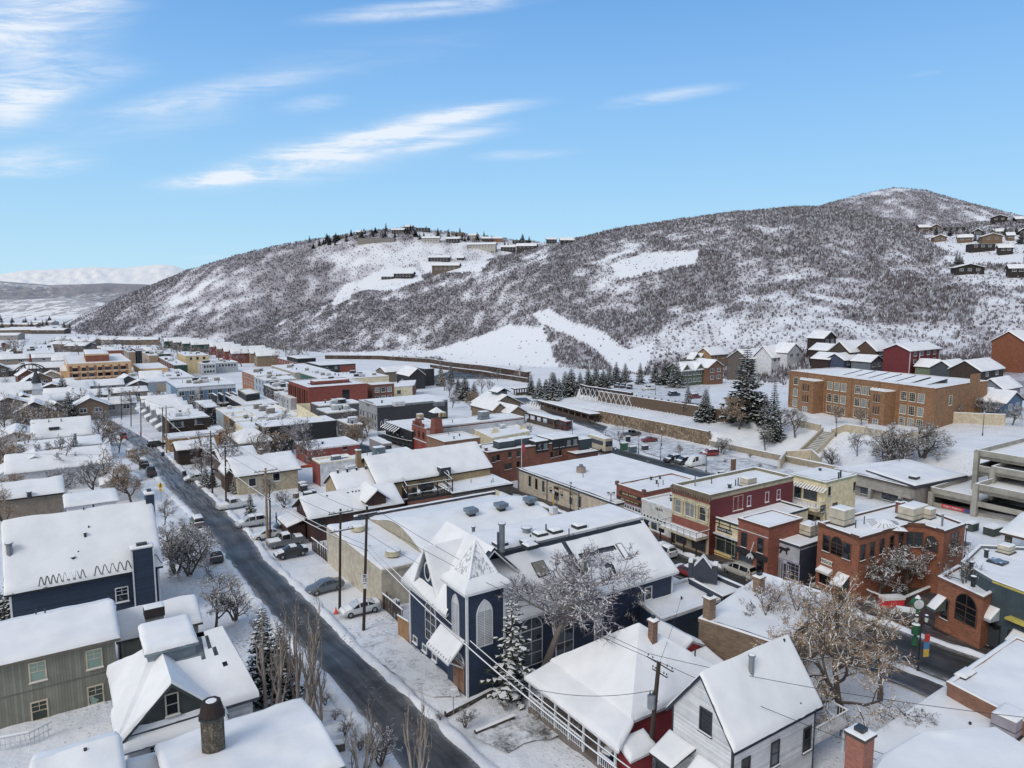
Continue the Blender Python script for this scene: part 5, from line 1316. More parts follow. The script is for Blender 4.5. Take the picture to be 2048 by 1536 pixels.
po=H.add(m,'pediment');m=MB();c0,c1,c2=a_+d_*Lq*.2+Vector((0,0,1.7)),a_+d_*Lq*.8+Vector((0,0,1.7)),a_+d_*Lq*.5+Vector((0,0,2.9));n_=Vector((-d_.y,d_.x,0))*.5
m.face([c0,c1,c2],DKTRIM);m.box(c0-n_*.2,(c2-c0),n_*1.4,(0,0,.22),SNOW);m.box(c1-n_*.2,(c2-c1),n_*1.4,(0,0,.22),SNOW)
for f in(0,.86):m.box(a_+d_*Lq*f-n_*.2+Vector((0,0,2.1)),d_*Lq*.14,n_*1.4,(0,0,.3),SNOW)
H.add(m,'snow_cover',po)
H=polyflat('brick_building','old brown brick building half hidden by the brown leaved trees','building',[(1398,1237),(1560,1290),(1668,1192),(1527,1147)],4.6,BRICKT,par=.25,snow=.35)
for px,py,h in((1418,1236,2.0),(1517,1184,1.6)):p=H.at(px,py);chimney(H,p,.9,.8,h,brick('#8a7058',2))
H=polyflat('flat_roofed_building','broad flat snowy roof at the right edge with a tan parapet','building',[(1895,1364),(2030,1272),(2300,1385),(2140,1490)],4.8,TAILT,trim=TAILT,par=.35,snow=.3);skylight(H,1930,1352,1.9,.9,.25)
H=polyflat('flat_roofed_building','lower flat snowy roof with air conditioner below the tan parapet at the right edge','building',[(1700,1500),(1893,1372),(2140,1492),(1960,1640)],3.2,TAILT,trim=OFFW,par=.2,snow=.35)
hvac(H,2018,1462,2.2,1.6,1.3,plain('#8d8790',1.6));pipe(H,1940,1448,.1,.15,DARK)
H=polyflat('house','house roof deep in snow with red brick chimney in the bottom right corner','house',[(1722,1575),(1757,1518),(1838,1470),(1990,1458),(2070,1510),(2200,1640),(1850,1700)],5.2,WHITES,par=.1,snow=.5,trim=plain('#7a8288',1.6))
p=atz(1721,1470,6.2);chimney(H,p,1.15,1.15,0,brick('#9a5540',2.0,bw=.3,bh=.1),plain('#3a3532',1.6),crown=.2,lower=7)
DKWIN=glass('#1c2024',1.0);CURT=glass('#3a3e40',1.3);BRICKD=brick('#6b3a2e',2.2);BRICKF=brick('#833a2a',1.9);MAROON=siding('#6b1f28',2.1,.15)
BLUEW=siding('#5f7f9c',1.8,.2);LBLUE=plain('#93a9bd',1.6);GREEND=siding('#23423a',2.0,.2);DKBR=siding('#33241f',1.9,.25);ORBR=brick('#9a5f3c',2.0);DKRED=brick('#7c3028',2.2);GREENB=plain('#2f5a54',1.9);LGREY=plain('#aeb3b9',1.5)
def roofbits(H,n,seed=0,s=1.0,kinds='vph'):
 0
 r=random.Random(seed);P=[H.faces[i][0]for i in range(4)]
 for k in range(int(n*1.8)):
  a,b=r.uniform(.12,.88),r.uniform(.2,.8);q=P[0]*(1-a)*(1-b)+P[1]*a*(1-b)+P[2]*a*b+P[3]*(1-a)*b;p=Vector((q.x,q.y,H.zr));c=r.choice(kinds)
  if c=='p':pipe(H,0,0,.08*s,r.uniform(.5,1.1)*s,DKMETAL,P=p)
  elif c=='v':pipe(H,0,0,.2*s,.7*s,DKMETAL,P=p)
  else:hvac(H,0,0,r.uniform(1.2,2.2)*s,r.uniform(1,1.6)*s,r.uniform(.7,1.1)*s,P=p,mat=r.choice([LGREY,plain('#8d8a80',1.5),DKMETAL]))
GOLD=plain('#c9b77e',1.3,.5)
H=flat('post_office','long low beige post office with tall dark windows and lettering over the door','post office',(1232,1008),(1048,936),(1385,952),3.5,plain('#b3a795',1.5),trim=plain('#34424e',1.8),par=.12,snow=.3)
H.winpx('b',[(1060,974),(1073,980),(1087,985)],.95,2.3,'plain',plain('#8f8778',1.5),DKWIN);H.winpx('b',[(1102,984),(1124,993)],.7,.9,'plain',DARK,DKWIN);H.winpx('b',[(1142,1010),(1159,1016)],1.0,2.2,'plain',plain('#8f8778',1.5),DKWIN);H.winpx('b',[(1113,1000)],1.5,2.5,'door',plain('#5a5d60',1.6),DKWIN,'door')
c,d,n=H.facept('b',1134,981,.05);band(H,'b',2.7,3.15,plain('#b3a795',1.5),.30,.66,.05,'sign_band');text('UNITED STATES POST OFFICE',.52,plain('#6a5f4c',1.6),H.root,c-H.L+n*.03,atan2(d.y,d.x))
m=MB();p,q,z0,z1=H.faces['b'];dd=(q-p).normalized();nn_=Vector((dd.y,-dd.x))
for f in(.0,.335,.665,1):c=p+(q-p)*f;m.cbox((c.x+nn_.x*.06,c.y+nn_.y*.06,z0-.3),.3,.16,z1-z0+.2,plain('#5f6870',1.7),-GRID)
H.add(m,'pilaster');p=H.at(1162,944);m=MB();m.cyl(p,.9,1.0,plain('#8c7f72',1.5),12);m.cyl(p+Vector((0,0,1)),.4,.5,METAL,10);H.add(m,'roof_vent');pipe(H,1166,955,.06,.9);band(H,'e',3.4,3.6,DKTRIM)
c,d,n=H.facept('b',1128,978)
H=flat('shop','narrow red brick shop with lilac front, white windows and two dark name boards','shop',(1289,985),(1232,967),13,6.1,BRICKF,par=.45,trim=BRICKD)
LIL=plain('#8e8aa6',1.6);band(H,'b',0,3.55,LIL,.06,.94,.05,'shop_front')
sign(H,'b',.12,.88,4.75,5.3,DARK,'FRANK ANDREW',GOLD,.45);sign(H,'b',.06,.95,3.85,4.3,DARK,'JADE  HOME  FUR  GIFTS',GOLD,.38)
for f,w_ in((.2,1.5),(.8,1.5)):H.win('b',f,.9,w_,1.7,'pair',WHITE,DKWIN,off=.06);H.win('b',f,2.65,w_,.8,'pair',WHITE,DKWIN,off=.06)
for k in range(4):H.win('b',.36+.095*k,2.7,.52,.7,'plain',WHITE,DKWIN,off=.06)
H.win('b',.5,.05,1.8,2.4,'door',LIL,plain('#5a3f86',1.8),'door',off=.06);roofbits(H,3,3,.8,'vp')
m=MB()
for f in(.02,.98):p,q,z0,z1=H.faces['b'];c=p+(q-p)*f;m.cbox((c.x,c.y,z1-.2),.5,.5,.65,BRICKD,-GRID)
H.add(m,'parapet')
H=flat('shop','plain white single storey shop with row of small square panes','shop',(1351,1020),(1290,996),14,4.9,plain('#bdbcb8',1.5),par=.6,trim=OFFW)
for k in range(8):H.win('b',.1+.1*k,2.35,.5,.55,'plain',WHITE,DKWIN)
for f in(.17,.40,.62):H.win('b',f,.75,1.5,1.4,'plain',WHITE,DKWIN)
c,d,n=H.facept('b',1318,1019,.05);text('YILATI',.55,DARK,H.root,c-H.L+n*.05,atan2(d.y,d.x));band(H,'b',-.2,.5,BRICKF,0,1,.05,'plinth');roofbits(H,2,5,.8,'v')
m=MB();p,q,z0,z1=H.faces['c']
for k in range(4):a_=p+(q-p)*(.1+.22*k);b_=p+(q-p)*(.32+.22*k);m.box((a_.x,a_.y,z1-.1),(b_.x-a_.x,b_.y-a_.y,0),(-.2,.1,0),(0,0,.35+.3*(k%2)),OFFW)
H.add(m,'parapet')
H=flat('victorian_building','two storey Victorian shop with cream columns, balcony and long dark red side wall','building',(1421,990),(1352,966),(1577,950),8.9,plain('#a39a80',1.6),par=.7,trim=plain('#6f6a55',1.7),edges=None)
i_=[k for k in range(4)if H.faces[k]is H.faces['c']][0];band(H,'c',-.5,8.55,MAROON,0,1,.05,'side_wall')
VC=plain('#b8ad90',1.5);VR=plain('#7c4438',1.8);VG=plain('#6a5a48',1.7)
band(H,'b',8.55,8.95,VG,-.02,1.02,.3,'cornice');band(H,'b',8.15,8.5,VR,0,1,.08,'frieze');band(H,'b',7.75,8.05,VR,0,1,.08,'frieze');band(H,'b',7.2,7.45,VC,0,1,.12,'frieze');band(H,'b',4.55,4.85,VC,0,1,.12,'sill_course')
m=MB();p,q,z0,z1=H.faces['b'];dd=(q-p).normalized();nn_=Vector((dd.y,-dd.x))
for k in range(17):c=p+(q-p)*(k/16)+nn_*.2;m.cbox((c.x,c.y,z0+8.15),.16,.3,.4,VG,-GRID)
H.add(m,'bracket')
for f in(.05,.3,.37,.63,.70,.95):m=MB();c=p+(q-p)*f+nn_*.12;m.cyl((c.x,c.y,z0+4.85),.16,2.3,VC,10);m.cbox((c.x,c.y,z0+7.0),.42,.42,.2,VC,-GRID);m.cbox((c.x,c.y,z0+4.85),.42,.42,.25,VC,-GRID);H.add(m,'column')
H.win('b',.175,5.0,1.3,2.1,'dh',VC,CURT);H.win('b',.5,5.0,2.2,2.1,'pair',VC,CURT);H.win('b',.825,5.0,1.3,2.1,'dh',VC,CURT)
P=[Vector((*(p+(q-p)*f+nn_*o),z0+3.1))for f,o in((0,0),(1,0),(1,2.6),(0,2.6))];band(H,'b',3.2,4.5,VR,.02,.98,.04,'frieze')
slab(H,[P[3],P[2],P[1],P[0]],.25,VC,.2,'balcony');railing(H,[P[0].xy,P[3].xy,P[2].xy,P[1].xy],z0+3.1,.9,plain('#4a4034',1.8),gap=1.1);posts(H,[P[3].lerp(P[2],f)+Vector((*(-nn_*.2),0))for f in(.02,.33,.66,.98)],z0-.5,z0+2.9,.08,DARK,'balcony_post')
for f,w_ in((.25,2.6),(.75,2.6)):H.win('b',f,.5,w_,2.1,'shop',VR,DKWIN)
H.win('b',.08,.0,.9,2.3,'plain',VC,DKWIN,'door')
H.winpx('c',[(1475,1020)],2.2,2.2,'pair',plain('#b59a86',1.5),plain('#9c8a86',1.5));H.winpx('c',[(1497,1012),(1533,1004),(1556,999)],.9,1.6,'dh',OFFW)
hvac(H,1496,972,2.0,1.5,1.2);pipe(H,1459,976,.25,.5);pipe(H,1471,972,.08,1.0);pipe(H,1476,971,.08,1.2);pipe(H,1423,967,.07,.9);pipe(H,1390,972,.09,1.5,METAL)
H=flat('shop','cream art gallery shop with dark trim and wide glass front','shop',(1484,1052),(1419,1030),15,5.3,plain('#cfc09a',1.4),par=.5,trim=plain('#2f3a36',1.8))
GT=plain('#8b9278',1.6);band(H,'b',3.25,3.45,OFFW,0,1,.5,'canopy');band(H,'b',4.75,4.85,DARK,0,1,.06);sign(H,'b',.28,.72,3.75,4.35,DARK,'GALLERY MAR',WHITE,.42)
for f in(0,.33,.66,1):band(H,'b',4.3 if f in(.33,.66)else 3.4,5.3,DARK,max(0,f-.012),min(1,f+.012),.07)
H.win('b',.40,.75,5.0,2.4,'shop',GT,CURT);H.win('b',.86,.3,1.5,2.85,'shop',GT,DKWIN);band(H,'b',-.4,.7,plain('#d0b070',1.5),0,.72,.08,'plinth');band(H,'b',.3,.4,DARK,0,.72,.1)
H=flat('shop','narrow two storey red brick shop with arched upper windows and black fascia','shop',(1538,1055),(1487,1033),(1607,1037),7.3,brick('#8f4730',2.1),par=.4,trim=plain('#5a3428',2.0))
band(H,'b',6.0,6.1,OFFW,0,1,.05);band(H,'b',2.95,3.55,DARK,0,1,.25,'fascia')
H.win('b',.22,3.75,.95,2.0,'plain',plain('#3a3634',1.6),DKWIN);H.win('b',.76,3.75,.95,2.0,'plain',plain('#3a3634',1.6),DKWIN);H.win('b',.30,.6,2.2,2.2,'plain',DARK,DKWIN);H.win('b',.78,.0,1.1,2.8,'plain',DARK,DKWIN,'door')
m=MB();c,d,n=H.facept('b',1501,1105,.5)
for a_,l_,w2 in((-.9,.9,.16),(-.3,1.0,.2),(.35,.95,.18),(.9,.7,.16)):m.face([c,c+d*(sin(a_)*l_*.5-w2)+Vector((0,0,-l_*.5)),c+d*sin(a_)*l_+Vector((0,0,-l_)),c+d*(sin(a_)*l_*.5+w2)+Vector((0,0,-l_*.5))],WHITE)
m.tube([c+Vector((0,0,.05)),c+d*.6+n*.2+Vector((0,0,1.6))],.06,SNOW,5);o=H.add(m,'emblem');o['label']='white leaf shaped hanging emblem'
H=flat('shop','low grey fronted shop with running animal emblem and poster filled windows','shop',(1600,1093),(1538,1071),11,5.2,plain('#a2a4ac',1.5),par=.3,trim=DKTRIM)
band(H,'c',-.4,4.9,plain('#2b3140',1.9),0,1,.04,'side_wall');PR=plain('#9a97ac',1.5)
H.win('b',.16,.7,1.9,2.3,'grid',PR,CURT);H.win('b',.83,.7,1.9,2.3,'grid',PR,CURT);H.win('b',.42,.3,1.2,2.6,'plain',PR,CURT);H.win('b',.58,.0,1.2,2.6,'plain',PR,DKWIN,'door');band(H,'b',3.05,3.15,PR,0,1,.12)
c,d,n=H.facept('b',1568,1100,.04);m=MB()
def em(*pts):m.face([c+d*x+Vector((0,0,z))+n*.02 for x,z in pts],DARK)
em((-.9,.1),(-.5,.35),(.3,.3),(.5,-.05),(-.4,-.1));em((.2,.25),(.55,.55),(.95,.35),(.5,.05));em((-.5,0),(-.7,-.55),(-.5,-.6),(-.2,-.05));em((.2,0),(.35,-.5),(.55,-.45),(.45,.05));em((-.85,.12),(-1.2,.45),(-.7,.3));o=H.add(m,'emblem')
hvac(H,1618,1068,2.2,1.8,1.3)
H=polyflat('brick_building','two storey orange brick corner building with scalloped parapet and snowy awnings','building',[(1720,1075),(1815,1048),(1850,1050),(1889,1062),(1931,1047),(1808,1003),(1637,1046)],8.0,brick('#92502f',2.15),par=.5,trim=plain('#4a342c',1.9),snow=.25)
BB=plain('#5a3c2c',1.8);H.winpx(6,[(1652,1103),(1693,1119)],1.15,2.1,'plain',BB,DKWIN);H.winpx(6,[(1673,1111)],1.8,2.4,'arch',BB,DKWIN)
H.winpx(0,[(1724,1121),(1743,1115),(1762,1108),(1782,1102),(1800,1096)],1.0,2.0,'dh',BB,DKWIN);H.winpx(1,[(1826,1094)],2.2,2.0,'pair',BB,DKWIN);H.winpx(2,[(1862,1103)],1.8,2.0,'arch',BB,DKWIN);H.winpx(3,[(1907,1098)],1.9,2.2,'pair',BB,CURT)
p,q,z0,z1=H.faces[6];H.faces['f']=(p,q,z0,z1);H.win('f',.24,.7,1.8,1.9,'plain',plain('#7a2a22',2),DKWIN);awning(H,'f',.1,.42,3.0,.8,.4,plain('#c7c3b8',1.4));awning(H,'f',.55,.82,3.1,1.4,1.2,plain('#3f4a48',1.7));H.win('f',.68,0,1.3,2.2,'plain',DARK,DKWIN,'door')
sign(H,'f',.13,.40,3.35,4.0,plain('#cfcabf',1.4),'MISSION',DARK,.5)
for k,(s0,s1)in enumerate(((.0,.2),(.8,1))):band(H,6,7.9,8.35,BB,s0,s1,.1,'parapet')
band(H,0,7.9,8.3,BB,.45,.62,.1,'parapet');band(H,1,7.9,8.4,BB,0,1,.1,'parapet');band(H,2,7.9,8.3,BB,.6,1,.1,'parapet')
hvac(H,1683,1047,2.3,2.0,1.9);hvac(H,1825,1035,3.6,2.0,1.5);hvac(H,1856,1036,1.4,1.2,1.2);pipe(H,1884,1052,.12,1.4,METAL);pipe(H,1728,1048,.06,1.0);pipe(H,1711,1056,.06,1.0);p=H.at(1798,1026);chimney(H,p,.7,.7,1.4,brick('#7a4034',2))
sk=H.at(1768,1050);m=MB();ap=sk+Vector((0,0,.8))
for i in range(4):a=GRID*-1+i*pi/2;m.face([sk+Vector((cos(a)*3,sin(a)*3,0)),sk+Vector((cos(a+pi/2)*3,sin(a+pi/2)*3,0)),ap],SNOW)
for i in range(4):
 a=GRID*-1+i*pi/2;q0,q1=sk+Vector((cos(a)*3,sin(a)*3,.03)),sk+Vector((cos(a+pi/2)*3,sin(a+pi/2)*3,.03))
 for k in range(1,6):s_=q0.lerp(q1,k/6);m.tube([s_.lerp(ap,.15),s_.lerp(ap,.55)],.035,METAL,4)
H.add(m,'skylight')
H=flat('house','tall cream yellow house with slatted awning and stepped terraces','house',(1652,965),(1584,947),(1718,951),8.4,YELLOW,par=.15,trim=plain('#8e9478',1.6),snow=.28)
H.win('b',.25,4.9,1.3,2.1,'plain',plain('#6b5a44',1.7),DKWIN,'door');H.win('b',.6,5.2,2.4,1.7,'shop',plain('#6b5a44',1.7),DKWIN);H.win('b',.3,.9,2.0,2.0,'shop',plain('#6b5a44',1.7),DKWIN);H.win('b',.72,.9,2.4,2.0,'shop',plain('#6b5a44',1.7),DKWIN);H.winpx('c',[(1658,992),(1708,982)],.55,1.5,'plain',DARK,DKWIN);H.winpx('c',[(1645,1024),(1669,1019)],1.3,1.1,'plain',DARK,DKWIN)
p,q,z0,z1=H.faces['b'];dd=(q-p).normalized();nn_=Vector((dd.y,-dd.x));m=MB()
for k in range(14):a=p+(q-p)*(k/13);b=a+nn_*1.1;m.face([(a.x,a.y,z0+7.7),(a.x+dd.x*.28,a.y+dd.y*.28,z0+7.7),(b.x+dd.x*.28,b.y+dd.y*.28,z0+7.15),(b.x,b.y,z0+7.15)],SNOW)
H.add(m,'awning')
P=[Vector((*(p+(q-p)*f+nn_*o),z0+4.6))for f,o in((-.1,0),(1,0),(1,2.2),(-.1,2.2))];slab(H,[P[3],P[2],P[1],P[0]],.4,YELLOW,.22,'terrace');railing(H,[P[0].xy,P[3].xy,P[2].xy,P[1].xy],z0+4.6,1.0,YELLOW,gap=.5)
m=MB()
for k in range(10):a=Vector((*(p+(q-p)*-.12+nn_*(.6+.0*k)-dd*.3*k),z0+4.3-.42*k));m.box(a,(nn_.x*1.1,nn_.y*1.1,0),(dd.x*-.3,dd.y*-.3,0),(0,0,.1),SNOW);m.box(a-Vector((0,0,.1)),(nn_.x*1.1,nn_.y*1.1,0),(dd.x*-.06,dd.y*-.06,0),(0,0,.1),YELLOW)
H.add(m,'staircase');pipe(H,1677,957,.12,.9,DARK);pipe(H,1681,955,.12,1.1,DARK);pipe(H,1640,942,.2,.4)
p,q,z0,z1=H.faces['d'];dd=(q-p).normalized();nn_=Vector((dd.y,-dd.x))
for zz,o in((4.0,2.2),(1.6,4.0)):
 a,b=Vector((*p,z0+zz)),Vector((*q,z0+zz));e=Vector((*(nn_*o),0));slab(H,[a+e,b+e,b,a]if False else[a,b,b+e,a+e],.5,YELLOW,.2,'terrace');railing(H,[(a).xy,(a+e).xy,(b+e).xy],z0+zz,1.0,YELLOW,gap=.4)
H=polyflat('office_building','wide brown grey low building with overlapping flat snowy roofs in front of the slope','building',[(1830,976),(1936,952),(1812,918),(1668,937)],3.5,plain('#77716b',1.7),par=.15,trim=plain('#4f4a48',1.7),snow=.3)
p,q,z0,z1=H.faces[3];H.faces['w']=(p,q,z0,z1)
for f,w_ in((.42,1.8),(.72,3.0)):H.win('w',f,.5,w_,1.4,'pair',DKTRIM,DKWIN)
H.win('w',.25,0,1.8,2.3,'plain',DKTRIM,DKWIN,'door');band(H,'w',2.2,3.5,plain('#8b857c',1.6),0,1,1.2,'fascia');m=MB();dd=(q-p).normalized();nn_=Vector((dd.y,-dd.x))
for f in(.12,.52,.88):c=p+(q-p)*f+nn_*.8;m.cbox((c.x,c.y,z0-.5),.9,.5,2.9,CONC,-GRID)
H.add(m,'pillar');hvac(H,1828,964,1.4,1.4,1.0,DKMETAL);z_=H.zr;P=[atz(px,py,z_+.35)for px,py in((1732,940),(1812,922),(1935,951),(1830,972))];slab(H,P,.4,DKTRIM,.24,'upper_roof')
def garage():
 A,B,C,z=footprint((1856,974),(1990,1008),30,3.4);u,v=axes()
 g0=z-3.4;a0=at(1858,1010);O=Vector((a0.x,a0.y,g0));D=Vector((-u.x,-u.y,0));V_=Vector((*v,0))
 H=House('parking_garage','open sided concrete parking garage with snowy decks and dark openings','parking garage',O)
 def lv(t0,t1,s0,z,name,op=True,topsnow=True):
  0
  p0,p1=O+D*t0+V_*s0,O+D*t1+V_*s0;W=30-s0
  m=MB();m.box(p0+Vector((0,0,z-.5)),p1-p0,V_*W,(0,0,.5),CONC);d=H.add(m,'deck')
  if topsnow:s=MB();snow_quad(s,p0+Vector((0,0,z+.01))+V_*.3,p1+Vector((0,0,z+.01))+V_*.3,p1+V_*W+Vector((0,0,z+.01)),p0+V_*W+Vector((0,0,z+.01)),.14);H.add(s,'snow_cover',d)
  m=MB();m.box(p0+Vector((0,0,z-.55)),p1-p0,V_*.25,(0,0,1.55),CONC);m.box(p0+Vector((0,0,z-.55)),V_*W,(p1-p0).normalized()*.25,(0,0,1.55),CONC);w=H.add(m,'parapet');s=MB();snow_quad(s,p0+Vector((0,0,z+1.0)),p1+Vector((0,0,z+1.0)),p1+V_*.3+Vector((0,0,z+1.0)),p0+V_*.3+Vector((0,0,z+1.0)),.1);snow_quad(s,p0+Vector((0,0,z+1.002)),p0+(p1-p0).normalized()*.3+Vector((0,0,z+1.002)),p0+(p1-p0).normalized()*.3+V_*W+Vector((0,0,z+1.002)),p0+V_*W+Vector((0,0,z+1.002)),.1);H.add(s,'snow_cover',w)
  return p0,p1
 def cols(t0,t1,s0,z0,z1,n):
  for k in range(n+1):p=O+D*(t0+(t1-t0)*k/n)+V_*(s0-.02);m=MB();m.cbox(p+Vector((0,0,z0)),.8,.8,z1-z0,CONC,-GRID);H.add(m,'pillar')
 lv(0,7.6,0,2.4,'a');lv(7.6,40,-.9,4.9,'b');lv(7.3,40,5.5,7.0,'c');lv(3.6,40,8,9.0,'d');lv(3.6,7.2,8.1,6.1,'e')
 cols(.3,7.4,0,-1,2.6,1);cols(7.9,39.9,-.9,-1,5.9,4);cols(7.7,39.7,5.5,2,7.9,4);cols(3.9,39.9,8,2,9.9,4)
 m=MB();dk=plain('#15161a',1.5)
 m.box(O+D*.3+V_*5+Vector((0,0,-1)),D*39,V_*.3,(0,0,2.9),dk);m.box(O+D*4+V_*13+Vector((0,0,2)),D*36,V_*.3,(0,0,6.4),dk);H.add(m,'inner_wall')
 m=MB();m.box(O+D*.5+Vector((0,0,-.8)),D*39,V_*.25,(0,0,1.5),CONC);m.box(O+D*8-V_*.9+Vector((0,0,2.0)),D*32,V_*.25,(0,0,.9),CONC);H.add(m,'parapet')
 m=MB();c=O+D*2.2-V_*.15+Vector((0,0,.2));m.box(c,D*4.6,V_*.1,(0,0,.62),plain('#b3262a',1.8));so=H.add(m,'sign');m=MB();m.box(c+D*3.8-V_*.02,D*.8,V_*.1,(0,0,.62),plain('#3a3f7a',1.8));H.add(m,'sign_panel',so);text('PUBLIC PARKING',.4,WHITE,so,c+D*1.9-V_*.03+Vector((0,0,.3))-H.L,atan2(D.y,D.x))
garage()
H=polyflat('shop','low orange brick corner shop with big arched window beside the dark teal building','shop',[(1967,1194),(1985,1184),(1986,1150),(1916,1131),(1877,1153)],5.6,brick('#94532f',2.1),par=.5,trim=plain('#6a4636',1.9))
H.winpx(4,[(1930,1247)],2.6,3.2,'arch',BB,DKWIN);awning(H,4,.02,.22,3.9,1.4,1.2,plain('#4c5a56',1.7));H.winpx(4,[(1888,1238)],1.0,2.3,'plain',BB,DKWIN,'door')
H=polyflat('shop_building','dark teal building with yellow roof trim at the right edge','building',[(1986,1160),(2130,1214),(2300,1170),(2080,1096),(1958,1090),(1923,1123)],7.0,TEALD,par=.5,trim=plain('#55626a',1.8),snow=.25)
band(H,0,6.75,6.95,plain('#b8a83a',1.6),0,1,.1);band(H,0,3.9,4.1,plain('#b8a83a',1.6),.30,.8,.9,'canopy');awning(H,0,-.02,.14,4.3,1.3,1.0,plain('#9aa2a8',1.5));awning(H,0,.36,.75,2.9,1.2,.9,plain('#9aa2a8',1.5));H.win(0,.07,0,1.5,2.6,'plain',DARK,DKWIN,'door');H.win(0,.5,.6,3,2,'shop',DARK,DKWIN)
for px,py in((1972,1115),(1946,1170),(1942,1140)):pipe(H,px,py,.22,.8)
skylight(H,1995,1127,1.6,1.6,.3,True);hvac(H,2012,1105,1.6,1.2,.8)
H=pitched('restaurant','long brown restaurant with snowy gable roof and timber dormer box','restaurant',(616,1040),(809,1006),(582,1013),3.6,2.4,BROWN,over=.6,fascia=plain('#3a2c2a',1.8),R=(600,995),Rend='A')
L_,W_,z_,zr_=H.dim;V=H.V
for a in(.73,):
 s0,s1=L_*.60,L_*.80;zt=z_+1.5;m=MB();m.box(V(s0,.25,z_-3.2),V(s1,0,0)-V(s0,0,0),V(0,W_*.45,0)-V(0,0,0),(0,0,zt-z_+3.2),BROWN);m.face([V(s0,.25,zt),V(s1,.25,zt),V((s0+s1)/2,.25,zt+1.3)],BROWN);H.add(m,'dormer')
 for e0,e1 in((s0-.5,(s0+s1)/2),(s1+.5,(s0+s1)/2)):slab(H,[V(e0,-.3,zt-.3),V(e0,W_*.6,zt-.3),V(e1,W_*.6,zt+1.4),V(e1,-.3,zt+1.4)],.15,plain('#4a3632',1.8),.28,'dormer_roof',(1,0,0,1))
 H.faces['dm']=(V(s0,.22,0).xy,V(s1,.22,0).xy,z_-3.2,zt);H.win('dm',.5,2.6,1.5,1.1,'plain',plain('#8a6e5c',1.7),DKWIN)
slab(H,[V(-2.6,W_*.25,z_-1.3),V(-2.6,W_*.9,z_-1.3),V(.3,W_*.9,z_-.5),V(.3,W_*.25,z_-.5)],.15,BROWN,.28,'lean_to_roof');m=MB();m.box(V(-2.3,W_*.3,z_-4.5),V(2.6,0,0)-V(0,0,0),V(0,W_*.55,0)-V(0,0,0),(0,0,3.2),BROWN);H.add(m,'lean_to')
for px,py in((654,996),(696,990),(705,988),(712,987),(718,986)):pipe(H,px,py,.1,.5,DARK)
H.winpx('a',[(640,1052)],1.6,1.6,'pair',BROWN,DKWIN)
H=pitched('restaurant_wing','tan gabled wing with row of small roof vents behind the brown restaurant','building',(674,983),(770,966),(642,966),5.2,2.6,TAN,over=.3,fascia=plain('#3a2f2a',1.8),R=(659,946),Rend='A')
for k in range(4):pipe(H,0,0,.16,.4,DARK,P=H.surf(H.dim[0]*(.15+.19*k),H.dim[1]*.46))
H=pitched('hall_building','largest tan walled hall with broad snowy roof behind the roof terrace','hall',(754,971),(984,934),(712,942),5.6,4,plain('#97835f',1.7),over=.4,fascia=plain('#2f2b2a',1.8),R=(736,917),Rend='A',snow=.3)
pipe(H,1005,930,.08,.8);p=roof_px(H,732,921);chimney(H,p+Vector((-1.5,.8,0)),.8,.8,1.6,brick('#8a7050',2));hvac(H,0,0,2,1.5,1.2,DKMETAL,P=roof_px(H,888,948))
H.win('l',.5,3.4,1.6,2.0,'plain',plain('#7a6a52',1.7),DKWIN)
H=polyflat('flat_roofed_building','flat snowy roof with glazed front right of the roof terrace','building',[(905,987),(1026,967),(983,948),(872,968)],4.0,plain('#4f4b48',1.8),par=.15,trim=DARK)
for k in range(5):H.win(0,.12+.19*k,.6,1.6,2.0,'plain',DARK,DKWIN)
roofbits(H,2,11,.8,'p')
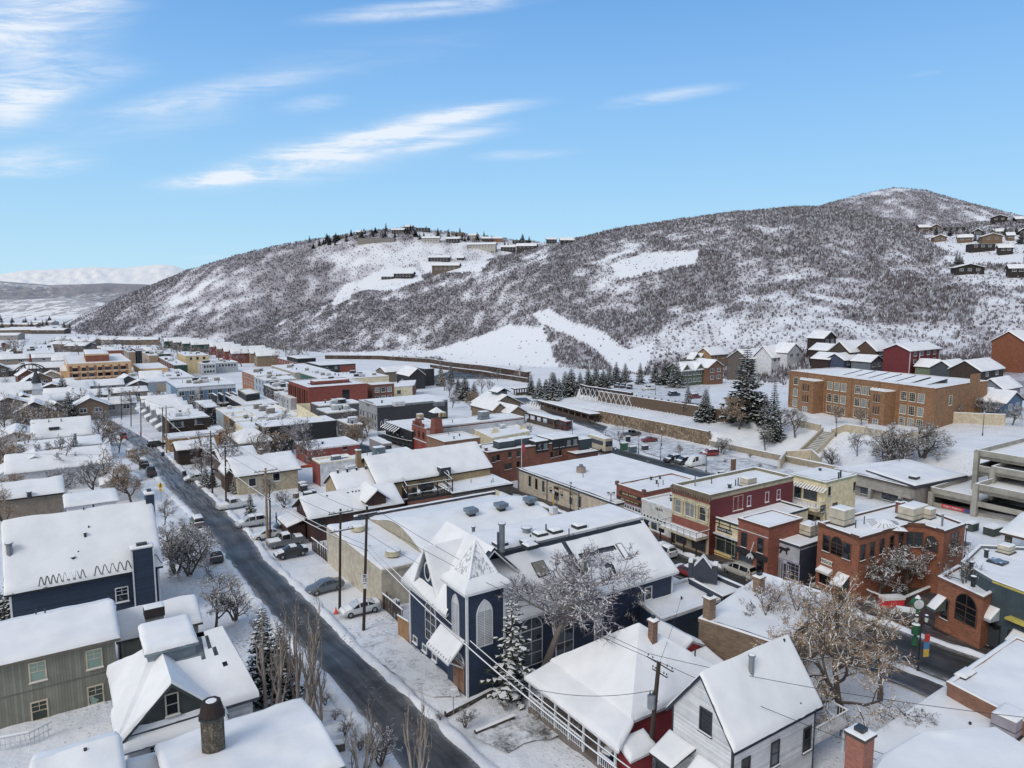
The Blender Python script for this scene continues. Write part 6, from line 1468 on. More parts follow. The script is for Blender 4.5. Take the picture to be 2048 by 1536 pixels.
def terrace():
 o=at(800,1012);H=House('roof_terrace','black steel roof terrace with arched railings and stairs between snowy roofs','terrace',o);z=o.z+4.2;BS=plain('#222427',1.6)
 P=[atz(px,py,z)for px,py in((815,1000),(905,985),(875,958),(797,968))]
 m=MB();m.face(P,wood('#4b4038',1.8));dn=Vector((0,0,-.35))
 for a,b in zip(P,P[1:]+P[:1]):m.face([a+dn,b+dn,b,a],BS)
 H.add(m,'platform');s=MB();c=(P[0]+P[1]+P[2]+P[3])/4;Q=[p.lerp(c,.45)for p in P];snow_quad(s,*Q,.1);H.add(s,'snow_cover')
 m=MB();base=o.z-.5
 m.face([(p.x,p.y,base)for p in P[:2]]+[(p.x,p.y,z-.3)for p in(P[1],P[0])],brick('#7c4434',2.0));m.face([(p.x,p.y,base)for p in P[1:3]]+[(p.x,p.y,z-.3)for p in(P[2],P[1])],BROWN);m.face([(p.x,p.y,base)for p in(P[3],P[0])]+[(p.x,p.y,z-.3)for p in(P[0],P[3])],BROWN);H.add(m,'wall')
 for zz,sh in((0,0),(2.2,0)):railing(H,[p.lerp(c,sh).xy for p in P+P[:1]],z+zz,.9 if zz==0 else.15,BS,gap=.5,r=.05)
 posts(H,[p.lerp(P[(i+1)%4],f)for i,p in enumerate(P)for f in(0,.33,.66)],z,z+2.3,.08,BS)
 r=random.Random(8)
 for k in range(9):q=P[0].lerp(P[1],r.uniform(.1,.9)).lerp(P[3].lerp(P[2],r.uniform(.1,.9)),r.uniform(.15,.85));m=MB();m.cbox(q,r.uniform(.6,1.3),r.uniform(.5,.9),r.uniform(.7,1.5),BS,r.random());H.add(m,'planter')
 for i,f in((2,.2),(2,.4),(1,.3),(1,.7),(2,.8)):
  a=P[i].lerp(P[(i+1)%4],f);d=(P[(i+1)%4]-P[i]).normalized();m=MB();pts=[a+d*(1.1*cos(t))+Vector((0,0,2.3+.8*sin(t)))for t in np.linspace(0,pi,9)];m.tube(pts,.08,BS,5);m.tube([p+Vector((0,0,.08))for p in pts],.07,SNOW,5);H.add(m,'arch')
 m=MB();a,b=P[0]+Vector((-.5,-.5,.2)),P[0]+Vector((-2.5,4.5,-2.6))
 for k in range(12):q=a.lerp(b,k/12);m.cbox(q,1.4,.3,.06,BS,-GRID);m.cbox(q+Vector((0,0,.06)),1.3,.26,.05,SNOW,-GRID)
 m.tube([a+Vector((0,0,1)),b+Vector((0,0,1))],.05,BS,4);H.add(m,'staircase')
terrace()
H=flat('brick_building','red brown brick building with dark glazed upper storey behind the post office','building',(975,905),(944,891),(1153,877),6.6,brick('#7f4632',2.1),par=.4,trim=plain('#4d3a33',1.8))
H.winpx('c',[(987,925),(996,922),(1019,916),(1036,914),(1012,940),(1020,938),(1036,935),(1103,916),(1112,914),(1120,912)],.9,1.4,'plain',BB,DKWIN);H.wins('b',1,2,1.3,2.4,'dh',BB,DKWIN,zt=1.2)
p,q,z0,z1=H.faces['c'];dd=(q-p).normalized();nn_=Vector((dd.y,-dd.x))
for s0,s1 in((.50,.64),(.68,.98)):
 m=MB();a=p+(q-p)*s0+nn_*.1;L2=(q-p).length*(s1-s0);m.box((a.x,a.y,z1-1.6),(dd.x*L2,dd.y*L2,0),(-nn_.x*6,-nn_.y*6,0),(0,0,2.4),BLACK);b=H.add(m,'penthouse');s=MB();A_=Vector((a.x,a.y,z1+.81));snow_quad(s,A_,A_+Vector((dd.x*L2,dd.y*L2,0)),A_+Vector((dd.x*L2-nn_.x*6,dd.y*L2-nn_.y*6,0)),A_-Vector((nn_.x*6,nn_.y*6,0)),.2);H.add(s,'snow_cover',b)
 k=int(L2/1.6)
 for i in range(k):c=a+dd*(L2*(i+.5)/k);H.put('window',(c.x+nn_.x*.02,c.y+nn_.y*.02,z1-1.1),atan2(dd.y,dd.x),1.3,1.5,'plain',BLACK,CURT)
for px,py,sx in((1008,894,4),(1040,888,5)):hvac(H,px,py,sx,2.4,1.3,plain('#3a454f',1.8))
pipe(H,1003,884,.5,.5,METAL);
for px,py in((972,902),(960,897),(947,891)):p=H.at(px,py);chimney(H,p,.5,.5,.6,BRICKD,pot=False)
H=flat('brick_building','low dark red wing with black plant screen beside the parked bin lorry','building',(1152,908),(1130,900),(1192,900),4.6,brick('#5f3229',2.2),par=.3,trim=DARK);band(H,'c',3.0,3.15,OFFW,.1,.8,.05);hvac(H,1163,896,3.6,3,2.2,plain('#2f3a44',1.8),'plant_screen');pipe(H,1150,897,.2,1)
H=flat('brick_building','flat roofed brown brick building with tan side wall right of the fire tower','building',(889,884),(862,870),(961,875),5.0,brick('#86624a',2.0),par=.35,trim=plain('#6a5644',1.8));band(H,'b',1.2,1.5,OFFW,0,1,.9,'canopy');roofbits(H,2,21,.8,'pv')
H=flat('city_hall','red brick hall with stepped gable and tapered fire tower with open belfry','town hall',(853,856),(822,846),30,6.6,brick('#853a29',1.8),par=.4,trim=LGREY)
for f in(.2,.5,.8):H.win('b',f,3.7,1.3,1.9,'arch',plain('#6e3024',2),DKWIN)
for f in(.25,.75):H.win('b',f,0,2.0,2.6,'arch',plain('#6e3024',2),plain('#8a1f1f',2),'door')
band(H,'c',-.5,6.65,LGREY,0,1,.12,'side_wall');band(H,'b',2.95,3.15,OFFW,0,1,.2);p,q,z0,z1=H.faces['b'];dd=(q-p).normalized();m=MB();c=(p+q)/2
for w_,h_ in((.36,.9),(.2,1.5),(.08,1.9)):a=c-dd*(q-p).length*w_;m.box((a.x,a.y,z1),(dd.x*(q-p).length*w_*2,dd.y*(q-p).length*w_*2,0),(-dd.y*-.35,dd.x*-.35,0),(0,0,h_),BRICKF)
H.add(m,'gable');s=MB();s.cbox((c.x,c.y,z1+1.9),1,.5,.12,SNOW,atan2(dd.y,dd.x));H.add(s,'snow_cover')
u_,v_=axes();t=atz(853,856,z1);t=Vector((t.x,t.y,0))-Vector((*u_,0))*1.3+Vector((*v_,0))*2.2;m=MB();T0=3.4;T1=2.0
def rg(k,zz):return[Vector((t.x,t.y,zz))+Vector((cos(-GRID+a)*k*1.41,sin(-GRID+a)*k*1.41,0))for a in(pi/4,3*pi/4,5*pi/4,7*pi/4)]
r0,r1=rg(T0/2,z0-.5),rg(T1/2,z0+9.4)
for i in range(4):m.face([r0[i],r0[(i+1)%4],r1[(i+1)%4],r1[i]],BRICKF)
m.face(r1,BRICKF);to=H.add(m,'tower');m=MB()
for p4 in r1:m.cbox(p4*.9+Vector((t.x,t.y,p4.z))*.1,.18,.18,1.6,DARK)
H.add(m,'belfry',to);m=MB();r2=rg(T1/2+.5,z0+11);ap=Vector((t.x,t.y,z0+12.3));m.face(r2,DARK)
for i in range(4):m.face([r2[i],r2[(i+1)%4],ap],SNOW)
H.add(m,'snow_cover',to)
hvac(H,840,838,1.6,1.4,1.3,TAN);hvac(H,884,834,2,1.4,1.2,TAN);hvac(H,967,838,2.6,2,2.0,METAL);pipe(H,905,845,.1,.8)
H=polyflat('flat_roofed_building','jumble of snowy flat roofs with cream rounded parapets behind the fire tower','building',[(985,876),(1060,862),(1010,838),(930,850)],4.6,CREAMT,par=.4,trim=CREAMT)
for px,py in((990,868),(1046,860)):p=H.at(px,py,-.2);m=MB();pts=[p+Vector((cos(t)*1.2*cos(-GRID),cos(t)*1.2*sin(-GRID),1.5*sin(t)))for t in np.linspace(0,pi,11)];m.face(pts,CREAMT);m.face([q+Vector((.2,.3,0))for q in pts],CREAMT);m.quadgrid([pts,[q+Vector((.2,.3,0))for q in pts]],SNOW);H.add(m,'parapet')
hvac(H,1010,846,2.4,1.8,1.6,LGREY);roofbits(H,3,23,1,'hp')
H=flat('theatre','tall grey theatre with stepped false front and dark painted side wall','theatre',(754,812),(719,800),(922,806),7.7,plain('#8d8f92',1.6),par=.2,trim=plain('#6d7075',1.7),snow=.3)
band(H,'c',-.6,7.65,plain('#34363a',1.8),0,1,.05,'side_wall');p,q,z0,z1=H.faces['b'];dd=(q-p).normalized();L2=(q-p).length;m=MB();a=p+(q-p)*.3;m.box((a.x,a.y,z1-.1),(dd.x*L2*.45,dd.y*L2*.45,0),(dd.y*-.3,dd.x*.3,0),(0,0,.75),plain('#8d8f92',1.6));H.add(m,'parapet')
for r in(3.0,.7):H.wins('b',1,1,.1,.1)if False else[H.win('b',f,r+.4,.8,1.6,'plain',plain('#6d7075',1.7),DKWIN)for f in(.1,.25,.5,.75,.9)]
band(H,'b',2.35,2.6,plain('#6d7075',1.7),0,1,.1);band(H,'b',5.1,5.3,plain('#6d7075',1.7),0,1,.1);c,d,n=H.facept('b',736,810,.05);text('ERCOL',.8,DARK,H.root,c-H.L+n*.05,atan2(d.y,d.x))
c,d,n=H.facept('c',772,847,.08);m=MB()
for x,zz,w_,h_ in((-.62,-1.3,.14,2.6),(-.07,-1.3,.14,2.6),(.48,-1.3,.14,2.6),(-.62,-1.3,1.24,.14),(-.62,-.5,1.24,.14),(-.62,.3,1.24,.14),(-.62,1.16,1.24,.14)):m.box(c+d*x+Vector((0,0,zz)),d*w_,n*.05,(0,0,h_),OFFW)
for x in(-1.5,1.5):
 pts=[(0,1.0),(.38,0),(0,-1.0),(-.38,0)]
 for(x0,a0),(x1,a1)in zip(pts,pts[1:]+pts[:1]):m.tube([c+d*(x+x0)+n*.05+Vector((0,0,a0)),c+d*(x+x1)+n*.05+Vector((0,0,a1))],.07,OFFW,4)
o=H.add(m,'emblem');o['label']='white painted lattice emblem between two diamonds';hvac(H,797,812,3.2,2.4,1.4,OFFW);hvac(H,878,812,3,2,1.4,METAL);pipe(H,764,806,.25,.8)
H=flat('bistro','black bistro with curved balcony and slatted snowy awning left of the red hall','restaurant',(824,863),(778,843),12,4.8,plain('#202225',1.7),par=.2,trim=DARK)
p,q,z0,z1=H.faces['b'];dd=(q-p).normalized();nn_=Vector((dd.y,-dd.x));m=MB();s=MB()
for k in range(7):a=p+(q-p)*(.02+.085*k);b=a+nn_*1.9;m.face([(a.x,a.y,z1-.2),(a.x+dd.x*.9,a.y+dd.y*.9,z1-.2),(b.x+dd.x*.9,b.y+dd.y*.9,z1-1.3),(b.x,b.y,z1-1.3)],DARK);s.face([(a.x,a.y,z1-.13),(a.x+dd.x*.62,a.y+dd.y*.62,z1-.13),(b.x+dd.x*.62,b.y+dd.y*.62,z1-1.22),(b.x,b.y,z1-1.22)],SNOW)
ao=H.add(m,'awning');H.add(s,'snow_cover',ao);P=[Vector((*(p+(q-p)*f+nn_*o),z0+1.9))for f,o in((1,0),(.95,.6),(.6,1.9),(.25,2.4),(0,2.4),(0,0))];m=MB();m.face(P,DARK);m.face([x-Vector((0,0,.4))for x in P],DARK)
for a,b in zip(P,P[1:]):m.face([a-Vector((0,0,.4)),b-Vector((0,0,.4)),b,a],DARK)
H.add(m,'balcony');railing(H,[x.xy for x in P[:5]],z0+1.9,.9,DARK,gap=.5);H.wins('b',2,4,1.3,1.5,'plain',DARK,DKWIN,zt=.9,fl=2.4,s0=.05,s1=.75)
H=flat('flat_roofed_building','low building with long rust red side wall and narrow snowy roof','building',(617,899),(714,884),10,3.6,brick('#84322c',2.2),par=.2,trim=OFFW);pipe(H,645,888,.25,.5,DARK);H.winpx('b',[(690,900)],1,1.2,'plain',DARK,DKWIN)
H=flat('flat_roofed_building','red sided building with white end wall and cream parapet left of the tan chimney','building',(640,926),(705,914),(623,917),4.8,OFFW,par=.7,trim=plain('#d6cbb0',1.4));i_=H.faces['c'];band(H,'c',-.5,4.75,brick('#8a2f2a',2.2),0,1,.05,'side_wall');hvac(H,672,920,1.8,1.2,.8,plain('#5a6670',1.7));
H=polyflat('flat_roofed_building','snowy flat roof with air units in front of the red hall','building',[(690,936),(832,905),(812,894),(700,912)],3.6,LGREY,par=.3,trim=OFFW);hvac(H,758,909,2.4,1.8,1.6,plain('#5a6a75',1.7));roofbits(H,3,31,.9,'phv');hvac(H,690,922,2.4,1.6,.9,plain('#66727c',1.7))
H=flat('shed','small mural painted shed in front of the bistro','shed',(766,888),(740,876),(779,884),2.8,plain('#8f8a92',1.6),par=.05,snow=.0 or.12);band(H,'b',.6,2.4,plain('#4a7fa8',1.8),.55,.85,.04,'mural');H.win('c',.5,0,2.0,2.2,'plain',DARK,DKWIN,'door')
H=flat('flat_roofed_building','long black windowless wall under a narrow snowy roof','building',(528,855),(686,846),9,6.4,plain('#2a2d31',1.8),par=.2,trim=plain('#3a3d42',1.7));roofbits(H,7,35,.5,'p');
H=flat('house','cream walled house with rounded snowy roof edge behind the bare trees','house',(490,858),(472,845),(612,838),5.6,CREAM,par=.15,trim=CREAMT);H.wins('b',1,4,.8,1.3,'dh',OFFW,DKWIN,zt=2.4);H.winpx('c',[(515,876)],.9,1.2,'plain',DARK,DKWIN);roofbits(H,8,37,.8,'vphp')
m=MB();p0,p1=H.at(593,836),H.at(654,852);p0=atz(594,832,H.zr);p1=atz(654,846,H.zr-.2);m.face([p0,p1,p1+Vector((0,0,.5)),p0+Vector((0,0,3.6))],CREAMT);q0=p0+Vector((3.6,1.2,0));m.face([p0,q0,q0+Vector((0,0,3.6)),p0+Vector((0,0,3.6))],CREAMT);H.add(m,'stepped_parapet')
for nm,A,B,wl,lb,sd in(('pale blue',(447,826),(434,816),plain('#8d9ea8',1.6),'pale blue end shop of the flat roofed terrace',41),('tan',(459,834),(447,826),plain('#8a6d4c',1.7),'tan middle shop of the flat roofed terrace',42),('black',(473,843),(459,834),plain('#2e2a29',1.8),'black fronted near shop of the flat roofed terrace',43)):
 H=flat('shop',lb,'shop',A,B,18,6.0,wl,par=.6,trim=plain('#d8cdb4',1.4),group=None);H.wins('b',1,4,.75,1.5,'dh',OFFW,DKWIN,zt=2.6);roofbits(H,4,sd,.8,'hhv')
H=flat('flat_roofed_building','flat snowy roof carrying three square air units','building',(521,834),(487,814),(577,827),6.6,OFFW,par=.25,trim=OFFW)
for px,py in((516,817),(527,821),(541,826)):hvac(H,px,py,2.2,1.8,1.4,plain('#7f7672',1.6))
roofbits(H,3,45,.8,'p')
H=flat('flat_roofed_building','black building with rooftop penthouse box rimmed in cream','building',(489,811),(455,790),(556,805),6.8,plain('#1f2124',1.7),par=.15,trim=OFFW)
P=[atz(px,py,H.zr)for px,py in((493,803),(520,799),(501,790),(476,792))];m=MB();h_=2.3
for a,b in zip(P,P[1:]+P[:1]):m.face([a,b,b+Vector((0,0,h_)),a+Vector((0,0,h_))],plain('#24262b',1.7))
po=H.add(m,'penthouse');s=MB();snow_quad(s,*[p+Vector((0,0,h_-.3))for p in P],.2);H.add(s,'snow_cover',po);m=MB()
for a,b in zip(P,P[1:]+P[:1]):m.box(a+Vector((0,0,h_)),b-a,Vector((0,0,.15)).cross((b-a).normalized()).normalized()*.4,(0,0,.15),CREAMT)
H.add(m,'parapet',po)
H=flat('flat_roofed_building','black timber framed roof pavilion right of the blue hotel','building',(432,808),(424,803),(476,804),5.4,plain('#1d1e20',1.6),par=.1,trim=DARK);m=MB();z=H.zr
for px in(432,445,459,472):a,b=atz(px,806-(px-432)*.07,z),atz(px-8,801-(px-432)*.07,z);m.box(a,b-a,(.3,.1,0),(0,0,2.6),plain('#1d1e20',1.6));m.box(a+Vector((0,0,2.6)),b-a,(.5,.2,0),(0,0,.15),SNOW)
H.add(m,'pavilion')
H=flat('house','small black house with snowy roof beside the pale gable','house',(410,816),(397,808),(436,811),5.6,plain('#202124',1.7),par=.1,trim=DARK)
H=pitched('house','pale house with steep snowy gable below the blue hotel','house',(402,812),(430,806),(376,804),4.6,2.6,plain('#a09a94',1.5),over=.3,R=(384,797),Rend='A')
H=flat('house','black and dark brown two storey house with four pale window panes','house',(337,841),(421,835),11,6.6,DKBR,par=.1,trim=DARK,snow=.32);H.winpx('b',[(347,856),(353,855),(359,855),(365,854),(392,850),(398,849),(403,849)],.95,1.7,'plain',DARK,CURT);pipe(H,360,824,.35,.4);roofbits(H,3,47,.8,'hp')
for k,(A,B)in enumerate((((326,840),(392,826)),((314,830),(382,818)),((302,821),(372,810)),((292,813),(362,802)),((283,806),(352,797)))):
 H=pitched('row_house',['nearest','second nearest','middle','second farthest','farthest'][k]+' of the snowy roofed row houses stepping down the street','house',A,B,6.5,5.2,1.7,[plain('#8d9298',1.6),plain('#6f7378',1.7)][k%2],over=.3,group='row houses stepping down the street',snow=.3);H.wins('l',1,2,.8,1.2,'dh',OFFW,DKWIN,zt=1.4)
 q=[H.V(-1.8,.8,H.dim[2]-2.4),H.V(-1.8,4.6,H.dim[2]-2.4),H.V(.2,4.6,H.dim[2]-1.5),H.V(.2,.8,H.dim[2]-1.5)];slab(H,q,.12,OFFW,.25)
H=flat('hotel','three storey blue hotel with white paired windows and white parapet','hotel',(354,775),(470,767),(336,760),9.4,BLUEW,par=.4,trim=OFFW)
band(H,'b',8.3,9.35,OFFW,0,1,.1,'fascia');band(H,'b',-.3,9.6,OFFW,.30,.37,.35,'pilaster');band(H,'b',-.3,9.3,OFFW,0,.02,.1,'pilaster');band(H,'c',-.3,9.3,LBLUE,.0,.45,.1,'pilaster')
H.winpx('b',[(x,y+r*12.5)for r in(0,1,2)for x,y in((364,792),(384,791),(402,789),(421,787),(440,786),(459,784))],1.7,2.3,'pair',OFFW,DKWIN);roofbits(H,8,51,1.1,'hhvp')
H=flat('shop_building','brick and slate fronted low building left of the grey pavilion','building',(255,757),(229,743),(281,752),5.0,stone('#6b5a52',1.9,1.2),par=.2,trim=OFFW);band(H,'c',-.3,4.9,plain('#97694c',1.8),0,1,.05,'side_wall');roofbits(H,3,53,1.2,'h')
H=flat('pavilion','grey blue open fronted pavilion with flat snowy roof','building',(297,764),(279,752),(338,758),5.0,plain('#74828e',1.7),par=.15,trim=LGREY);H.win('b',.5,.3,6,3.2,'shop',plain('#5f6d78',1.7),DKWIN);band(H,'c',-.3,4.2,plain('#8a7f70',1.7),.35,1,.05,'side_wall')
H=flat('shop_building','wide snowy flat roofs in front of the green and yellow blocks','building',(330,757),(284,740),(384,751),4.4,LGREY,par=.15,trim=OFFW);roofbits(H,6,55,1.1,'hvp')
HT=plain('#c4a276',1.6);HB=brick('#84402c',2.1)
H=flat('hotel','large tan and red brick hotel of four storeys with a brick penthouse','hotel',(134,728),(262,722),(112,712),12.5,HT,par=.4,trim=plain('#d2b68c',1.5))
for k in range(8):band(H,'b',.5,11.8,HB,.03+.125*k,.03+.125*k+.04,.06,'pilaster')
for r in range(4):
 for k in range(7):H.win('b',.125+.125*k,9.0-r*3.0,2.6 if k%2 else 3.4,2.0,'plain',HT,DKWIN)
for zz in(2.6,5.6,8.6):band(H,'b',zz-.1,zz+.25,plain('#d2b68c',1.5),0,1,.15)
P=[atz(px,py,H.zr)for px,py in((172,724),(219,722),(212,713),(168,714))];m=MB()
for a,b in zip(P,P[1:]+P[:1]):m.face([a,b,b+Vector((0,0,4)),a+Vector((0,0,4))],HB)
po=H.add(m,'penthouse');s=MB();snow_quad(s,*[p+Vector((0,0,4))for p in P],.3);H.add(s,'snow_cover',po)
m=MB()
for a,b in zip(P,P[1:]+P[:1]):m.box(a+Vector((0,0,3.3)),b-a,Vector((0,0,1)).cross((b-a).normalized())*-.2,(0,0,.6),HT)
H.add(m,'cornice',po)
H=flat('hotel_wing','lower stepped right wing of the tan hotel','hotel',(280,738),(264,728),14,8,HT,par=.3,trim=plain('#d2b68c',1.5));H.wins('b',2,3,2,1.6,'plain',HT,DKWIN,zt=1)
H=flat('hotel_wing','lower stepped left wing of the tan hotel','hotel',(122,742),(107,732),(136,741),8.5,HT,par=.3,trim=plain('#d2b68c',1.5));H.wins('b',2,3,2,1.6,'plain',HT,DKWIN,zt=1)
for lb,nm,A,B,C,h,wl,wins in(('red brick block with plain gable wall beyond the tan hotel','brick_building',(216,701),(246,699),(202,691),6.5,HB,None),('narrow tan stone block right of the plain brick gable','apartment_block',(257,704),(246,699),(268,702),11,plain('#8b7a68',1.8),('b',3,2)),('dark green black apartment block with white window bays','apartment_block',(273,701),(258,694),(286,698),12,plain('#222f35',1.9),('b',3,4)),('tan fronted apartment block between the dark blocks','apartment_block',(298,711),(285,703),(312,708),11,plain('#94806a',1.8),('b',3,3)),('dark green block with white corner windows and white ground floor','apartment_block',(306,709),(297,704),(340,707),10.5,GREEND,('c',2,2)),('stepped red and brown fronts ending in a dark green wall','apartment_block',(348,730),(324,713),(371,727),8.5,plain('#5f3a30',1.9),('b',2,6)),('pale yellow block with three arched recesses','apartment_block',(371,712),(418,710),(359,705),11.5,plain('#cdb98a',1.5),('b',1,3)),('white glazed building with roof terraces below the yellow block','office_building',(404,728),(386,722),(430,726),7,LGREY,('c',2,4)),('white upper storey building with window band','office_building',(433,726),(424,722),(473,723),6.5,plain('#9aa0a6',1.6),('c',1,6)),('orange brick three storey block with rows of dark windows','brick_building',(513,752),(486,741),16,8.5,ORBR,('b',2,5)),('pale blue grey fronted house beside the orange brick block','townhouse',(531,761),(514,752),14,7.5,plain('#8b98a8',1.7),('b',2,3)),('black fronted shops with snowy balconies','shop_building',(552,778),(528,768),10,6,plain('#25272b',1.8),('b',2,3)),('cream wall building under a dark green gable','shop_building',(554,769),(545,764),(582,767),6.5,CREAM,None),('low white and grey shops before the red fluted block','shop_building',(581,797),(553,783),8,4.2,plain('#a5a8aa',1.6),('b',1,5)),('low grey shop with snowy roof right of the red block','shop_building',(655,826),(634,817),(718,822),4.5,plain('#4c4e52',1.8),('b',1,3)),('long snowy shed roof at the foot of the red block','shop_building',(640,812),(626,805),(720,804),5.0,plain('#4a4d52',1.8),None),('dark flat roofed shop left of the theatre front','shop_building',(700,850),(684,838),(722,846),4.0,plain('#5c5a58',1.8),('b',1,2)),('long dark red block with black glazed top floor','apartment_block',(597,727),(547,716),(633,725),6.5,DKRED,('b',1,7)),('low cream roofs behind the red fluted block','shop_building',(700,757),(670,746),(770,750),6,CREAMT,None),('green parapet flat roof behind the cream wall','shop_building',(640,757),(556,748),(690,750),6,GREENB,None),('snowy flat roof with pale tanks before the dark red block','shop_building',(590,745),(500,733),(650,738),6,plain('#8d8880',1.7),None)):
 H=flat(nm,lb,'building',A,B,C,h,wl,par=.25,trim=plain('#b9b4aa',1.5)if wl not in(DKRED,GREEND)else None)
 if wins:H.wins(wins[0],wins[1],wins[2],1.5,1.8,'plain',OFFW if 'white' in lb or 'dark' in lb else plain('#6b6258',1.7),DKWIN,zt=.9,fl=3.2)
 roofbits(H,4,hash(lb)%1000 if False else len(lb),1.3,'hhvp')
 if 'dark green wall' in lb:band(H,'c',-.3,8.4,GREEND,0,1,.06,'side_wall')
 if 'black glazed' in lb:
  for s0,s1,pr in((.35,.95,-1.5),):
   p,q,z0,z1=H.faces['c'];u_,v_=axes();a=p+Vector(u_)*1.5;m=MB();A_=Vector((a.x,a.y,z1));m.box(A_,Vector((*(q-p),0)),Vector((*u_,0))*24,(0,0,3.0),plain('#1e2326',1.7));po=H.add(m,'penthouse');s=MB();A_+=Vector((0,0,3));e1,e2=Vector((*(q-p),0)),Vector((*u_,0))*24;snow_quad(s,A_,A_+e1,A_+e1+e2,A_+e2,.3);H.add(s,'snow_cover',po)
H=flat('apartment_block','black glazed and dark red block left of the hill retaining wall','building',(640,731),(626,724),(706,726),7,plain('#2a2f31',1.8),par=.2,trim=DARK);band(H,'c',-.3,6.4,DKRED,.55,1,.1,'side_wall');H.wins('c',2,4,2.2,2,'plain',DARK,CURT,s0=.02,s1=.5,zt=.8)
H=pitched('shop_building','building with dark green gable beside the red fluted block','building',(550,764),(590,760),12,6.4,3,GREENB,over=.3,R=(580,751))
RB=plain('#7c3c31',1.9);H=flat('office_building','tall red block with fluted front and one dark window strip','building',(617,775),(581,761),(744,769),9.4,RB,par=.4,trim=plain('#6d3429',2.0))
p,q,z0,z1=H.faces['b'];dd=(q-p).normalized();nn_=Vector((dd.y,-dd.x))
for k in range(9):m=MB();a=p+(q-p)*(k/9+.02);m.box((a.x,a.y,z0-.3),(dd.x*.9,dd.y*.9,0),(nn_.x*.5,nn_.y*.5,0),(0,0,z1-z0-1),plain('#4f2a20',1.9)if k%2 else plain('#6a3a2a',1.9));H.add(m,'fin')
band(H,'c',2.2,8.0,DKWIN,.56,.68,.06,'window');band(H,'c',4.8,5.0,DARK,.56,.68,.1);roofbits(H,5,61,1.2,'hhv');hvac(H,660,766,14,5,1.2,RB,'roof_house')
H=flat('brick_building','brown brick annex with large windows joined to the red block','building',(744,770),(738,766),(773,763),8.6,brick('#70402f',2.1),par=.3);H.wins('c',2,3,1.9,2.0,'dh',OFFW,CURT,zt=1.2,fl=3.4)
H=pitched('house','black gabled house with white framed window beside the far road','house',(818,753),(859,752),16,6.5,4,plain('#2c2d2f',1.8),ridge='c',over=.4,R=(837,736),Rend='A',fascia=DARK);H.win('a',.45,2.6,2.2,2.2,'pair',OFFW,CURT)
H=flat('house','black tower wing with snowy cap behind the gabled house','house',(850,738),(842,734),(864,736),9,plain('#2c2d2f',1.8),par=.2)
H=pitched('house','pale hillside house with two dark dormers and snowy roof','house',(770,745),(840,741),14,5.5,3,plain('#6a5f55',1.8),over=.4,R=(835,730),fascia=DARK)
H=flat('shop_building','white cream corner building with one square dark window','building',(786,774),(776,768),(812,768),6.4,CREAM,par=.2,trim=OFFW);H.win('c',.3,3.4,1.6,1.6,'plain',DARK,DKWIN)
H=polyflat('brick_building','low brick corner building with curved snowy roof edge','building',[(786,778),(812,778),(829,769),(832,760),(800,762)],4.6,brick('#7d4633',2.1),par=.3,trim=OFFW)
for gi,(x0,y0,x1,y1,n,wl,lab,sc)in enumerate(((328,683,382,690,4,GREEND,'dark green gabled condominium under the hillside',1),(420,694,462,708,4,DKRED,'dark red gabled condominium under the hillside',1),(487,702,513,713,3,plain('#7d6a52',1.8),'tan gabled condominium with pointed dormers',1))):
 for k in range(n):
  t=k/(n-1);px,py=x0+(x1-x0)*t,y0+(y1-y0)*t;wd=(52,50,46)[gi]
  H=pitched('condominium',lab,'condominium',(px,py),(px+wd,py-2),9.5,7.5,3.4,wl,over=.5,group=('green','red','tan')[gi]+' condominiums under the hillside',fascia=DARK,snow=.35)
  H.wins('l',2,2,1.3,1.5,'plain',OFFW,DKWIN,zt=.8)
H=flat('condominium','red end building of the gabled condominium rows','condominium',(482,712),(470,705),(480,711),9,DKRED,par=.2)if False else None
H=pitched('transit_center','stone walled transit lodge with big snowy gable and roof lantern','transit building',(980,814),(943,804),14,4.6,3.6,plain('#7a6a54',1.8),over=.8,fascia=plain('#4a4038',1.8),snow=.28,R=(966,781),skip=lambda u,v:v<.35 and mnoise.noise((u*14,v*9,2))>.22)
L_,W_,z_,zr_=H.dim;V=H.V;c=V(L_*.45,W_*.55,zr_-.3);m=MB();m.cbox(c,4.2,3.4,1.3,plain('#55616b',1.8),-GRID);lo=H.add(m,'lantern');e,f=(V(1,0,0)-V(0,0,0)),(V(0,1,0)-V(0,0,0))
for s_ in(-1,1):slab(H,[c-e*3+f*s_*2.8+Vector((0,0,1.1)),c+e*3+f*s_*2.8+Vector((0,0,1.1)),c+e*3+Vector((0,0,2.4)),c-e*3+Vector((0,0,2.4))],.2,DARK,.26,'lantern_roof')
H.wins('a',1,4,1.5,2.2,'plain',plain('#5a5046',1.7),DKWIN,zt=.8)
H=pitched('transit_porch','gabled timber entrance porch of the transit lodge with snowy roof','porch',(1018,828),(1046,822),16,3.4,2.6,plain('#746450',1.8),ridge='c',over=.5,fascia=plain('#4a4038',1.8),R=(1034,812),Rend='A');H.wins('a',1,3,1.4,1.9,'plain',plain('#5a5046',1.7),DKWIN,zt=.5)
H=pitched('transit_porch','second stone gable stepping down from the transit lodge','porch',(985,822),(1012,818),15,4.2,2.8,plain('#746450',1.8),ridge='c',over=.5,fascia=plain('#4a4038',1.8),R=(1003,805),Rend='A')
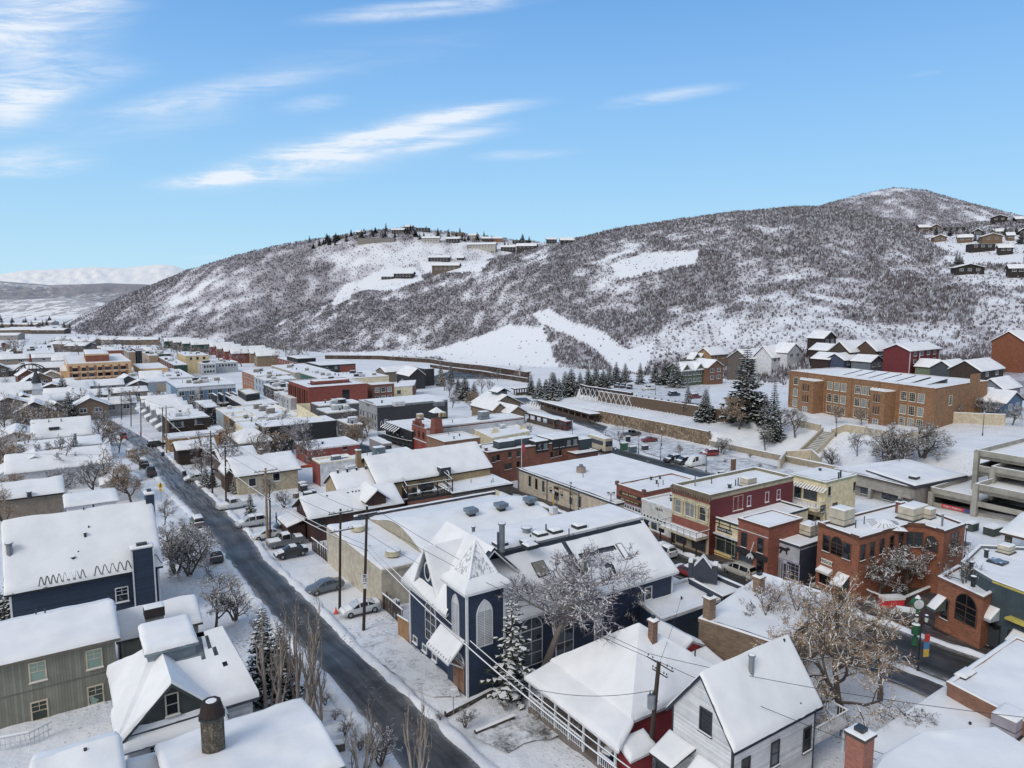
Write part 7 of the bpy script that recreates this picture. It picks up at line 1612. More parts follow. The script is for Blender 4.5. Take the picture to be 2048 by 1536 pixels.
def shelter(A,B,w,label,h=3.1,n=9):
 a,b=at(*A),at(*B);H=House('bus_shelter',label,'bus shelter',a);d=(b-a);d.z=0;L=d.length;d.normalize();n_=Vector((d.y,-d.x,0));SM=plain('#3a332e',1.8)
 P=[a-n_*w/2,b-n_*w/2,b+n_*w/2,a+n_*w/2];P=[Vector((p.x,p.y,(a.z if i in(0,3)else b.z)+h))for i,p in enumerate(P)];slab(H,P,.5,SM,.3,'roof')
 for k in range(n):
  for s in(-1,1):p=a.lerp(b,(k+.5)/n)+n_*s*w*.32;m=MB();m.cbox(p-Vector((0,0,.4)),.45,.45,h+.2,stone('#6a4f40',1.8,2),-GRID);H.add(m,'pillar')
 m=MB();m.box(a.lerp(b,.05)+n_*w*.4,(b-a)*.9,n_*.1,(0,0,1.2),plain('#4a3f38',1.7));H.add(m,'back_panel')
shelter((1084,816),(1190,846),4.0,'long open bus shelter with snowy roof on stone pillars along the bus loop')
shelter((1026,790),(1066,786),4,'small far bus shelter beyond the bus loop',n=4)
shelter((1060,842),(1122,858),4,'bus shelter with snowy roof beside the waiting red bus',n=5)
OB=brick('#94683f',1.6,bw=.5,bh=.17)
def school():
 z=at(1757,859).z+10.6
 P=[atz(px,py,z)for px,py in((1580,741),(1665,750),(1760,762),(1871,777),(1946,765))]
 H0=at(1757,859);H=House('school_building','long orange brick school building with two tall entrance bays and rows of paned windows','school',H0)
 a,b=atz(1580,741,z).xy,atz(1871,777,z).xy;e=(b-a).normalized();f=Vector((-e.y,e.x));
 if f.y<0:f=-f
 L=(b-a).length;W=20;c2=atz(1948,764,z).xy;W2=(c2-b).length;f2=(c2-b).normalized()
 out=[a,b,c2,c2+f*6,a+f*W]
 flat_core(H,ccw(out),z,OB,par=.35,trim=brick('#8f5c34',1.75),snow=.3,base=H0.z-3)
 n=Vector((e.y,-e.x));z0=z-11.6
 H.faces['f']=(a,b,z0,z);H.faces['s']=(b,c2,z0,z)
 for g0,g1,k in((.03,.13,2),(.30,.45,3),(.50,.64,3),(.795,.95,3)):
  for r,zz in enumerate((7.5,4.0,.9)):
   for i in range(k):H.win('f',g0+(g1-g0)*(i+.5)/k,zz,1.75,2.35,'grid',plain('#c3bba6',1.5),CURT)
 H.win('s',.40,6.6,1.8,2.6,'grid',plain('#c3bba6',1.5),CURT)
 for s in(0,.14,.285,.475,.66,.78,.985):band(H,'f',1,11.7,OB,s,s+.008,.2,'pilaster')
 m=MB();m.box((c2.x,c2.y,z-9),(-f2.x*2.6,-f2.y*2.6,0),(f.x*2.6,f.y*2.6,0),(0,0,11.2),OB);H.add(m,'stair_tower')
 for s0,s1,top in((.165,.275,11.2),(.675,.77,11.0)):
  p0,p1=a+e*L*s0,a+e*L*s1;dp=4.0;zt=z0+top-1.4;m=MB();m.box((p0.x,p0.y,z0-1),(e.x*(s1-s0)*L,e.y*(s1-s0)*L,0),(n.x*dp,n.y*dp,0),(0,0,zt-z0+1),OB);o=H.add(m,'entrance_bay');s=MB();Q=[Vector((*q,zt))for q in(p0+n*dp,p1+n*dp,p1,p0)];snow_quad(s,*Q,.3);
  for k in range(9):q=Q[0].lerp(Q[1],(k+.5)/9);s.cbox(q+Vector((n.x*-.1,n.y*-.1,.05)),.45,.4,.5+.25*(k%2),SNOW,-GRID)
  H.add(s,'snow_cover',o)
  nm='bay%d'%int(s0*100);H.faces[nm]=(p0+n*dp,p1+n*dp,z0,zt)
  for zz in(6.6,3.4):
   for fx in(.30,.47,.64):H.win(nm,fx,zz,.55,2.2,'plain',plain('#8a6a48',1.7),DKWIN)
  H.win(nm,.47,.0,1.7,2.2,'pair',WHITE,CURT,'door')
 for s in(.25,.34,.43,.52,.61,.70,.8):q=a+e*L*s+f*4;m=MB();A_=Vector((q.x,q.y,z-.1));m.face([A_,A_+Vector((*(e*3.6),0)),A_+Vector((*(e*3.6+f*9),1.3)),A_+Vector((*(f*9),1.3))],SNOW);m.face([A_+Vector((*(f*9),1.3)),A_+Vector((*(e*3.6+f*9),1.3)),A_+Vector((*(e*3.6+f*9),0)),A_+Vector((*(f*9),0))],METAL);m.face([A_,A_+Vector((*(f*9),1.3)),A_+Vector((*(f*9),0))],METAL);H.add(m,'sawtooth_skylight')
 return H
school()
def hut(px,py,w,d,h,hr,wl,label,ridge='b',name='house',cat='house',head=None,group=None,tan_=None,wn=(2,1),snow=.35,flatr=False,over=.5):
 0
 p=at(px,py,y0=120);hd=radians(-35)if head is None else radians(head);e=Vector((cos(hd),-sin(hd)));f=Vector((sin(hd),cos(hd)))
 A=p.xy-e*w/2;z=p.z+h
 if flatr:
  H=House(name,label,cat,p,group);flat_core(H,ccw([A,A+e*w,A+e*w+f*d,A+f*d]),z,wl,par=.15,base=p.z-4,snow=snow,trim=DARK);H.faces['a']=(A,A+e*w,p.z,z)
 else:H=pitched(name,label,cat,None,None,None,h,hr,wl,ridge=ridge,P4=(A,A+e*w,A+f*d,z),group=group,over=over,base=p.z-4,fascia=plain('#4a4038',1.8),snow=snow)
 c,r=wn
 fc='a' if ridge=='b' or flatr else 'l'
 if c:H.wins(fc,r,c,min(2.2,w/(c*1.8)),1.6,'pair',OFFW if tan_ is None else tan_,DKWIN,zt=.6,fl=2.9)
 return H
GRN=siding('#52614a',1.9,.2);WDK=plain('#6b4a38',1.9);WDL=plain('#8a6a4a',1.8);DKW=plain('#30231f',1.9);BLU=siding('#3f4a63',1.9,.2);REDH=siding('#6c2226',1.9,.2)
for a in((1386,770,15,9,6.0,3.2,GRN,'sage green house with twin gables and white windows','b',(4,2)),(1400,752,9,7,8.5,1.5,GRN,'green upper block behind the twin gabled house','b',(1,1)),(1432,768,11,10,7,3,WDK,'brown timber house with stepped gables left of the big spruce','c',(2,2)),(1440,742,14,10,8,3.2,WDL,'brown upper house with stone chimney above the timber house','b',(2,2)),(1520,748,18,12,7,4,plain('#544c46',1.8),'grey brown house with steep snowy roof behind the big spruce','b',(3,2)),(1560,742,13,10,6,5,OFFW,'white house with three arched dormers','b',(3,1)),(1590,732,12,9,6,4,OFFW,'white house with tall snowy gable next to the arched dormer house','c',(2,1)),(1660,712,11,9,8,3,DKW,'dark brown tall chalet topmost of the stepped chalets','c',(2,2)),(1668,728,12,9,6,2.6,DKW,'dark chalet in the middle of the stepped chalets','c',(2,1)),(1674,742,12,9,5,2.4,DKW,'lowest dark chalet of the stepped chalets','c',(2,1)),(1720,732,17,10,6,4.4,plain('#3d332c',1.9),'long dark house with two small gables and snowy roof','b',(2,1)),(1770,730,15,10,6,4.2,plain('#4d3a2c',1.9),'dark brown house with snowy roof left of the red house','b',(2,1)),(1705,744,13,9,5,2.6,BLU,'slate blue house with low snowy gable','b',(2,1)),(1755,748,11,9,5,2.4,plain('#5f666e',1.8),'grey house with snowy gable beside the blue one','c',(2,1)),(1850,748,26,11,9.5,2.4,REDH,'long dark red house with black balconies on the slope','b',(4,2)),(1880,758,9,8,4.5,2.6,plain('#5d6a55',1.8),'small green gabled house right of the red house','c',(1,1)),(1925,762,15,9,4.5,3,plain('#3a4048',1.8),'dark house with broad snowy roof right of the school','b',(1,1)),(1985,774,20,11,6,3.4,plain('#33261f',1.9),'large dark brown house with wide snowy gable','b',(2,1)),(1985,825,14,8,4.0,2.6,plain('#4a5560',1.8),'blue grey cottage with white trimmed gable near the bridge wall','c',(2,1)),(2030,832,12,8,3.8,2.6,plain('#3f5a78',1.9),'blue cottage at the right edge','c',(2,1)),(1962,812,10,8,4.2,2.6,plain('#3d566e',1.9),'dark blue cottage partly hidden by snowy trees','b',(2,1)),(2025,806,14,8,4.5,3,plain('#6a7078',1.8),'pale grey cottage with snowy roof above the blue cottages','b',(2,1)),(2062,742,14,12,11,4,plain('#784226',1.7),'orange red tall house on a stone base at the right edge','b',(2,3))):
 px,py,w,d,h,hr,wl,lb,rd,wn=a;H=hut(px,py,w,d,h,hr,wl,lb,rd,wn=wn,name='hillside_house')
 if 'dark red' in lb:
  for zz in(3.2,6.2):p,q,z0,z1=H.faces['a'];dd=(q-p).normalized();nn_=Vector((dd.y,-dd.x));P=[Vector((*(p+(q-p)*fx+nn_*o),z0+3+zz-3.5))for fx,o in((.35,0),(.9,0),(.9,1.8),(.35,1.8))];slab(H,[P[3],P[2],P[1],P[0]],.3,DARK,.2,'balcony');railing(H,[P[0].xy,P[3].xy,P[2].xy,P[1].xy],P[0].z,1,DARK,gap=.6)
  m=MB()
  for fx in(.02,.32,.97):p,q,z0,z1=H.faces['a'];c=p+(q-p)*fx;m.cbox((c.x,c.y,z0),.35,.35,z1-z0,OFFW,-GRID)
  H.add(m,'corner_board')
 if 'twin' in lb:
  for fx in(.22,.78):
   L_,W_,z_,zr_=H.dim;c0=L_*fx
   for s_ in(-1,1):slab(H,[H.V(c0+s_*3.2,-.3,z_),H.V(c0+s_*3.2,4,z_),H.V(c0,4.2,z_+2.9),H.V(c0,-.3,z_+2.9)],.15,OFFW,.3,'gable_roof',(1,0,0,1))
   m=MB();m.face([H.V(c0-2.9,.3,z_),H.V(c0+2.9,.3,z_),H.V(c0,.3,z_+2.7)],GRN);H.add(m,'gable_wall')
for k,a in enumerate(((595,484,26,3.5,'long flat black house at the left end of the ridge',1),(680,478,24,6,'modern timber house with overhanging flat roof on the left ridge',1),(720,470,16,5,'dark house among ridge conifers',0),(752,486,62,8,'wide modern glass and stone house below the ridge',1),(795,468,24,7,'timber chalet on top of the ridge',0),(815,464,16,9,'tall stone house at the crest of the ridge',0),(846,464,24,7,'flat roofed house right of the crest',1),(862,486,30,8,'white roofed house with balcony below the crest',0),(905,486,24,7,'dark gabled house right of the balcony house',0),(915,472,22,6,'modern shed roofed house on the skyline',1),(945,478,18,6,'pale house between skyline conifers',0),(962,500,50,9,'long white villa with stepped glass front',0),(973,484,18,6,'brown house above the long villa',0),(995,484,18,6,'orange brown house on the skyline',0),(1016,504,26,8,'black house with snowy roof right of the long villa',0),(1040,490,26,8,'dark modern house right of the black house',1),(1052,503,24,6,'low timber house with terrace near the hill edge',0),(1104,488,20,8,'dark glazed gable house on the skyline',0),(1135,488,16,4,'low brown house at the hill edge',0),(878,524,36,7,'black barn with wide gable on the snowy bench',0),(920,521,13,4,'small black hut beside the barn',0),(890,545,34,8,'glass fronted house at the edge of the nearer hill',0),(806,558,32,8,'dark chalet with deck on the snowy knoll',0),(775,559,18,4,'low garage wing left of the dark chalet',1))):
 px,py,w,h,lb,fl=a
 wl=[plain('#3a3431',1.8),plain('#5d5046',1.8),plain('#2b2d30',1.8),plain('#77706a',1.7)][k%4]
 if 'white' in lb or 'pale' in lb:wl=plain('#a7a29a',1.5)
 if 'black' in lb or 'dark' in lb:wl=plain('#26272a',1.8)
 if 'orange' in lb:wl=plain('#8a5a3a',1.8)
 H=hut(px,py,w,14,h,3.2,wl,lb,'b' if k%3 else 'b','ridge_house','house',head=-4+(k*37%17),wn=(max(2,int(w/6)),1 if h<7 else 2),flatr=bool(fl),snow=.5,over=1.2)
for k,a in enumerate(((1850,466,17,7,'tan chalet leftmost of the upper right houses'),(1872,462,14,5,'timber house with snowy gables beside the tan chalet'),(1908,464,26,6,'long flat dark house near the skyline'),(1880,484,18,5,'low brown house with wide snowy roof'),(1930,486,18,6,'yellow timber house between conifers'),(1985,488,24,8,'large tan house with terrace wall'),(2022,482,10,6,'round roofed tan annex at the right'),(1965,504,26,8,'long dark house with overhanging flat roofs'),(2012,510,16,7,'lower dark wing with balcony'),(1940,549,30,6,'wide dark chalet with three gables and long deck'),(2035,556,16,8,'dark house with terrace at the right edge'),(1998,448,22,8,'big dark gabled house on the skyline'),(2040,448,12,6,'dark house on the skyline at the right edge'),(1955,470,12,4,'small snowy roofed house behind the conifers'),(2000,470,14,4,'pale house with arched roof below the skyline'),(2046,470,10,4,'snowy roof at the right edge below the skyline'))):
 px,py,w,h,lb=a;w*=.62;h*=.72;wl=plain('#66513a',1.7)if any(t in lb for t in('tan','timber','brown','yellow'))else plain('#2a2320',1.3)
 if 'pale' in lb:wl=plain('#9a958c',1.6)
 H=hut(px,py,w,9,h,2.4,wl,lb,'bc'[k%2],'ridge_house','house',head=10+(k*29%20),wn=(max(2,int(w/5)),1 if h<7 else 2),flatr='flat' in lb,snow=.4,over=.8)
H=pitched('house','long white house with wide snowy roof and tiny dormer at far left','house',(62,880),(184,862),11,4.6,3,WHITES,over=.5,R=(181,831),fascia=WHITE);p=roof_px(H,108,858);m=MB();m.cbox(p,2.2,2,.5,DARK,-GRID);H.add(m,'dormer')
for px,py in((70,838),(89,848),(22,852)):pipe(H,px,py,.1,.7,P=H.surf(H.dim[0]*(.1+.2*(px%4)),H.dim[1]*.4))
H=pitched('house','house under construction with bare plywood gable and blue tarp','house',(-30,888),(90,872),14,3.6,2.4,plain('#a9a6a2',1.5),ridge='c',over=.4,R=(37,862),Rend='A',fascia=plain('#b08a62',1.6));m=MB();c,d,n=H.facept('a',50,886,.06);m.box(c-d*2,d*4.4,n*.05,(0,0,.9),plain('#27345c',1.9));H.add(m,'tarp')
H=pitched('house','long snowy roofed house with tall metal flue','house',(10,906),(206,888),11,4.0,2.5,WHITES,over=.5,R=(190,869));pipe(H,152,893,.28,3.0,METAL);pipe(H,147,893,.15,1.6,METAL);pipe(H,50,890,.12,.7);pipe(H,57,888,.12,.7)
H=pitched('house','white house with broad snowy gable facing the camera','house',(8,950),(226,920),12,4.2,2.5,WHITES,over=.5,R=(203,888));
H=pitched('house','white gabled front with louvre vent below the wide roof','house',(-6,951),(146,933),9,3.6,2.6,WHITES,ridge='c',over=.4,R=(69,910),Rend='A');c,d,n=H.facept('a',69,922,.04);m=MB();m.box(c-d*.35,d*.7,n*.04,(0,0,.5),plain('#8f949c',1.5));H.add(m,'gable_vent')
H=pitched('house','grey shed roofed house buried in snow behind the bare trees','house',(-20,1004),(130,982),9,3.4,1.4,plain('#7b7064',1.8),over=.5,R=(120,952),snow=.45,fascia=DARK);pipe(H,59,995,.35,.9)
H=pitched('house','snowy gable just behind the navy house','house',(128,1016),(239,1002),8,4.4,2,OFFW,over=.4,R=(236,977),snow=.35)
H=pitched('house','small snowy house left of the street near the parked pickup','house',(196,960),(233,968),7,3.4,1.4,OFFW,over=.3,snow=.35);pipe(H,212,948,.2,.4)
H=pitched('house','tan stucco house with wide snowy roof and dark window beside the street','house',(470,955),(597,933),13,3.6,3,plain('#a89a80',1.6),over=.6,R=(560,901),fascia=plain('#4c443c',1.7));H.winpx('a',[(505,973),(553,962)],1.5,1.7,'plain',OFFW,DKWIN);pipe(H,522,911,.35,1.2,brick('#6a5648',2))
H=pitched('house','house with dark gable and snowy roof behind the tan stucco house','house',(440,925),(520,915),11,4.4,3,plain('#5a4f46',1.8),over=.5,R=(512,890),fascia=DARK)
H=pitched('house','dark brown house with small snowy gables beside the street poles','house',(436,938),(470,948),(455,920),3.6,2.0,plain('#4a3c34',1.8),over=.4)
H=pitched('house','wide snowy hip roof before the black wall building','house',(478,888),(545,880),12,4.6,2.2,plain('#6a6258',1.8),over=.5,hip=3,snow=.35)
H=pitched('house','dark timber house with steep snowy roof by the street poles','house',(352,902),(406,895),8,3.4,2.2,DKW,over=.5,R=(402,878),fascia=DARK)
H=flat('house','ochre flat roofed house behind the dark timber house','house',(338,877),(438,868),7,3.4,plain('#8a6a42',1.8),par=.1,trim=OFFW);H.wins('b',1,3,1.2,1.2,'plain',OFFW,DKWIN,zt=.8)
H=pitched('house','narrow snowy roofed house beside the dark timber house','house',(408,900),(436,897),8,3.6,2.0,plain('#5d5650',1.8),over=.4)
H=flat('house','small red brown house with snowy flat roof under the cream house','house',(424,862),(446,856),8,3.6,plain('#7d4a3c',1.9),par=.1,trim=OFFW)
H=pitched('chapel','small white chapel with dark pointed steeple among bare trees','chapel',(62,812),(104,806),12,4.4,2.6,WHITES,over=.4);p=at(78,826);m=MB();m.cbox(p-Vector((0,0,.5)),3.2,3.2,9.5,WHITES,-GRID);m.cbox(p+Vector((0,0,9)),3.8,3.8,.4,WHITE,-GRID);m.cbox(p+Vector((0,0,9.4)),2.6,2.6,1.8,WHITE,-GRID);st_=H.add(m,'steeple');m=MB();m.cyl(p+Vector((0,0,11.2)),2.0,5.0,plain('#2a2c33',1.7),4,.25);H.add(m,'spire',st_)
for k,a in enumerate(((30,806,20,9,5,3,'pale house with tan gable at the left edge'),(150,792,16,10,4,2.4,'low snowy roof below the tan hotel'),(215,788,15,10,4,2.4,'wide low snowy roof right of the street conifers'),(262,803,14,9,4,1.6,'snowy flat topped shops beside the street poles'),(20,838,16,9,4.5,3,'brown gabled house at the far left edge'),(85,842,6,6,3,2,'tiny gabled shed in the snow below the chapel'),(120,822,22,10,4,2.2,'snowy roofed house right of the chapel'),(180,812,14,9,4,2,'dark house hidden behind street trees'),(240,830,12,8,4,2,'small snowy house at the street bend'),(30,735,18,12,6,3,'snowy roofed lodge left of the tan hotel'),(95,752,22,11,5,3,'twin gabled snowy lodge before the brick block'),(105,728,26,12,5,3,'lodge with snowy hip roof behind the arched bridge'))):
 px,py,w,d,h,hr,lb=a;H=hut(px,py,w,d,h,hr,[plain('#857a6c',1.7),plain('#5e544c',1.8),plain('#9a9a9c',1.5)][k%3],lb,'b' if k!=4 and k!=5 else 'c','snowy_house','house',wn=(2,1))
H=flat('brick_building','long red brick building with broad snowy roof at the left edge','building',(44,708),(109,704),(0,692),8,HB,par=.3,trim=OFFW);H.wins('c',2,8,1.6,1.8,'plain',TAN,DKWIN,zt=.9);roofbits(H,6,71,1.6,'hhv')
r_=random.Random(21)
for k in range(46):
 px,py=(r_.uniform(-20,190),r_.uniform(752,850))if k<18 else(r_.uniform(-10,240),r_.uniform(696,745))if k<36 else(r_.uniform(250,330),r_.uniform(700,790))
 hut(px,py,r_.uniform(8,13),r_.uniform(7,10),r_.uniform(3.2,5.5),r_.uniform(2,3.4),r_.choice([plain('#6a5a4c',1.5),plain('#4c4642',1.6),plain('#8a8580',1.5),plain('#5f3a30',1.6),plain('#3a3f48',1.6)]),'small snow roofed house in the crowded old town',r_.choice('bc'),'town_house','house',group='small houses of the old town',head=-35+r_.uniform(-12,12),wn=(2,1))
for k,(px,py,w)in enumerate(((20,668,60),(60,665,50),(95,668,40),(30,655,70),(80,650,50),(130,690,30),(165,694,30),(200,690,40),(250,690,40),(290,690,36),(10,680,40),(150,704,26),(115,700,24))):
 hut(px,py,w*(1.3 if py<670 else.8),20,6,2.5,[plain('#6a5a4c',1.8),plain('#8a8580',1.6),plain('#4c4642',1.8)][k%3],'snow roofed building in the far valley town','b','far_building','building',head=-20+k*9%40,group='far valley buildings',wn=(3,1),snow=.6)
def wall_line(name,pts,h,th,mat,label,cat='wall',cap=True,up=None,down=1.2,close=False):
 0
 H=House(name,label,cat,(pts[0][0],pts[0][1],g(*pts[0])));m,s=MB(),MB();P=[]
 for a,b in zip(pts,pts[1:]):
  a,b=Vector(a),Vector(b);n=max(1,int((b-a).length/4))
  P+=[a.lerp(b,i/n)for i in range(n)]
 P.append(Vector(pts[-1]));Z=[g(p.x,p.y)for p in P]
 for i in range(len(P)-1):
  p,q=P[i],P[i+1];d=(q-p).normalized();n=Vector((-d.y,d.x))*th
  a0,a1,b0,b1=Z[i]-down,Z[i]+h,Z[i+1]-down,Z[i+1]+h
  A,B,C,D=(p.x,p.y),(q.x,q.y),(q.x+n.x,q.y+n.y),(p.x+n.x,p.y+n.y)
  m.face([(*A,a0),(*B,b0),(*B,b1),(*A,a1)],mat);m.face([(*C,b0),(*D,a0),(*D,a1),(*C,b1)],mat);m.face([(*A,a1),(*B,b1),(*C,b1),(*D,a1)],mat)
  if i==0:m.face([(*D,a0),(*A,a0),(*A,a1),(*D,a1)],mat)
  if i==len(P)-2:m.face([(*B,b0),(*C,b0),(*C,b1),(*B,b1)],mat)
  if cap:snow_quad(s,(*A,a1+.003),(*B,b1+.003),(*C,b1+.003),(*D,a1+.003),.16,(1,0,1,0),res=1.2)
 w=H.add(m,'masonry');
 if cap:H.add(s,'snow_cover',w)
 return H
def wl(s,t):return(W1[0]+WN[0]*s+WD[0]*t,W1[1]+WN[1]*s+WD[1]*t)
SW=stone('#7d6a55',1.7,1.5)
wall_line('retaining_wall',[wl(-.2,1),wl(-.2,-52)],3.7,-.8,SW,'tall tan block retaining wall above the parking lot',up=1)
wall_line('retaining_wall',[wl(-.2,38),wl(-.2,1.1)],3.4,-.8,stone('#6a5a4c',1.7,1.5),'brown block retaining wall behind the bus shelter')
wall_line('retaining_wall',[wl(-.3,-51),wl(-.3,-118)],1.3,-.5,plain('#8b7f6c',1.6),'low smooth tan wall along the parking lot')
H=wall_line('retaining_wall',[wl(13.8,22),wl(13.8,-46)],3.5,-.8,wood('#5c4a3c',1.7),'dark timber retaining wall with posts below the upper parking lot')
for k in range(20):p=wl(13.6,20-3.4*k);m=MB();m.cbox((p[0],p[1],g(*p)-.5),.35,.35,4.6,plain('#4a3a30',1.8),-GRID);H.add(m,'post')
H=wall_line('retaining_wall',[(at(1160,792).x,at(1160,792).y),(at(1262,812).x,at(1262,812).y)],4.6,.8,plain('#2e2723',1.7),'black retaining wall behind the white crossed frames',cap=True)
a_,b_=at(1163,799),at(1257,818)
for k in range(11):
 p=a_.lerp(b_,k/10);p.z=g(p.x,p.y);o=empty('support_frame',p,'white curved crossed steel frame in the row bracing the black retaining wall','steel frame','crossed frames bracing the wall');d=(b_-a_);d.z=0;d.normalize();m=MB()
 for s_ in(-1,1):m.tube([d*s_*(2.0*cos(t*2.2))+Vector((0,-.4+.3*t,4.8*t))for t in np.linspace(0,1,7)],.11,OFFW,5)
 m.build('frame',o)
RW=stone('#55453c',1.3,.5);q_=[(650,718),(760,719),(860,726),(960,740),(1055,756)]
wall_line('retaining_wall',[tuple(at(*p).xy)for p in q_],3.2,1,RW,'long reddish brown retaining wall at the foot of the hill')
wall_line('retaining_wall',[tuple(at(x,y+9).xy)for x,y in q_[2:]],2.2,1,RW,'lower tier of the reddish retaining wall along the far road')
CW=plain('#b0a48c',1.5)
for lb,p,h in(('cream terrace wall left of the school entrance',[(1590,850),(1640,862)],1.6),('cream terrace wall before the right school bay',[(1664,872),(1690,862),(1730,868),(1790,880)],1.7),('low cream wall running right of the school bays',[(1790,880),(1870,872)],1.2),('cream portal wall at the foot of the school stairs',[(1560,938),(1572,920),(1622,918),(1640,935)],2.2),('tan wall of the footbridge right of the school',[(1905,845),(2010,850)],2.6)):
 wall_line('terrace_wall',[tuple(at(*q).xy)for q in p],h,.4,CW,lb)
a_,b_=at(1606,918),at(1660,866);o=empty('staircase',a_,'long concrete outdoor staircase climbing the snowy slope to the school','staircase');m,s=MB(),MB();d=b_-a_;n_=Vector((d.y,-d.x,0)).normalized()*1.6
for k in range(34):
 q=d*(k/34);m.box(q-n_+Vector((0,0,-.6)),n_*2,Vector((d.x,d.y,0))/34,(0,0,.95),CONC)
 if k%2:s.box(q-n_*.9+Vector((0,0,.352)),n_*1.8,Vector((d.x,d.y,0))/60,(0,0,.05),SNOW)
m.build('steps',o);s.build('snow_cover',o)
for sg in(-1,1):m=MB();m.box(n_*sg*1.05+Vector((0,0,-.6)),n_*sg*.2,d,(0,0,1.8),CW);m.build('side_wall',o)
a_,b_=at(24,757),at(96,757);o=empty('footbridge',a_,'dark steel arched footbridge over the far left street','bridge');d=b_-a_;m=MB();BSM=plain('#23252b',1.7)
for oy in(0,3.0):
 off=Vector((0,oy,2));m.tube([d*t+off+Vector((0,0,6.5*(4*t*(1-t))**.8))for t in np.linspace(0,1,15)],.35,BSM,6)
 for t in np.linspace(.1,.9,9):m.tube([d*float(t)+off,d*float(t)+off+Vector((0,0,6.5*(4*t*(1-t))**.8))],.14,BSM,4)
m.build('arch',o);m=MB();m.box(Vector((0,0,1.4)),d,(0,3,0),(0,0,.7),BSM);m.build('deck',o)
def fence(pts,h,mat,label,gap=.3,w=.1,name='fence',jit=0,snow=True):
 P=[at(*p)for p in pts];o=empty(name,P[0],label,'fence');m,s=MB(),MB();r=random.Random(3)
 for a,b in zip(P,P[1:]):
  n=max(1,int((b-a).length/gap));d=(b-a).normalized()
  for i in range(n):c=a.lerp(b,i/n)-P[0];hh=h*(1+r.uniform(-jit,jit));m.box(c-Vector((0,0,.3)),d*w,Vector((-d.y,d.x,0))*.05,(r.uniform(-jit,jit)*.3,r.uniform(-jit,jit)*.3,hh+.3),mat)
  for f in(.3,.85):m.box(a-P[0]+Vector((0,0,h*f)),b-a,Vector((-d.y,d.x,0))*.06,(0,0,.09),mat)
  s.tube([a-P[0]+Vector((0,0,h*(1-jit*.4)+.05)),b-P[0]+Vector((0,0,h*(1-jit*.4)+.05))],.1,SNOW,5)
 m.build('pickets',o);s.build('snow_cover',o);return o
FW=wood('#4a3a30',1.7);fence([(624,1098),(665,1130),(720,1178),(778,1225),(806,1250)],1.9,FW,'ragged brown stick fence capped with snow behind the parked cars',.28,.12,jit=.25)
fence([(796,1270),(818,1284)],2.2,wood('#a07a50',1.6),'new cedar fence panel beside the church corner',.2,.17,'fence')
fence([(555,1062),(580,1050),(612,1040)],1.2,FW,'rail fence in front of the brown restaurant',2.0,.14);fence([(0,1500),(60,1488),(105,1465)],1.0,OFFW,'pale picket railing behind the bottom left roof',.3,.06);fence([(1640,1448),(1700,1480),(1735,1500)],1.1,DARK,'dark metal fence beside the white house',.4,.06)
fence([(1668,1166),(1700,1182),(1745,1205)],1.2,METAL,'grey metal crowd barriers along the street',.35,.04)
for p,lb in(([(893,1432),(985,1385),(1040,1400)],'low snowy planter edge at the church corner'),([(952,1470),(1030,1438)],'low dark stone edging in the snow by the cottage')):wall_line('planter_wall',[tuple(at(*q).xy)for q in p],.25,.3,stone('#4a443e',1.7,3),lb)
wall_line('planter_wall',[tuple(at(*q).xy)for q in[(570,1420),(600,1460),(640,1505),(690,1500)]],.5,.5,wood('#5a564e',1.6),'timber edging in the snow left of the street')
wall_line('planter_wall',[tuple(at(*q).xy)for q in[(1730,1188),(1790,1215),(1870,1180)]],.6,.4,BRICKD,'brick planter edge in front of the corner building')
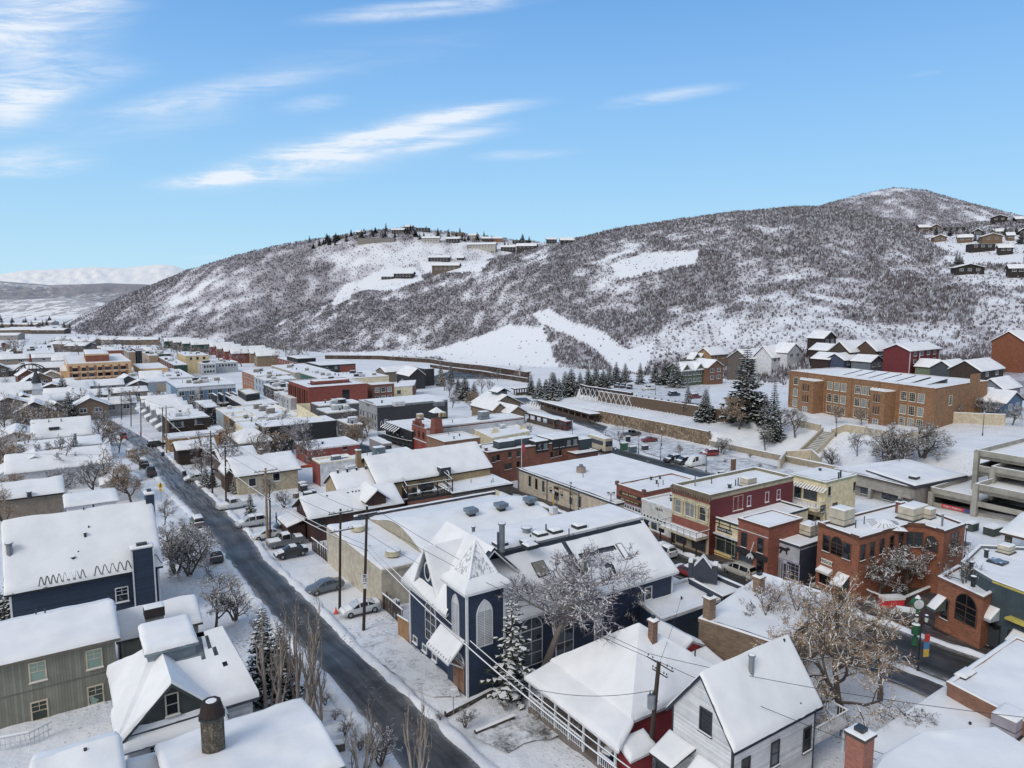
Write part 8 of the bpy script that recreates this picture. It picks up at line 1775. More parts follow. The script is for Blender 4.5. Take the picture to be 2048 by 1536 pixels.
for a in(('sedan','#1f2326',582,1112,236,'black sedan with snowy roof parked nose to the street',1),('pickup','#5a5d60',572,1090,56,'pickup truck fully buried in snow behind the black sedan',1),('sedan','#c4c7ca',534,1076,240,'white sedan with cleared bonnet beside the twin poles',0),('suv','#30343a',562,1068,236,'dark car under snow by the rail fence',1),('sedan','#56616c',650,1182,232,'slate blue hatchback parked alone in the snow',0),('sedan','#b4b8bc',720,1226,238,'white sedan under a blanket of snow by the speed sign',1),('suv','#3a3d40',428,1120,327,'snow topped dark SUV seen from behind at the left kerb',1),('pickup','#c2c4c4',466,1016,50,'white pickup truck across the street from the navy house',1),('suv','#a9adb0',502,1052,236,'snow covered silver SUV facing the street',1),('sedan','#8a8d90',391,962,236,'small car buried in snow by the small spruces',1),('suv','#4a4d50',395,1052,327,'snowed in car under the leaning bare trees',1),('pickup','#1c1e20',302,950,327,'black pickup truck parked at the left kerb',0),('suv','#1e2022',288,934,327,'black SUV with snowy roof in front of the black pickup',1),('suv','#b8babc',261,912,327,'white SUV parked at the left kerb up the street',1),('pickup','#8a1f1c',247,878,330,'red pickup truck driving up the street',0),('suv','#26282b',313,893,56,'dark SUV covered by snow beside the street poles',1),('suv','#b9bcbe',1323,1110,327,'white SUV with snow on its roof driving on the main street',1),('suv','#a39f98',1478,1150,326,'silver beige SUV parked before the brick shop',0),('sedan','#8f2420',1376,1152,326,'red car half hidden behind the navy parapet',1),('pickup','#3a3c3e',1264,872,66,'charcoal pickup truck in the lower parking lot',0),('sedan','#6b1f20',1298,884,256,'dark red sedan in the lower parking lot',0),('suv','#7d1f22',1418,912,256,'red SUV with roof snow beside the low tan wall',1),('suv','#2a2d2f',1344,924,236,'black SUV leftmost beside the white van',1),('suv','#333a38',1366,928,236,'dark green SUV next to the white van',1),('van','#c9cccd',1391,932,236,'white cargo van in the lower parking lot',0),('suv','#202327',1234,775,200,'leftmost of three dark SUVs in the upper parking lot',1),('suv','#25282c',1246,776,200,'middle of three dark SUVs in the upper parking lot',1),('suv','#1c1f24',1259,778,200,'rightmost of three dark SUVs in the upper parking lot',1),('pickup','#c0c2c2',1297,780,70,'white pickup truck in the upper parking lot',0),('suv','#26304a',1348,792,60,'navy SUV in the upper parking lot by the spruces',1),('suv','#6a2222',1390,797,60,'maroon SUV behind the spruces of the upper lot',1)):
 k,c,px,py,hd,lb,sn=a;car(k,c,px,py,hd,lb,'pickup' if k=='pickup' else 'van' if k=='van' else 'car',sn)
def boxtruck(px,py,hd,L,W,Hh,col,label,cat,nm,stripe=None):
 p=at(px,py);o=empty(nm,p+Vector((0,0,.05)),label,cat,None,pi/2-radians(hd));b=MB();rows=[]
 for x,k in((-L/2,.96),(-L/2+.15,1),(L/2-.5,1),(L/2,.9)):rows.append([Vector((x,y*W/2*k,z))for y,z in((-1,.4),(-1,Hh*.93),(-.9,Hh),(.9,Hh),(1,Hh*.93),(1,.4))])
 b.quadgrid(rows,col,False);b.face(rows[0],col);b.face(rows[-1],col);b.build('body',o);m=MB()
 for s_ in(-1,1):m.box((-L/2+.4,s_*(W/2+.01),Hh*.5),(L-1.2,0,0),(0,s_*.02,0),(0,0,Hh*.3),CARGLASS)
 m.box((L/2+.0,-W*.42,Hh*.45),(.03,0,0),(0,W*.84,0),(0,0,Hh*.38),CARGLASS);m.build('bus_window',o);s=MB();snow_quad(s,(-L/2,-W*.44,Hh),(L/2-.4,-W*.44,Hh),(L/2-.4,W*.44,Hh),(-L/2,W*.44,Hh),.14);s.build('snow_cover',o)
 for x in(-L*.3,L*.3):
  for y in(-W/2+.1,W/2-.1):t=MB();t.tube([(x,y-.12,.45),(x,y+.12,.45)],.45,TYRE,12);t.build('wheel',o)
 return o
boxtruck(1120,857,150,10,2.5,3.0,plain('#4a2422',1.7),'red and black bus waiting at the bus shelter','bus','bus');boxtruck(1050,752,80,7,2.4,2.8,plain('#b9babb',1.4),'small white shuttle bus on the far road','bus','shuttle_bus');boxtruck(1200,900,150,7.5,2.6,3.6,plain('#a59c88',1.5),'cream lorry parked beside the dark red wing','lorry','lorry')
p=at(208,830);o=empty('snow_plough',p,'orange snow plough at the far bend of the street','plough');m=MB();OR_=plain('#c8811e',1.5);m.cbox((0,0,.6),2.4,4,1.2,OR_,.5);m.cbox((0,.4,1.8),2.0,1.8,1.2,OR_,.5);m.build('body',o);m=MB();m.box((-1.9,-2.6,.2),(3.8,0,0),(0,.25,.2),(0,-.2,1.3),OR_);m.build('plough_blade',o)
for x,y in((-1.2,-1.2),(1.2,-1.2),(-1.2,1.3),(1.2,1.3)):m=MB();m.tube([(x-.2,y,.6),(x+.2,y,.6)],.6,TYRE,12);m.build('wheel',o)
p=at(618,962);o=empty('excavator',p,'orange excavator arm rising among building rubble','excavator');EO=plain('#b8441f',1.8);m=MB();m.tube([(3.2,.5,1.2),(1.8,.3,3.4),(-2.4,-.4,3.0)],[.35,.4,.25],EO,4);m.build('boom',o);m=MB();m.tube([(-2.4,-.4,3.0),(-2.9,-.5,1.0)],[.22,.18],EO,4);m.build('arm',o);m=MB();m.cbox((-2.9,-.5,.2),.9,.9,.8,DARK);m.build('bucket',o);m=MB();m.cbox((3.4,.5,.8),2.6,2.2,1.5,EO);m.cbox((3.0,.2,2.3),1.3,1.2,.9,CARGLASS);m.cbox((3.4,.5,3.2),1.4,1.3,.12,SNOW);m.build('cab',o);m=MB();m.cbox((3.4,-.5,0),3.2,.6,.8,DARK);m.build('track',o);m=MB();m.cbox((3.4,1.5,0),3.2,.6,.8,DARK);m.build('track',o)
r_=random.Random(5)
for k in range(9):
 p=at(585+r_.uniform(0,50),985+r_.uniform(-12,22));o=empty('building_rubble',p,'snow dusted crate in the cluttered yard below the excavator','crate','crates in the cluttered yard');m=MB();sz=r_.uniform(.8,1.7);m.cbox((0,0,-.2),sz,sz*.8,sz,r_.choice([plain('#6a5c50',1.7),plain('#4a4d50',1.7),DARK]),r_.random());m.cbox((0,0,sz-.2),sz*.9,sz*.7,.18,SNOW,r_.random());m.build('crate',o)
for px,py,lb,c in((1215,1530,'blue wheeled bin with snowy lid before the cottage','#2f4a6a'),(1238,1522,'black wheeled bin beside the blue one','#2a2c30'),(326,912,'dark blue bin beside the street poles','#26304a'),(369,951,'dark bin in front of the snowed in car','#26282c'),(792,1220,'blue bin behind the stick fence','#31506e')):
 o=empty('wheelie_bin',at(px,py),lb,'bin');m=MB();m.cbox((0,0,0),.6,.65,1.05,plain(c,1.7),.9);m.build('bin',o);m=MB();m.cbox((0,0,1.05),.68,.75,.18,SNOW,.9);m.build('snow_cover',o)
PT={}
for k,(b,t,lb,arms,mt,tr,rr)in{'g':((679,1222),(681,1017),'dark wooden pole with two snowy crossarms left of the tall pair by the fence',((.5,2.9),(2.6,2.9)),None,0,.17),'h':((727,1258),(734,1012),'tallest dark wooden pole carrying the speed limit sign',((.9,2.2),),None,0,.18),'e':((535,1080),(531,936),'pale brown wooden pole of the twin poles by the parked cars',((.5,3.4),),POLEL,0,.22),'f':((540,1086),(540,996),'short dark pole of the twin poles by the parked cars',(),None,0,.16),'i':((1297,1535),(1318,1322),'near leaning pole with grey transformer in front of the white house',((.3,2.6),(1.0,1.5)),None,1,.21),'j':((1363,1262),(1363,1192),'short bare pole behind the red cottage',(),None,0,.13),'c':((425,990),(421,862),'wooden pole with snowy crossarm by the small spruces',((.5,3.6),),None,0,.18),'d':((452,1004),(450,884),'dark pole with curved lower wires across from the black pickup',((.8,3.0),),None,0,.17),'a':((333,908),(332,812),'pale wooden pole with twin crossarm by the dark brown house',((.5,3.4),),POLEL,0,.19),'b':((326,898),(325,814),'dark wooden pole behind the pale one by the dark brown house',(),None,0,.17),'k':((282,862),(281,797),'street pole third up the street from the pale pole',((.5,2.4),),None,0,.16),'l':((262,852),(262,795),'street pole fourth up the street',((.5,2.4),),None,0,.16),'m':((243,838),(242,787),'street pole fifth up the street beside the bare trees',((.5,2.4),),None,0,.16),'n':((217,830),(218,777),'far street pole between the two street conifers',((.5,3),),None,0,.16),'o':((45,732),(44,690),'dark pole before the red brick block at far left',((.6,2.4),),None,0,.2),'p':((152,675),(151,640),'tall power pole leftmost at the foot of the left hill',((.8,2),),None,0,.22),'q':((176,675),(175,644),'tall power pole second along the foot of the left hill',((.8,2),),None,0,.22),'r':((253,683),(251,650),'tall power pole below the middle of the left hill',((.8,2),),None,0,.22),'s':((318,684),(317,648),'one of the paired power poles at the hill foot',((.8,2),),None,0,.22),'t':((323,684),(322,652),'shorter of the paired power poles at the hill foot',((.8,2),),None,0,.2)}.items():
 PT[k]=utility_pole(b,t,lb,arms,mt,trans=tr,r=rr,arm_head=-33.5 if k=='i' else 56.5)
def tip(k,i):return PT[k][1][i]if PT[k][1]else PT[k][3]
def topw(k,dz=0):return PT[k][3]-Vector((0,0,dz))
E0=aty(1490,1640,44);wl_='thin power line strung between the wooden street poles'
for i in(0,3):wire(tip('g',i),tip('e',i),wl_,.5);wire(tip('e',i),tip('c',i),wl_,.5);wire(tip('c',i),tip('a',i),wl_,.5);wire(tip('a',i),tip('k',i),wl_,.5);wire(tip('k',i),tip('l',i),wl_,.3);wire(tip('l',i),tip('m',i),wl_,.3);wire(tip('m',i),tip('n',i),wl_,.3);wire(tip('g',i),tip('h',i),wl_,.1);wire(tip('h',i),tip('i',i),wl_,.6);wire(tip('i',i),aty(2100,1620-60*i,40),wl_,.5)
for k,dz in(('f',.2),('h',3.6)):pass
bl=[('a',3.4),('c',4.6),('f',.3),('h',4.9)]
for(k1,d1),(k2,d2)in zip(bl,bl[1:]):wire(topw(k1,d1),topw(k2,d2),'thick black cable bundle capped with snow from pole to pole',.5,.05,snow=True,group='thick cables along the street')
n_=Vector((.25,.15,.12))
wire(topw('h',4.9),aty(1262,1560,44),'thick snow capped cable bundle crossing in front of the church',.9,.06,snow=True,group='thick cables along the street');wire(topw('h',4.7)+n_,aty(1290,1560,44),'second thick snow capped cable beside the bundle before the church',.9,.045,snow=True);wire(topw('f',.1)+n_,topw('h',4.6)+n_,'second snow capped cable beside the bundle above the parked cars',.5,.035,snow=True)
wire(topw('h',3),CHURCH.root.location+Vector((1,5,7.5)),'service wire from the tall pole to the church tower',.4,.018);wire(topw('i',2.2),topw('i',2.2)+Vector((-13,6,-2)),'slack service wire from the near pole over the cottage roof',1.2,.022);wire(aty(600,1420,56),aty(1120,1380,60),'low wire crossing the street to the cottage',.8,.018);wire(topw('i',.2),topw('j'),'wire from the near pole to the short pole behind the cottage',.4,.016);wire(topw('d',1),aty(0,905,120),'long wire crossing the street towards the left houses',.8,.016)
for px,py,h,lb,n in((1221,1046,5.2,'black twin lamp beside the brick shop with lilac front',2),(1275,1112,5.4,'black twin lamp at the snow bank behind the church',2),(1141,1022,4.6,'slim dark lamp in front of the post office',1),(1246,866,4,'lamp at the left end of the tall tan wall',1),(1323,892,4.4,'lamp midway along the tall tan wall',1),(1211,893,4,'lamp beside the charcoal pickup',1),(1145,872,4,'lamp above the bus road',1),(1277,908,4,'lamp at the kiosk island',1),(1230,935,4.2,'lamp on the pavement behind the post office',1),(1321,920,4.2,'lamp left of the black SUV',1),(1412,944,4.2,'lamp right of the white van',1),(1311,790,7,'tall slim lamp in the upper parking lot',1),(1672,872,4.4,'lamp beside the school stairs',1),(1805,1188,5,'slim lamp between snowy plaza trees',1),(1928,1118,4.5,'lamp before the parking garage',1),(1835,1346,5.6,'tall twin lamp with colourful banner on the main street',2),(1617,1158,5,'twin lamp with banner before the dark navy side wall',2),(1003,958,5,'twin lamp with rainbow banner before the brick building',2),(1965,870,5,'lamp on the road right of the school',1)):street_lamp(px,py,lb,h,heads=n)
for px,py,c,lb in((1838,1312,('#d8b02a','#3f7fb0','#c22f2a'),'long yellow, blue and red banner on the tall twin lamp'),(1619,1146,('#e0a02a','#c23a2a','#2f5fae'),'yellow and red banner beside the navy side wall'),(1005,948,('#c2402a','#e0b030','#3a7fa8'),'rainbow banner before the brick building')):
 p=at(px,py+34 if px>1700 else py+12);o=empty('banner',p+Vector((.3,0,1.6)),lb,'banner')
 for k,h_ in enumerate(c):m=MB();m.box((0,0,.75*k),(.55,.1,0),(-.01,.05,0),(0,0,.74),plain(h_,1.5));m.build('banner_panel',o)
p=at(323,1004);o=empty('warning_sign',p,'yellow diamond pedestrian crossing sign beside the street','road sign');m=MB();m.tube([(0,0,0),(0,0,3.2)],.045,METAL,6);m.build('post',o);m=MB();Y_=plain('#e0a800',1.6,.4);q=[(0,-.05,2.5),(.62,-.05,3.12),(0,-.05,3.74),(-.62,-.05,3.12)];m.face(q,Y_);m.face([(x,.0,z)for x,y,z in q][::-1],METAL);m.box((-.35,-.05,2.1),(.7,0,0),(0,.04,0),(0,0,.4),Y_);so_=m.build('sign_plate',o);m=MB();m.tube([(0,-.08,3.1),(.02,-.08,3.35)],.1,DARK,6);m.tube([(0,-.08,3.1),(-.18,-.08,2.75)],.05,DARK,4);m.tube([(0,-.08,3.1),(.2,-.08,2.78)],.05,DARK,4);m.tube([(-.2,-.08,3.12),(.22,-.08,3.3)],.04,DARK,4);m.cyl((.03,-.08,3.42),.08,.12,DARK,8);m.build('pedestrian_symbol',so_);m=MB();m.tube([(-.2,-.07,2.22),(.2,-.07,2.38)],.05,DARK,4);m.build('arrow_symbol',so_)
pb,pq=PT['h'][2],PT['h'][3];c=pb.lerp(pq,.42)+Vector((0,-.22,0));o=empty('speed_sign',c,'white speed limit 15 sign on the tallest pole','road sign');m=MB();m.box((-.36,0,-.5),(.72,0,0),(0,.04,0),(0,0,1.0),OFFW);so_=m.build('sign_plate',o);text('15',.5,DARK,so_,(0,-.02,-.17),0);text('SPEED',.15,DARK,so_,(0,-.02,.36),0);text('LIMIT',.15,DARK,so_,(0,-.02,.2),0);m=MB();m.box((-.2,0,-1.1),(.4,0,0),(0,.04,0),(0,0,.5),OFFW);m.build('sign_plate',o)
for px,py,lb in((907,1428,'small white parking sign on a post before the church'),(418,1148,'thin sign post in the snow behind the dark SUV'),(251,1205,'grey metal post with small light before the navy house wall')):
 p=at(px,py);o=empty('sign_post',p,lb,'sign');m=MB();m.tube([(0,0,0),(0,0,2.3)],.04,METAL,6);m.build('post',o);m=MB();m.box((-.2,-.05,1.6),(.4,0,0),(0,.03,0),(0,0,.6),OFFW);m.box((-.2,-.06,2.2),(.4,0,0),(0,.08,0),(0,0,.1),SNOW);so_=m.build('sign_plate',o)
p=at(1829,1290);o=empty('street_clock',p,'green cast iron street clock with snow on its cap','clock');GR_=plain('#1f5a3c',1.8);m=MB();m.cyl((0,0,0),.35,.9,GR_,8,.25);m.cyl((0,0,.9),.13,3.0,GR_,8);m.cyl((0,0,1.2),.4,1.0,GR_,8);m.cyl((0,0,2.25),.42,.14,SNOW,8,.2);m.build('post',o);m=MB();m.tube([(0,-.25,4.5),(0,.25,4.5)],.62,GR_,20);h_=m.build('clock_case',o);m=MB();m.tube([(0,-.27,4.5),(0,-.26,4.5)],.5,OFFW,20);m.build('clock_face',h_);m=MB();m.cyl((0,0,5.05),.3,.3,SNOW,10,.1);m.build('snow_cover',h_)
p=at(1202,1066);o=empty('chevron_panel',p,'yellow and black striped warning panel at the hall corner','warning sign');m=MB();m.box((-.35,0,0),(.7,0,0),(0,.3,0),(0,0,2.6),plain('#e0c21e',1.5));b_=m.build('panel',o);m=MB()
for k in range(5):m.face([(-.36,-.01,.1+.5*k),(.36,-.01,.35+.5*k),(.36,-.01,.6+.5*k),(-.36,-.01,.35+.5*k)],DARK)
m.build('stripe',b_)
p=at(1280,1108);o=empty('traffic_drum',p,'orange and white traffic drum beside the twin lamp','traffic drum');m=MB();ORG=plain('#d8482a',1.6)
for k in range(5):m.cyl((0,0,.36*k),.3,.36,ORG if k%2==0 else OFFW,12)
m.build('drum',o)
for px,py,lb in((1107,1010,'yellow post with snowy top before the post office'),(1299,1076,'yellow post with white cap before the white shop')):o=empty('yellow_post',at(px,py),lb,'post');m=MB();m.cyl((0,0,0),.1,2.1,plain('#d8b040',1.5),8);m.cyl((0,0,2.1),.22,.35,OFFW,8);m.build('post',o)
p=at(672,1226);o=empty('traffic_cone',p,'small red traffic cone by the dark poles','traffic cone');m=MB();m.cyl((0,0,0),.22,.7,ORG,10,.04);m.cbox((0,0,0),.5,.5,.05,ORG);m.build('cone',o)
p=at(1043,978);o=empty('flagpole',p,'tall pale flagpole with a limp red and blue flag','flagpole');m=MB();m.tube([(0,0,0),(0,0,10.5)],[.09,.05],OFFW,8);m.build('pole',o);m=MB();m.quadgrid([[Vector((.05+.22*i+.05*sin(j),.1*sin(i*1.3+j*.4),9.6-.35*j-.25*i))for i in range(4)]for j in range(6)],plain('#8a2f3a',1.7));m.build('flag',o)
p=at(1783,1212);o=empty('street_bench',p,'bright red covered bench under snow beside the barriers','bench');m=MB();m.cbox((0,0,0),2.6,.9,.9,plain('#c8202a',1.7),.1);m.build('seat',o);m=MB();m.cbox((0,0,.9),2.7,1,.35,SNOW,.1);m.build('snow_cover',o)
p=at(1812,1245);o=empty('cart',p,'old ore cart with large wheels on the brick plaza','cart');m=MB();m.cbox((0,0,.6),2.2,1.3,.8,plain('#4b5054',1.7),-.4);m.build('cart_body',o);m=MB();m.cbox((0,0,1.4),2.0,1.1,.2,SNOW,-.4);m.build('snow_cover',o)
for x in(-.9,.9):m=MB();m.tube([(x,-.85,.6),(x*1.0,-.75,.6)],.6,wood('#5a3a2a',1.8),16);m.build('wheel',o)
for px,py,w_,h_,c,lb in((1248,900,1.8,1.9,'#2f5a44','green recycling bin at the kiosk island'),(1265,905,1.9,1.6,'#4a5a66','blue grey recycling bin right of the green one'),(1256,884,1.2,1.6,'#2a2c2e','black kiosk box behind the recycling bins'),(1290,900,1.6,1.2,'#3a3c3e','dark bench shelter at the kiosk island'),(1466,946,1.0,3.2,'#6b4f3a','brown stone gate pillar with snowy cap'),(1443,952,1.4,1.0,'#2c2e30','black bench beside the stone pillar'),(1985,1068,2.6,1.2,'#2f3b34','dark green utility cabinet before the garage'),(1944,1060,1.8,1.2,'#38423e','second utility cabinet before the garage')):
 o=empty('utility_cabinet' if 'cabinet' in lb else 'street_box',at(px,py),lb,'cabinet' if 'cabinet' in lb else 'street box');m=MB();m.cbox((0,0,0),w_,w_*.6,h_,plain(c,1.7),.5);m.build('box',o);m=MB();m.cbox((0,0,h_),w_*1.05,w_*.65,.18,SNOW,.5);m.build('snow_cover',o)
person(282,874,'worker in orange and blue clothing beside the street poles',plain('#c86a2a',1.6),plain('#2f4a78',1.7),150);person(553,1046,'person in a blue coat walking by the rail fence',plain('#31507a',1.7),DARK,60);person(1350,928,'person in a pale jacket beside the black SUV',plain('#b9b9b0',1.5),DARK,120)
P=[at(px,py,3.6)for px,py in((2000,1090),(2120,1040))];H=House('entrance_canopy','timber canopy with snowy sloped roof at the right edge','canopy',at(2030,1110));z=H.L.z;q0=atz(1998,1064,z+3.4);dv=Vector((.55,-.83,0));vv=Vector((.83,.55,.0));slab(H,[q0,q0+dv*5,q0+dv*5+vv*7+Vector((0,0,1.6)),q0+vv*7+Vector((0,0,1.6))],.3,wood('#4a382e',1.8),.3,'roof');posts(H,[q0+vv*1.2+dv*.8,q0+vv*1.2+dv*4.2],z-.5,z+3.3,.35,STN)
LEAF=plain('#9a7a50',1.5,.9,var=.4,scale=3)
BT={'big':bare_tree_mesh(11,10,1.0,.9,TWIGP,BARKL,dens=1.45,clear=.34,upright=.5),'med':bare_tree_mesh(12,8,.9,.55,TWIG,dens=1.2),'med2':bare_tree_mesh(13,8,1.1,.7,TWIGP,dens=1.15,upright=.25),'shrub':bare_tree_mesh(14,4,.9,.6,TWIG,dens=.8,stems=4,upright=.5),'fan':bare_tree_mesh(15,7,1.2,.7,TWIG,dens=1.0,stems=3,upright=.2),'poplar':bare_tree_mesh(16,9,.32,.2,plain('#75685a',1.5,.9,var=.3),BARKL,dens=.55,upright=1.2,stems=3,clear=.1,fine=.8),'cotton':bare_tree_mesh(17,12,1.15,.6,TWIGT,BARK,leaves=LEAF,dens=1.1,stems=2,clear=.3),'cotton2':bare_tree_mesh(18,11,1.2,.6,TWIGT,BARK,leaves=LEAF,dens=1.05,clear=.25),'snowy':bare_tree_mesh(19,6,1.1,1.0,TWIG,dens=1.1,clear=.2,fine=1.3),'brown':bare_tree_mesh(20,8,.9,.35,TWIGT,dens=1.5,clear=.15),'weep':bare_tree_mesh(21,6,1.2,1.0,TWIG,dens=1.2,upright=-.35,clear=.6)}
for k_,sd_,tw_ in(('fara',22,TWIG),('farb',23,TWIGP),('farc',24,TWIGT)):BT[k_]=bare_tree_mesh(sd_,8,1.0,.6,tw_,dens=.9,fine=3.2,clear=.2)
BH_=dict(fara=8,farb=8,farc=8,big=10,med=8,med2=8,shrub=4,fan=7,poplar=9,cotton=12,cotton2=11,snowy=6,brown=8,weep=6)
CF=[conifer_mesh(30,10,3.0,.95,.62,step=1.9)]+[conifer_mesh(31,10,2.3,.75),conifer_mesh(32,10,2.0,.5),conifer_mesh(33,10,2.8,.6,1.1),conifer_mesh(34,10,2.6,.9,.8)]
def cf_(k):return CF[k+1]if k>=0 else CF[0]
def bt(kind,px,py,h,label,group=None,sx=1.0,name='bare_tree',cat='tree',y0=20):
 p=at(px,py,y0=y0);s=h/BH_[kind];return tree(name,BT[kind],p,label,cat,group,s,sxy=s*sx)
def cf(k,px,py,h,label,group=None,sx=1.0,y0=20):
 p=at(px,py,y0=y0);s=h/10;return tree('spruce',cf_(k),p,label,'spruce',group,s,sxy=s*sx)
for a in(('big',1088,1338,12.0,'large bare tree with snow on every limb before the church roof windows',1.4),('med',1262,1264,6.6,'bare snowy tree before the far windows of the church',.9),('cotton',1688,1446,11.0,'biggest brown leaved cottonwood right of the white house',1.1),('cotton2',1600,1350,8.0,'brown leaved tree behind the white house roof',1.2),('cotton2',1760,1400,9.0,'brown leaved tree nearest the main street crossing',1.1),('cotton',1560,1310,7.5,'brown leaved tree beside the old brick building',1.1),('farb',1500,1320,7.5,'pale bare tree in front of the old brick building',1),('cotton2',1700,1330,7.5,'brown leaved tree behind the biggest cottonwood',1.2),('weep',1800,1500,5.0,'small weeping tree white with snow in front of the lower flat roof',1.2),('med2',1826,1490,3.0,'dark stump like snowy tree by the weeping tree',.6),('poplar',612,1448,9.6,'tallest upright poplar beside the street at left',.9),('poplar',548,1455,9.0,'upright poplar before the farmhouse',.9),('poplar',640,1450,6,'shorter upright poplar nearest the street',.8),('poplar',725,1570,5.5,'bare upright tree at the bottom edge left of the road',1),('poplar',835,1580,6.2,'brown upright tree at the bottom edge in front of the road',.8),('shrub',760,1530,3,'bare shrub at the bottom edge beside the road',1),('poplar',590,1400,6,'slender poplar behind the tallest poplar',.8),('fan',352,1145,7.0,'leaning snowy tree with several trunks right of the navy house',1.1),('fan',378,1150,5.8,'second leaning snowy tree by the navy house',1.1),('snowy',432,1258,6.0,'snowy bare tree by the dark wooden deck',1.1),('shrub',470,1240,4,'snowy shrub at the street edge',1.2),('med2',402,1110,5,'bare tree between the dark SUV and the leaning trees',1.1),('brown',262,1004,7.5,'brown bushy tree behind the navy house gable',1.1),('med',185,992,7.5,'grey bare tree in front of the white gabled house',1.1),('med2',120,1000,7,'spreading bare tree at left before the buried house',1.2),('brown',20,960,8,'brown bare tree at the left edge by the white gable',1.2),('fan',115,1018,5,'low snowy tree beside the small snowy gable',1.1),('brown',10,1060,7,'brown tree at the left edge beside the navy house',1),('brown',18,1010,6,'brown shrubby tree at the left edge above the navy house',1.2),('med',330,1050,4.5,'small bare tree below the yellow sign',.9),('brown',280,940,5,'bare tree beside the black SUV',1.2),('med',238,905,6,'bare tree by the white SUV up the street',1.1),('brown',222,890,6.5,'brown bare tree left of the red pickup',1.1),('med',200,875,7.5,'tall bare tree at the street bend',1.1),('med2',208,860,7,'bare tree behind the street bend',1),('med',10,865,9,'bare tree before the chapel at the left edge',1),('med2',50,850,8,'bare tree left of the chapel steeple',1),('med',100,850,8,'bare tree right of the chapel steeple',1),('big',585,905,8.5,'white limbed bare tree before the black wall',1.2),('brown',560,912,6,'brown bare tree left of the white limbed tree',1.2),('med',610,925,6.5,'bare tree before the rust red wall',1),('med2',545,900,5,'bare tree behind the wide hip roof',1.1),('brown',720,898,7,'brown bare tree at the right end of the rust red wall',1.2),('brown',735,872,6,'brown tree below the theatre front',1.2),('med',700,862,7,'white bare tree left of the theatre front',1.1),('brown',478,905,4.5,'low bare tree below the cream house',1.2),('brown',500,880,4.5,'pale bushy tree below the cream wall',1.2),('snowy',405,952,4.5,'low snowy tree before the dark timber house',1.2),('med',497,925,5,'thin bare tree in front of the dark gable',.8),('med',318,812,7,'reddish bare tree left of the blue hotel',1.3),('shrub',568,1015,3,'bare shrub beside the lean to of the brown restaurant',1.2),('med',540,1012,6,'thin bare tree before the tan stucco house',1),('shrub',745,1150,3,'bare shrub inside the stick fence',1.4),('med',1300,975,5,'bare crown rising behind the post office roof',1.3),('snowy',1756,1196,6.5,'snow laden tree leftmost before the corner brick building',1.2),('snowy',1815,1186,6,'snow laden tree in the middle of the plaza planters',1.1),('snowy',1872,1172,7,'snow laden tree rightmost before the corner brick building',1.2),('poplar',1633,1152,9,'slim poplar between the grey shop and the brick corner building',.5),('med',1938,1268,8.5,'slim pale birch before the arched window',.7),('brown',1478,858,9,'round brown bare tree below the big spruce',1.1),('snowy',1714,912,6,'brown bare tree on the embankment left of the tangled trees',.8),('fan',1800,930,9,'largest tangled snowy tree on the embankment',1.3),('fan',1845,915,8,'snowy tree right of the tangled trees on the embankment',1.3),('fan',1770,925,6,'low tangled snowy tree on the embankment',1.4),('snowy',1905,842,6,'snowy tree before the right corner of the school',1.2),('snowy',1962,835,5.5,'snow white tree right of the school stair tower',1.2),('shrub',1662,932,4,'reddish bare shrub above the office roof',1.3),('brown',1672,846,5,'dark red bare tree before the left school bay',1),('brown',1722,850,4.5,'dark red bare tree between the school bays',1),('med',1590,875,8,'grey bare tree left of the school stairs',1.1),('med2',1560,870,8,'bare tree in front of the left school wall',1),('med',1530,900,7,'thin bare tree on the slope below the spruces',.9),('fan',1440,905,4,'spreading bare bush above the low tan wall',1.6),('med',1360,915,3.5,'young bare tree on the parking island',1),('med',1240,890,4,'young bare tree at the kiosk island',1),('snowy',905,815,6,'snowy pine like tree left of the transit lodge',1.2),('brown',942,820,7,'reddish bare tree left of the transit lodge',1.2),('snowy',1050,880,5.5,'snowy tree before the transit porch',1.4),('brown',1035,870,4,'brown bush before the transit porch',1.4),('brown',770,805,6,'bare tree before the brick annex',1.2),('snowy',1980,838,5,'white frosted tree row before the blue grey cottage',1.4),('snowy',2025,850,5,'white frosted tree at the right edge before the blue cottage',1.4)):
 k,px,py,h,lb,sx=a;bt(k,px,py,h,lb,sx=sx)
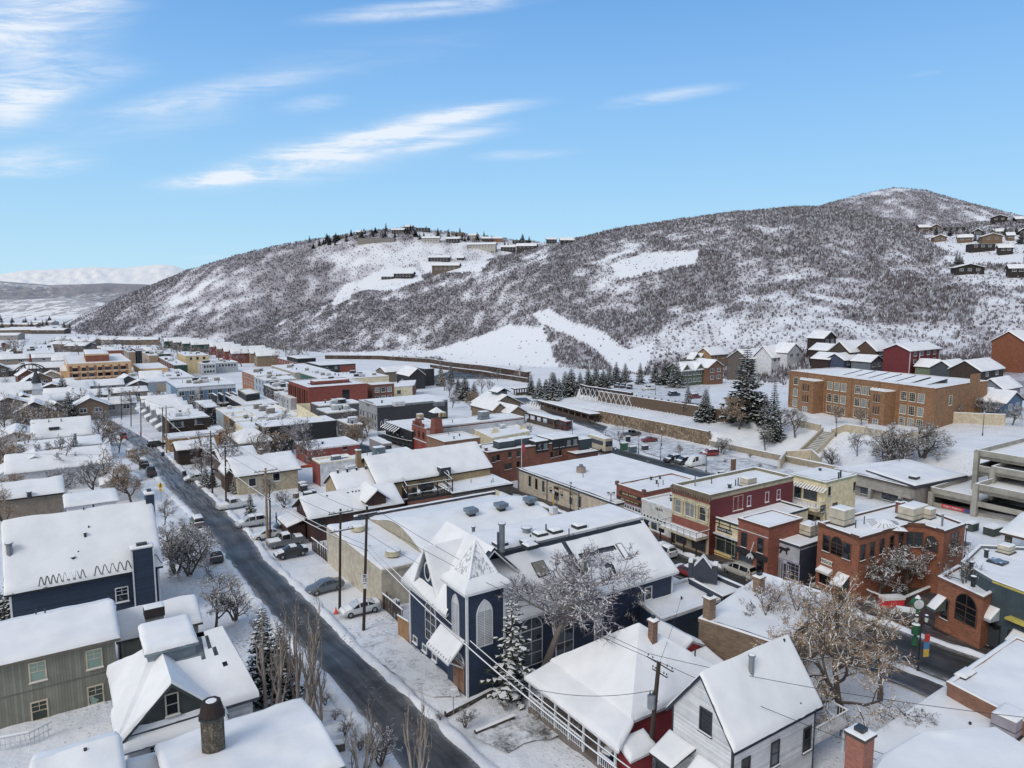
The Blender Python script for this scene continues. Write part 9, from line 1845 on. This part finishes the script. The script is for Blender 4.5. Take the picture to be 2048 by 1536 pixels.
for a in((-5,1024,1392,9.6,'snowy spruce at the church tower corner',1.0),(3,34,1262,7.2,'snow heavy spruce left of the navy house',1.1),(3,-6,1262,6,'snowy spruce cut by the left edge',1.2),(3,532,1400,8.8,'snowy spruce behind the upright poplars',1.0),(3,566,1392,7.0,'smaller snowy spruce among the poplars',1.0),(3,502,1042,5.0,'young snowy spruce beside the parked white SUV',1.1),(3,472,985,4.2,'snowy young spruce before the tan stucco house',1.2),(3,412,975,5.0,'snowy spruce behind the bins',1.1),(1,426,972,4.0,'smaller spruce beside the snowy spruce at the street',1.1),(2,140,842,10.5,'dark spruce left of the street bend',1.2),(2,128,812,13,'tall dark spruce below the tan hotel',1.2),(1,202,822,11,'brownish spruce at the far end of the street',.9),(1,226,818,9,'spruce right of the far street pole',.8),(2,38,828,8,'small dark spruce at the left by the pale house',1),(2,1490,838,21,'giant snowy spruce left of the school',1.15),(1,1545,882,16,'tall narrow spruce right of the giant one',.95),(2,1410,842,10,'broad spruce below the upper parking lot',1.2),(1,1375,822,9.5,'slim spruce left of the broad one',.9),(2,1530,850,9,'spruce cut behind the narrow spruce',1),(0,1280,768,10.5,'neat snowy spruce beyond the upper parking lot',1.1),(0,882,772,13,'left of two snowy firs beyond the bistro roofs',1.0),(0,902,768,13,'right of two snowy firs beyond the bistro roofs',1.0),(1,92,696,9,'dark spruce behind the red brick block',1.1),(2,278,690,9,'dark spruce at the foot of the left hill',1.2),(2,182,692,9,'dark bushy spruce beyond the tan hotel',1.4),(2,100,722,8,'spruce left of the tan hotel',1.3)):
 k,px,py,h,lb,sx=a;cf(k,px,py,h,lb,sx=sx)
r_=random.Random(9)
for k,(px,py)in enumerate(((1062,790),(1078,796),(1092,792),(1104,800),(1118,788),(1130,782),(1142,792),(1160,776),(1176,772),(1192,770),(1206,776),(1218,770),(1232,766),(1250,764),(930,800),(948,800),(916,790),(1108,776),(1330,770),(1352,775),(1310,765))):cf((1,3,2,3)[k%4],px,py,r_.uniform(7.5,12),'snow dusted pine in the loose row along the bus loop and upper lot','pines along the bus loop',1.5)
for k in range(66):
 px=612+r_.random()**.9*540;a=lerp_tab([560,650,740,825,930,1050,1160],[490,476,463,457,469,483,492],px);cf(k%3,px,a+r_.uniform(2,22),r_.uniform(9,16),'small dark conifer among the houses on the left ridge','conifers on the left ridge',r_.uniform(1.0,1.5),y0=950)
for k,(px,py)in enumerate(((1912,530),(1918,528),(1923,532),(1950,482),(1958,484),(1920,484),(1965,478),(1988,474),(2040,488),(2044,480),(1872,470),(1900,472),(1935,470),(2010,470),(2023,545),(2032,470))):cf(k%3,px,py,r_.uniform(6,10),'dark conifer beside the hillside houses at upper right','conifers at upper right',1.0,y0=300)
for k in range(26):cf(k%3,r_.uniform(-10,150),r_.uniform(640,668),r_.uniform(10,17),'dark conifer in the far valley','conifers in the far valley',1.4,y0=900)
for k,(px,py)in enumerate([(r_.uniform(0,620),0)for _ in range(90)]):
 py=r_.uniform(690,720)if px<300 else r_.uniform(700,735);bt(['fara','farb','farc'][k%3],px,py,r_.uniform(7,12),'grey bare tree scattered among the far town roofs','bare trees among far roofs',1.3)
for k in range(64):
 px,py=(r_.uniform(-10,225),r_.uniform(785,1000))if k<30 else(r_.uniform(330,660),r_.uniform(850,960))if k<46 else(r_.uniform(250,560),r_.uniform(745,850))if k<56 else(r_.uniform(880,1060),r_.uniform(760,800))
 bt(['fara','farb','farc'][k%3],px,py,r_.uniform(6.5,10),'grey bare tree standing between the snowy houses','bare trees between the houses',r_.uniform(.9,1.3))
for k in range(24):bt('shrub',*[(880,1440),(930,1455),(1010,1420),(1150,1480),(1120,1430),(690,1470),(670,1440),(650,1410),(720,1500),(560,1330),(590,1340),(510,1260),(480,1210),(1290,1500),(1320,1480),(1390,870),(1350,865),(1300,850),(1450,925),(1500,915),(1520,935),(1640,880),(1080,1440),(1265,1480)][k],r_.uniform(.7,1.6),'small bare twiggy shrub poking out of the snow','twiggy shrubs in the snow',1.3,name='shrub',cat='shrub')
def scrub(name,label,hill,ylo,yhi,azr,n,hgt,blades,seed,mats,patch=60.,thr=0.0):
 r=np.random.default_rng(seed);V,Fm,bx,by=[],[],hill.t[0],hill.t[1]
 k=0;cnt=0;tries=0;out=[]
 while cnt<n and tries<n*6:
  tries+=1;a=r.uniform(*azr);y=sqrt(r.uniform(ylo**2,yhi**2));x=a*y;z,kd=g_kind(x,y)
  if kd not in(1,2,3)or(hill is RH)!=(kd==1):continue
  d=density(x,y,z,hill is RH)
  if r.random()>d:continue
  cnt+=1;out.append((x,y,z,d))
 m=len(out);O=np.array(out)[:,:3];nb=blades;h=hgt*r.uniform(.5,1.15,m)*np.clip(.55+.5*np.array(out)[:,3],.6,1.5)
 base=np.repeat(O,nb,0);hh=np.repeat(h,nb);ang=r.uniform(0,2*pi,m*nb);rad=r.uniform(.05,.75,m*nb)*hh*.8
 b=base+np.stack([np.cos(ang)*rad*.5,np.sin(ang)*rad*.5,-.15*np.ones(m*nb)],1);tilt=r.uniform(.1,.8,m*nb);up=hh*r.uniform(.55,1.15,m*nb)
 t=b+np.stack([np.cos(ang)*tilt*up*.55,np.sin(ang)*tilt*up*.55,up],1);wd=(hh*r.uniform(.10,.28,m*nb))[:,None];a2=ang+r.uniform(.6,2.5,m*nb);s=np.stack([np.cos(a2),np.sin(a2),np.zeros(m*nb)],1)*wd
 mid=(b+t)/2+s*r.uniform(.6,1.6,(m*nb,1))
 co=np.stack([b,mid,t],1).reshape(-1,3);nf=m*nb
 me=bpy.data.meshes.new(name);me.vertices.add(nf*3);me.vertices.foreach_set('co',co.astype(np.float32).ravel());me.loops.add(nf*3);me.polygons.add(nf);me.loops.foreach_set('vertex_index',np.arange(nf*3,dtype=np.int32));me.polygons.foreach_set('loop_start',np.arange(0,nf*3,3,dtype=np.int32));me.polygons.foreach_set('loop_total',np.full(nf,3,np.int32))
 for q in mats:me.materials.append(q)
 bm_=r.choice(len(mats),m,p=[.42,.3,.14,.14][:len(mats)]);mi=np.repeat(bm_,nb);sn=r.random(nf)<.14;mi[sn]=len(mats)-1
 me.polygons.foreach_set('material_index',mi.astype(np.int32));me.update();o=link(name,me);tag(o,label,'scrub',None,'stuff');return o
SC=[plain('#6b656b',1.3,.95,scale=.2),plain('#807a82',1.3,.95,scale=.2),plain('#5c544e',1.3,.95,scale=.2),plain('#c8ccd4',1.3,.9)]
scrub('hillside_scrub','grey brown leafless scrub covering the nearer snowy hill',RH,270,940,(-.45,1.0),115000,2.25,8,1,SC,55)
scrub('far_scrub','grey leafless scrub covering the left hill and far peak',LH,850,1760,(-.75,.95),95000,3.4,6,2,SC,130)
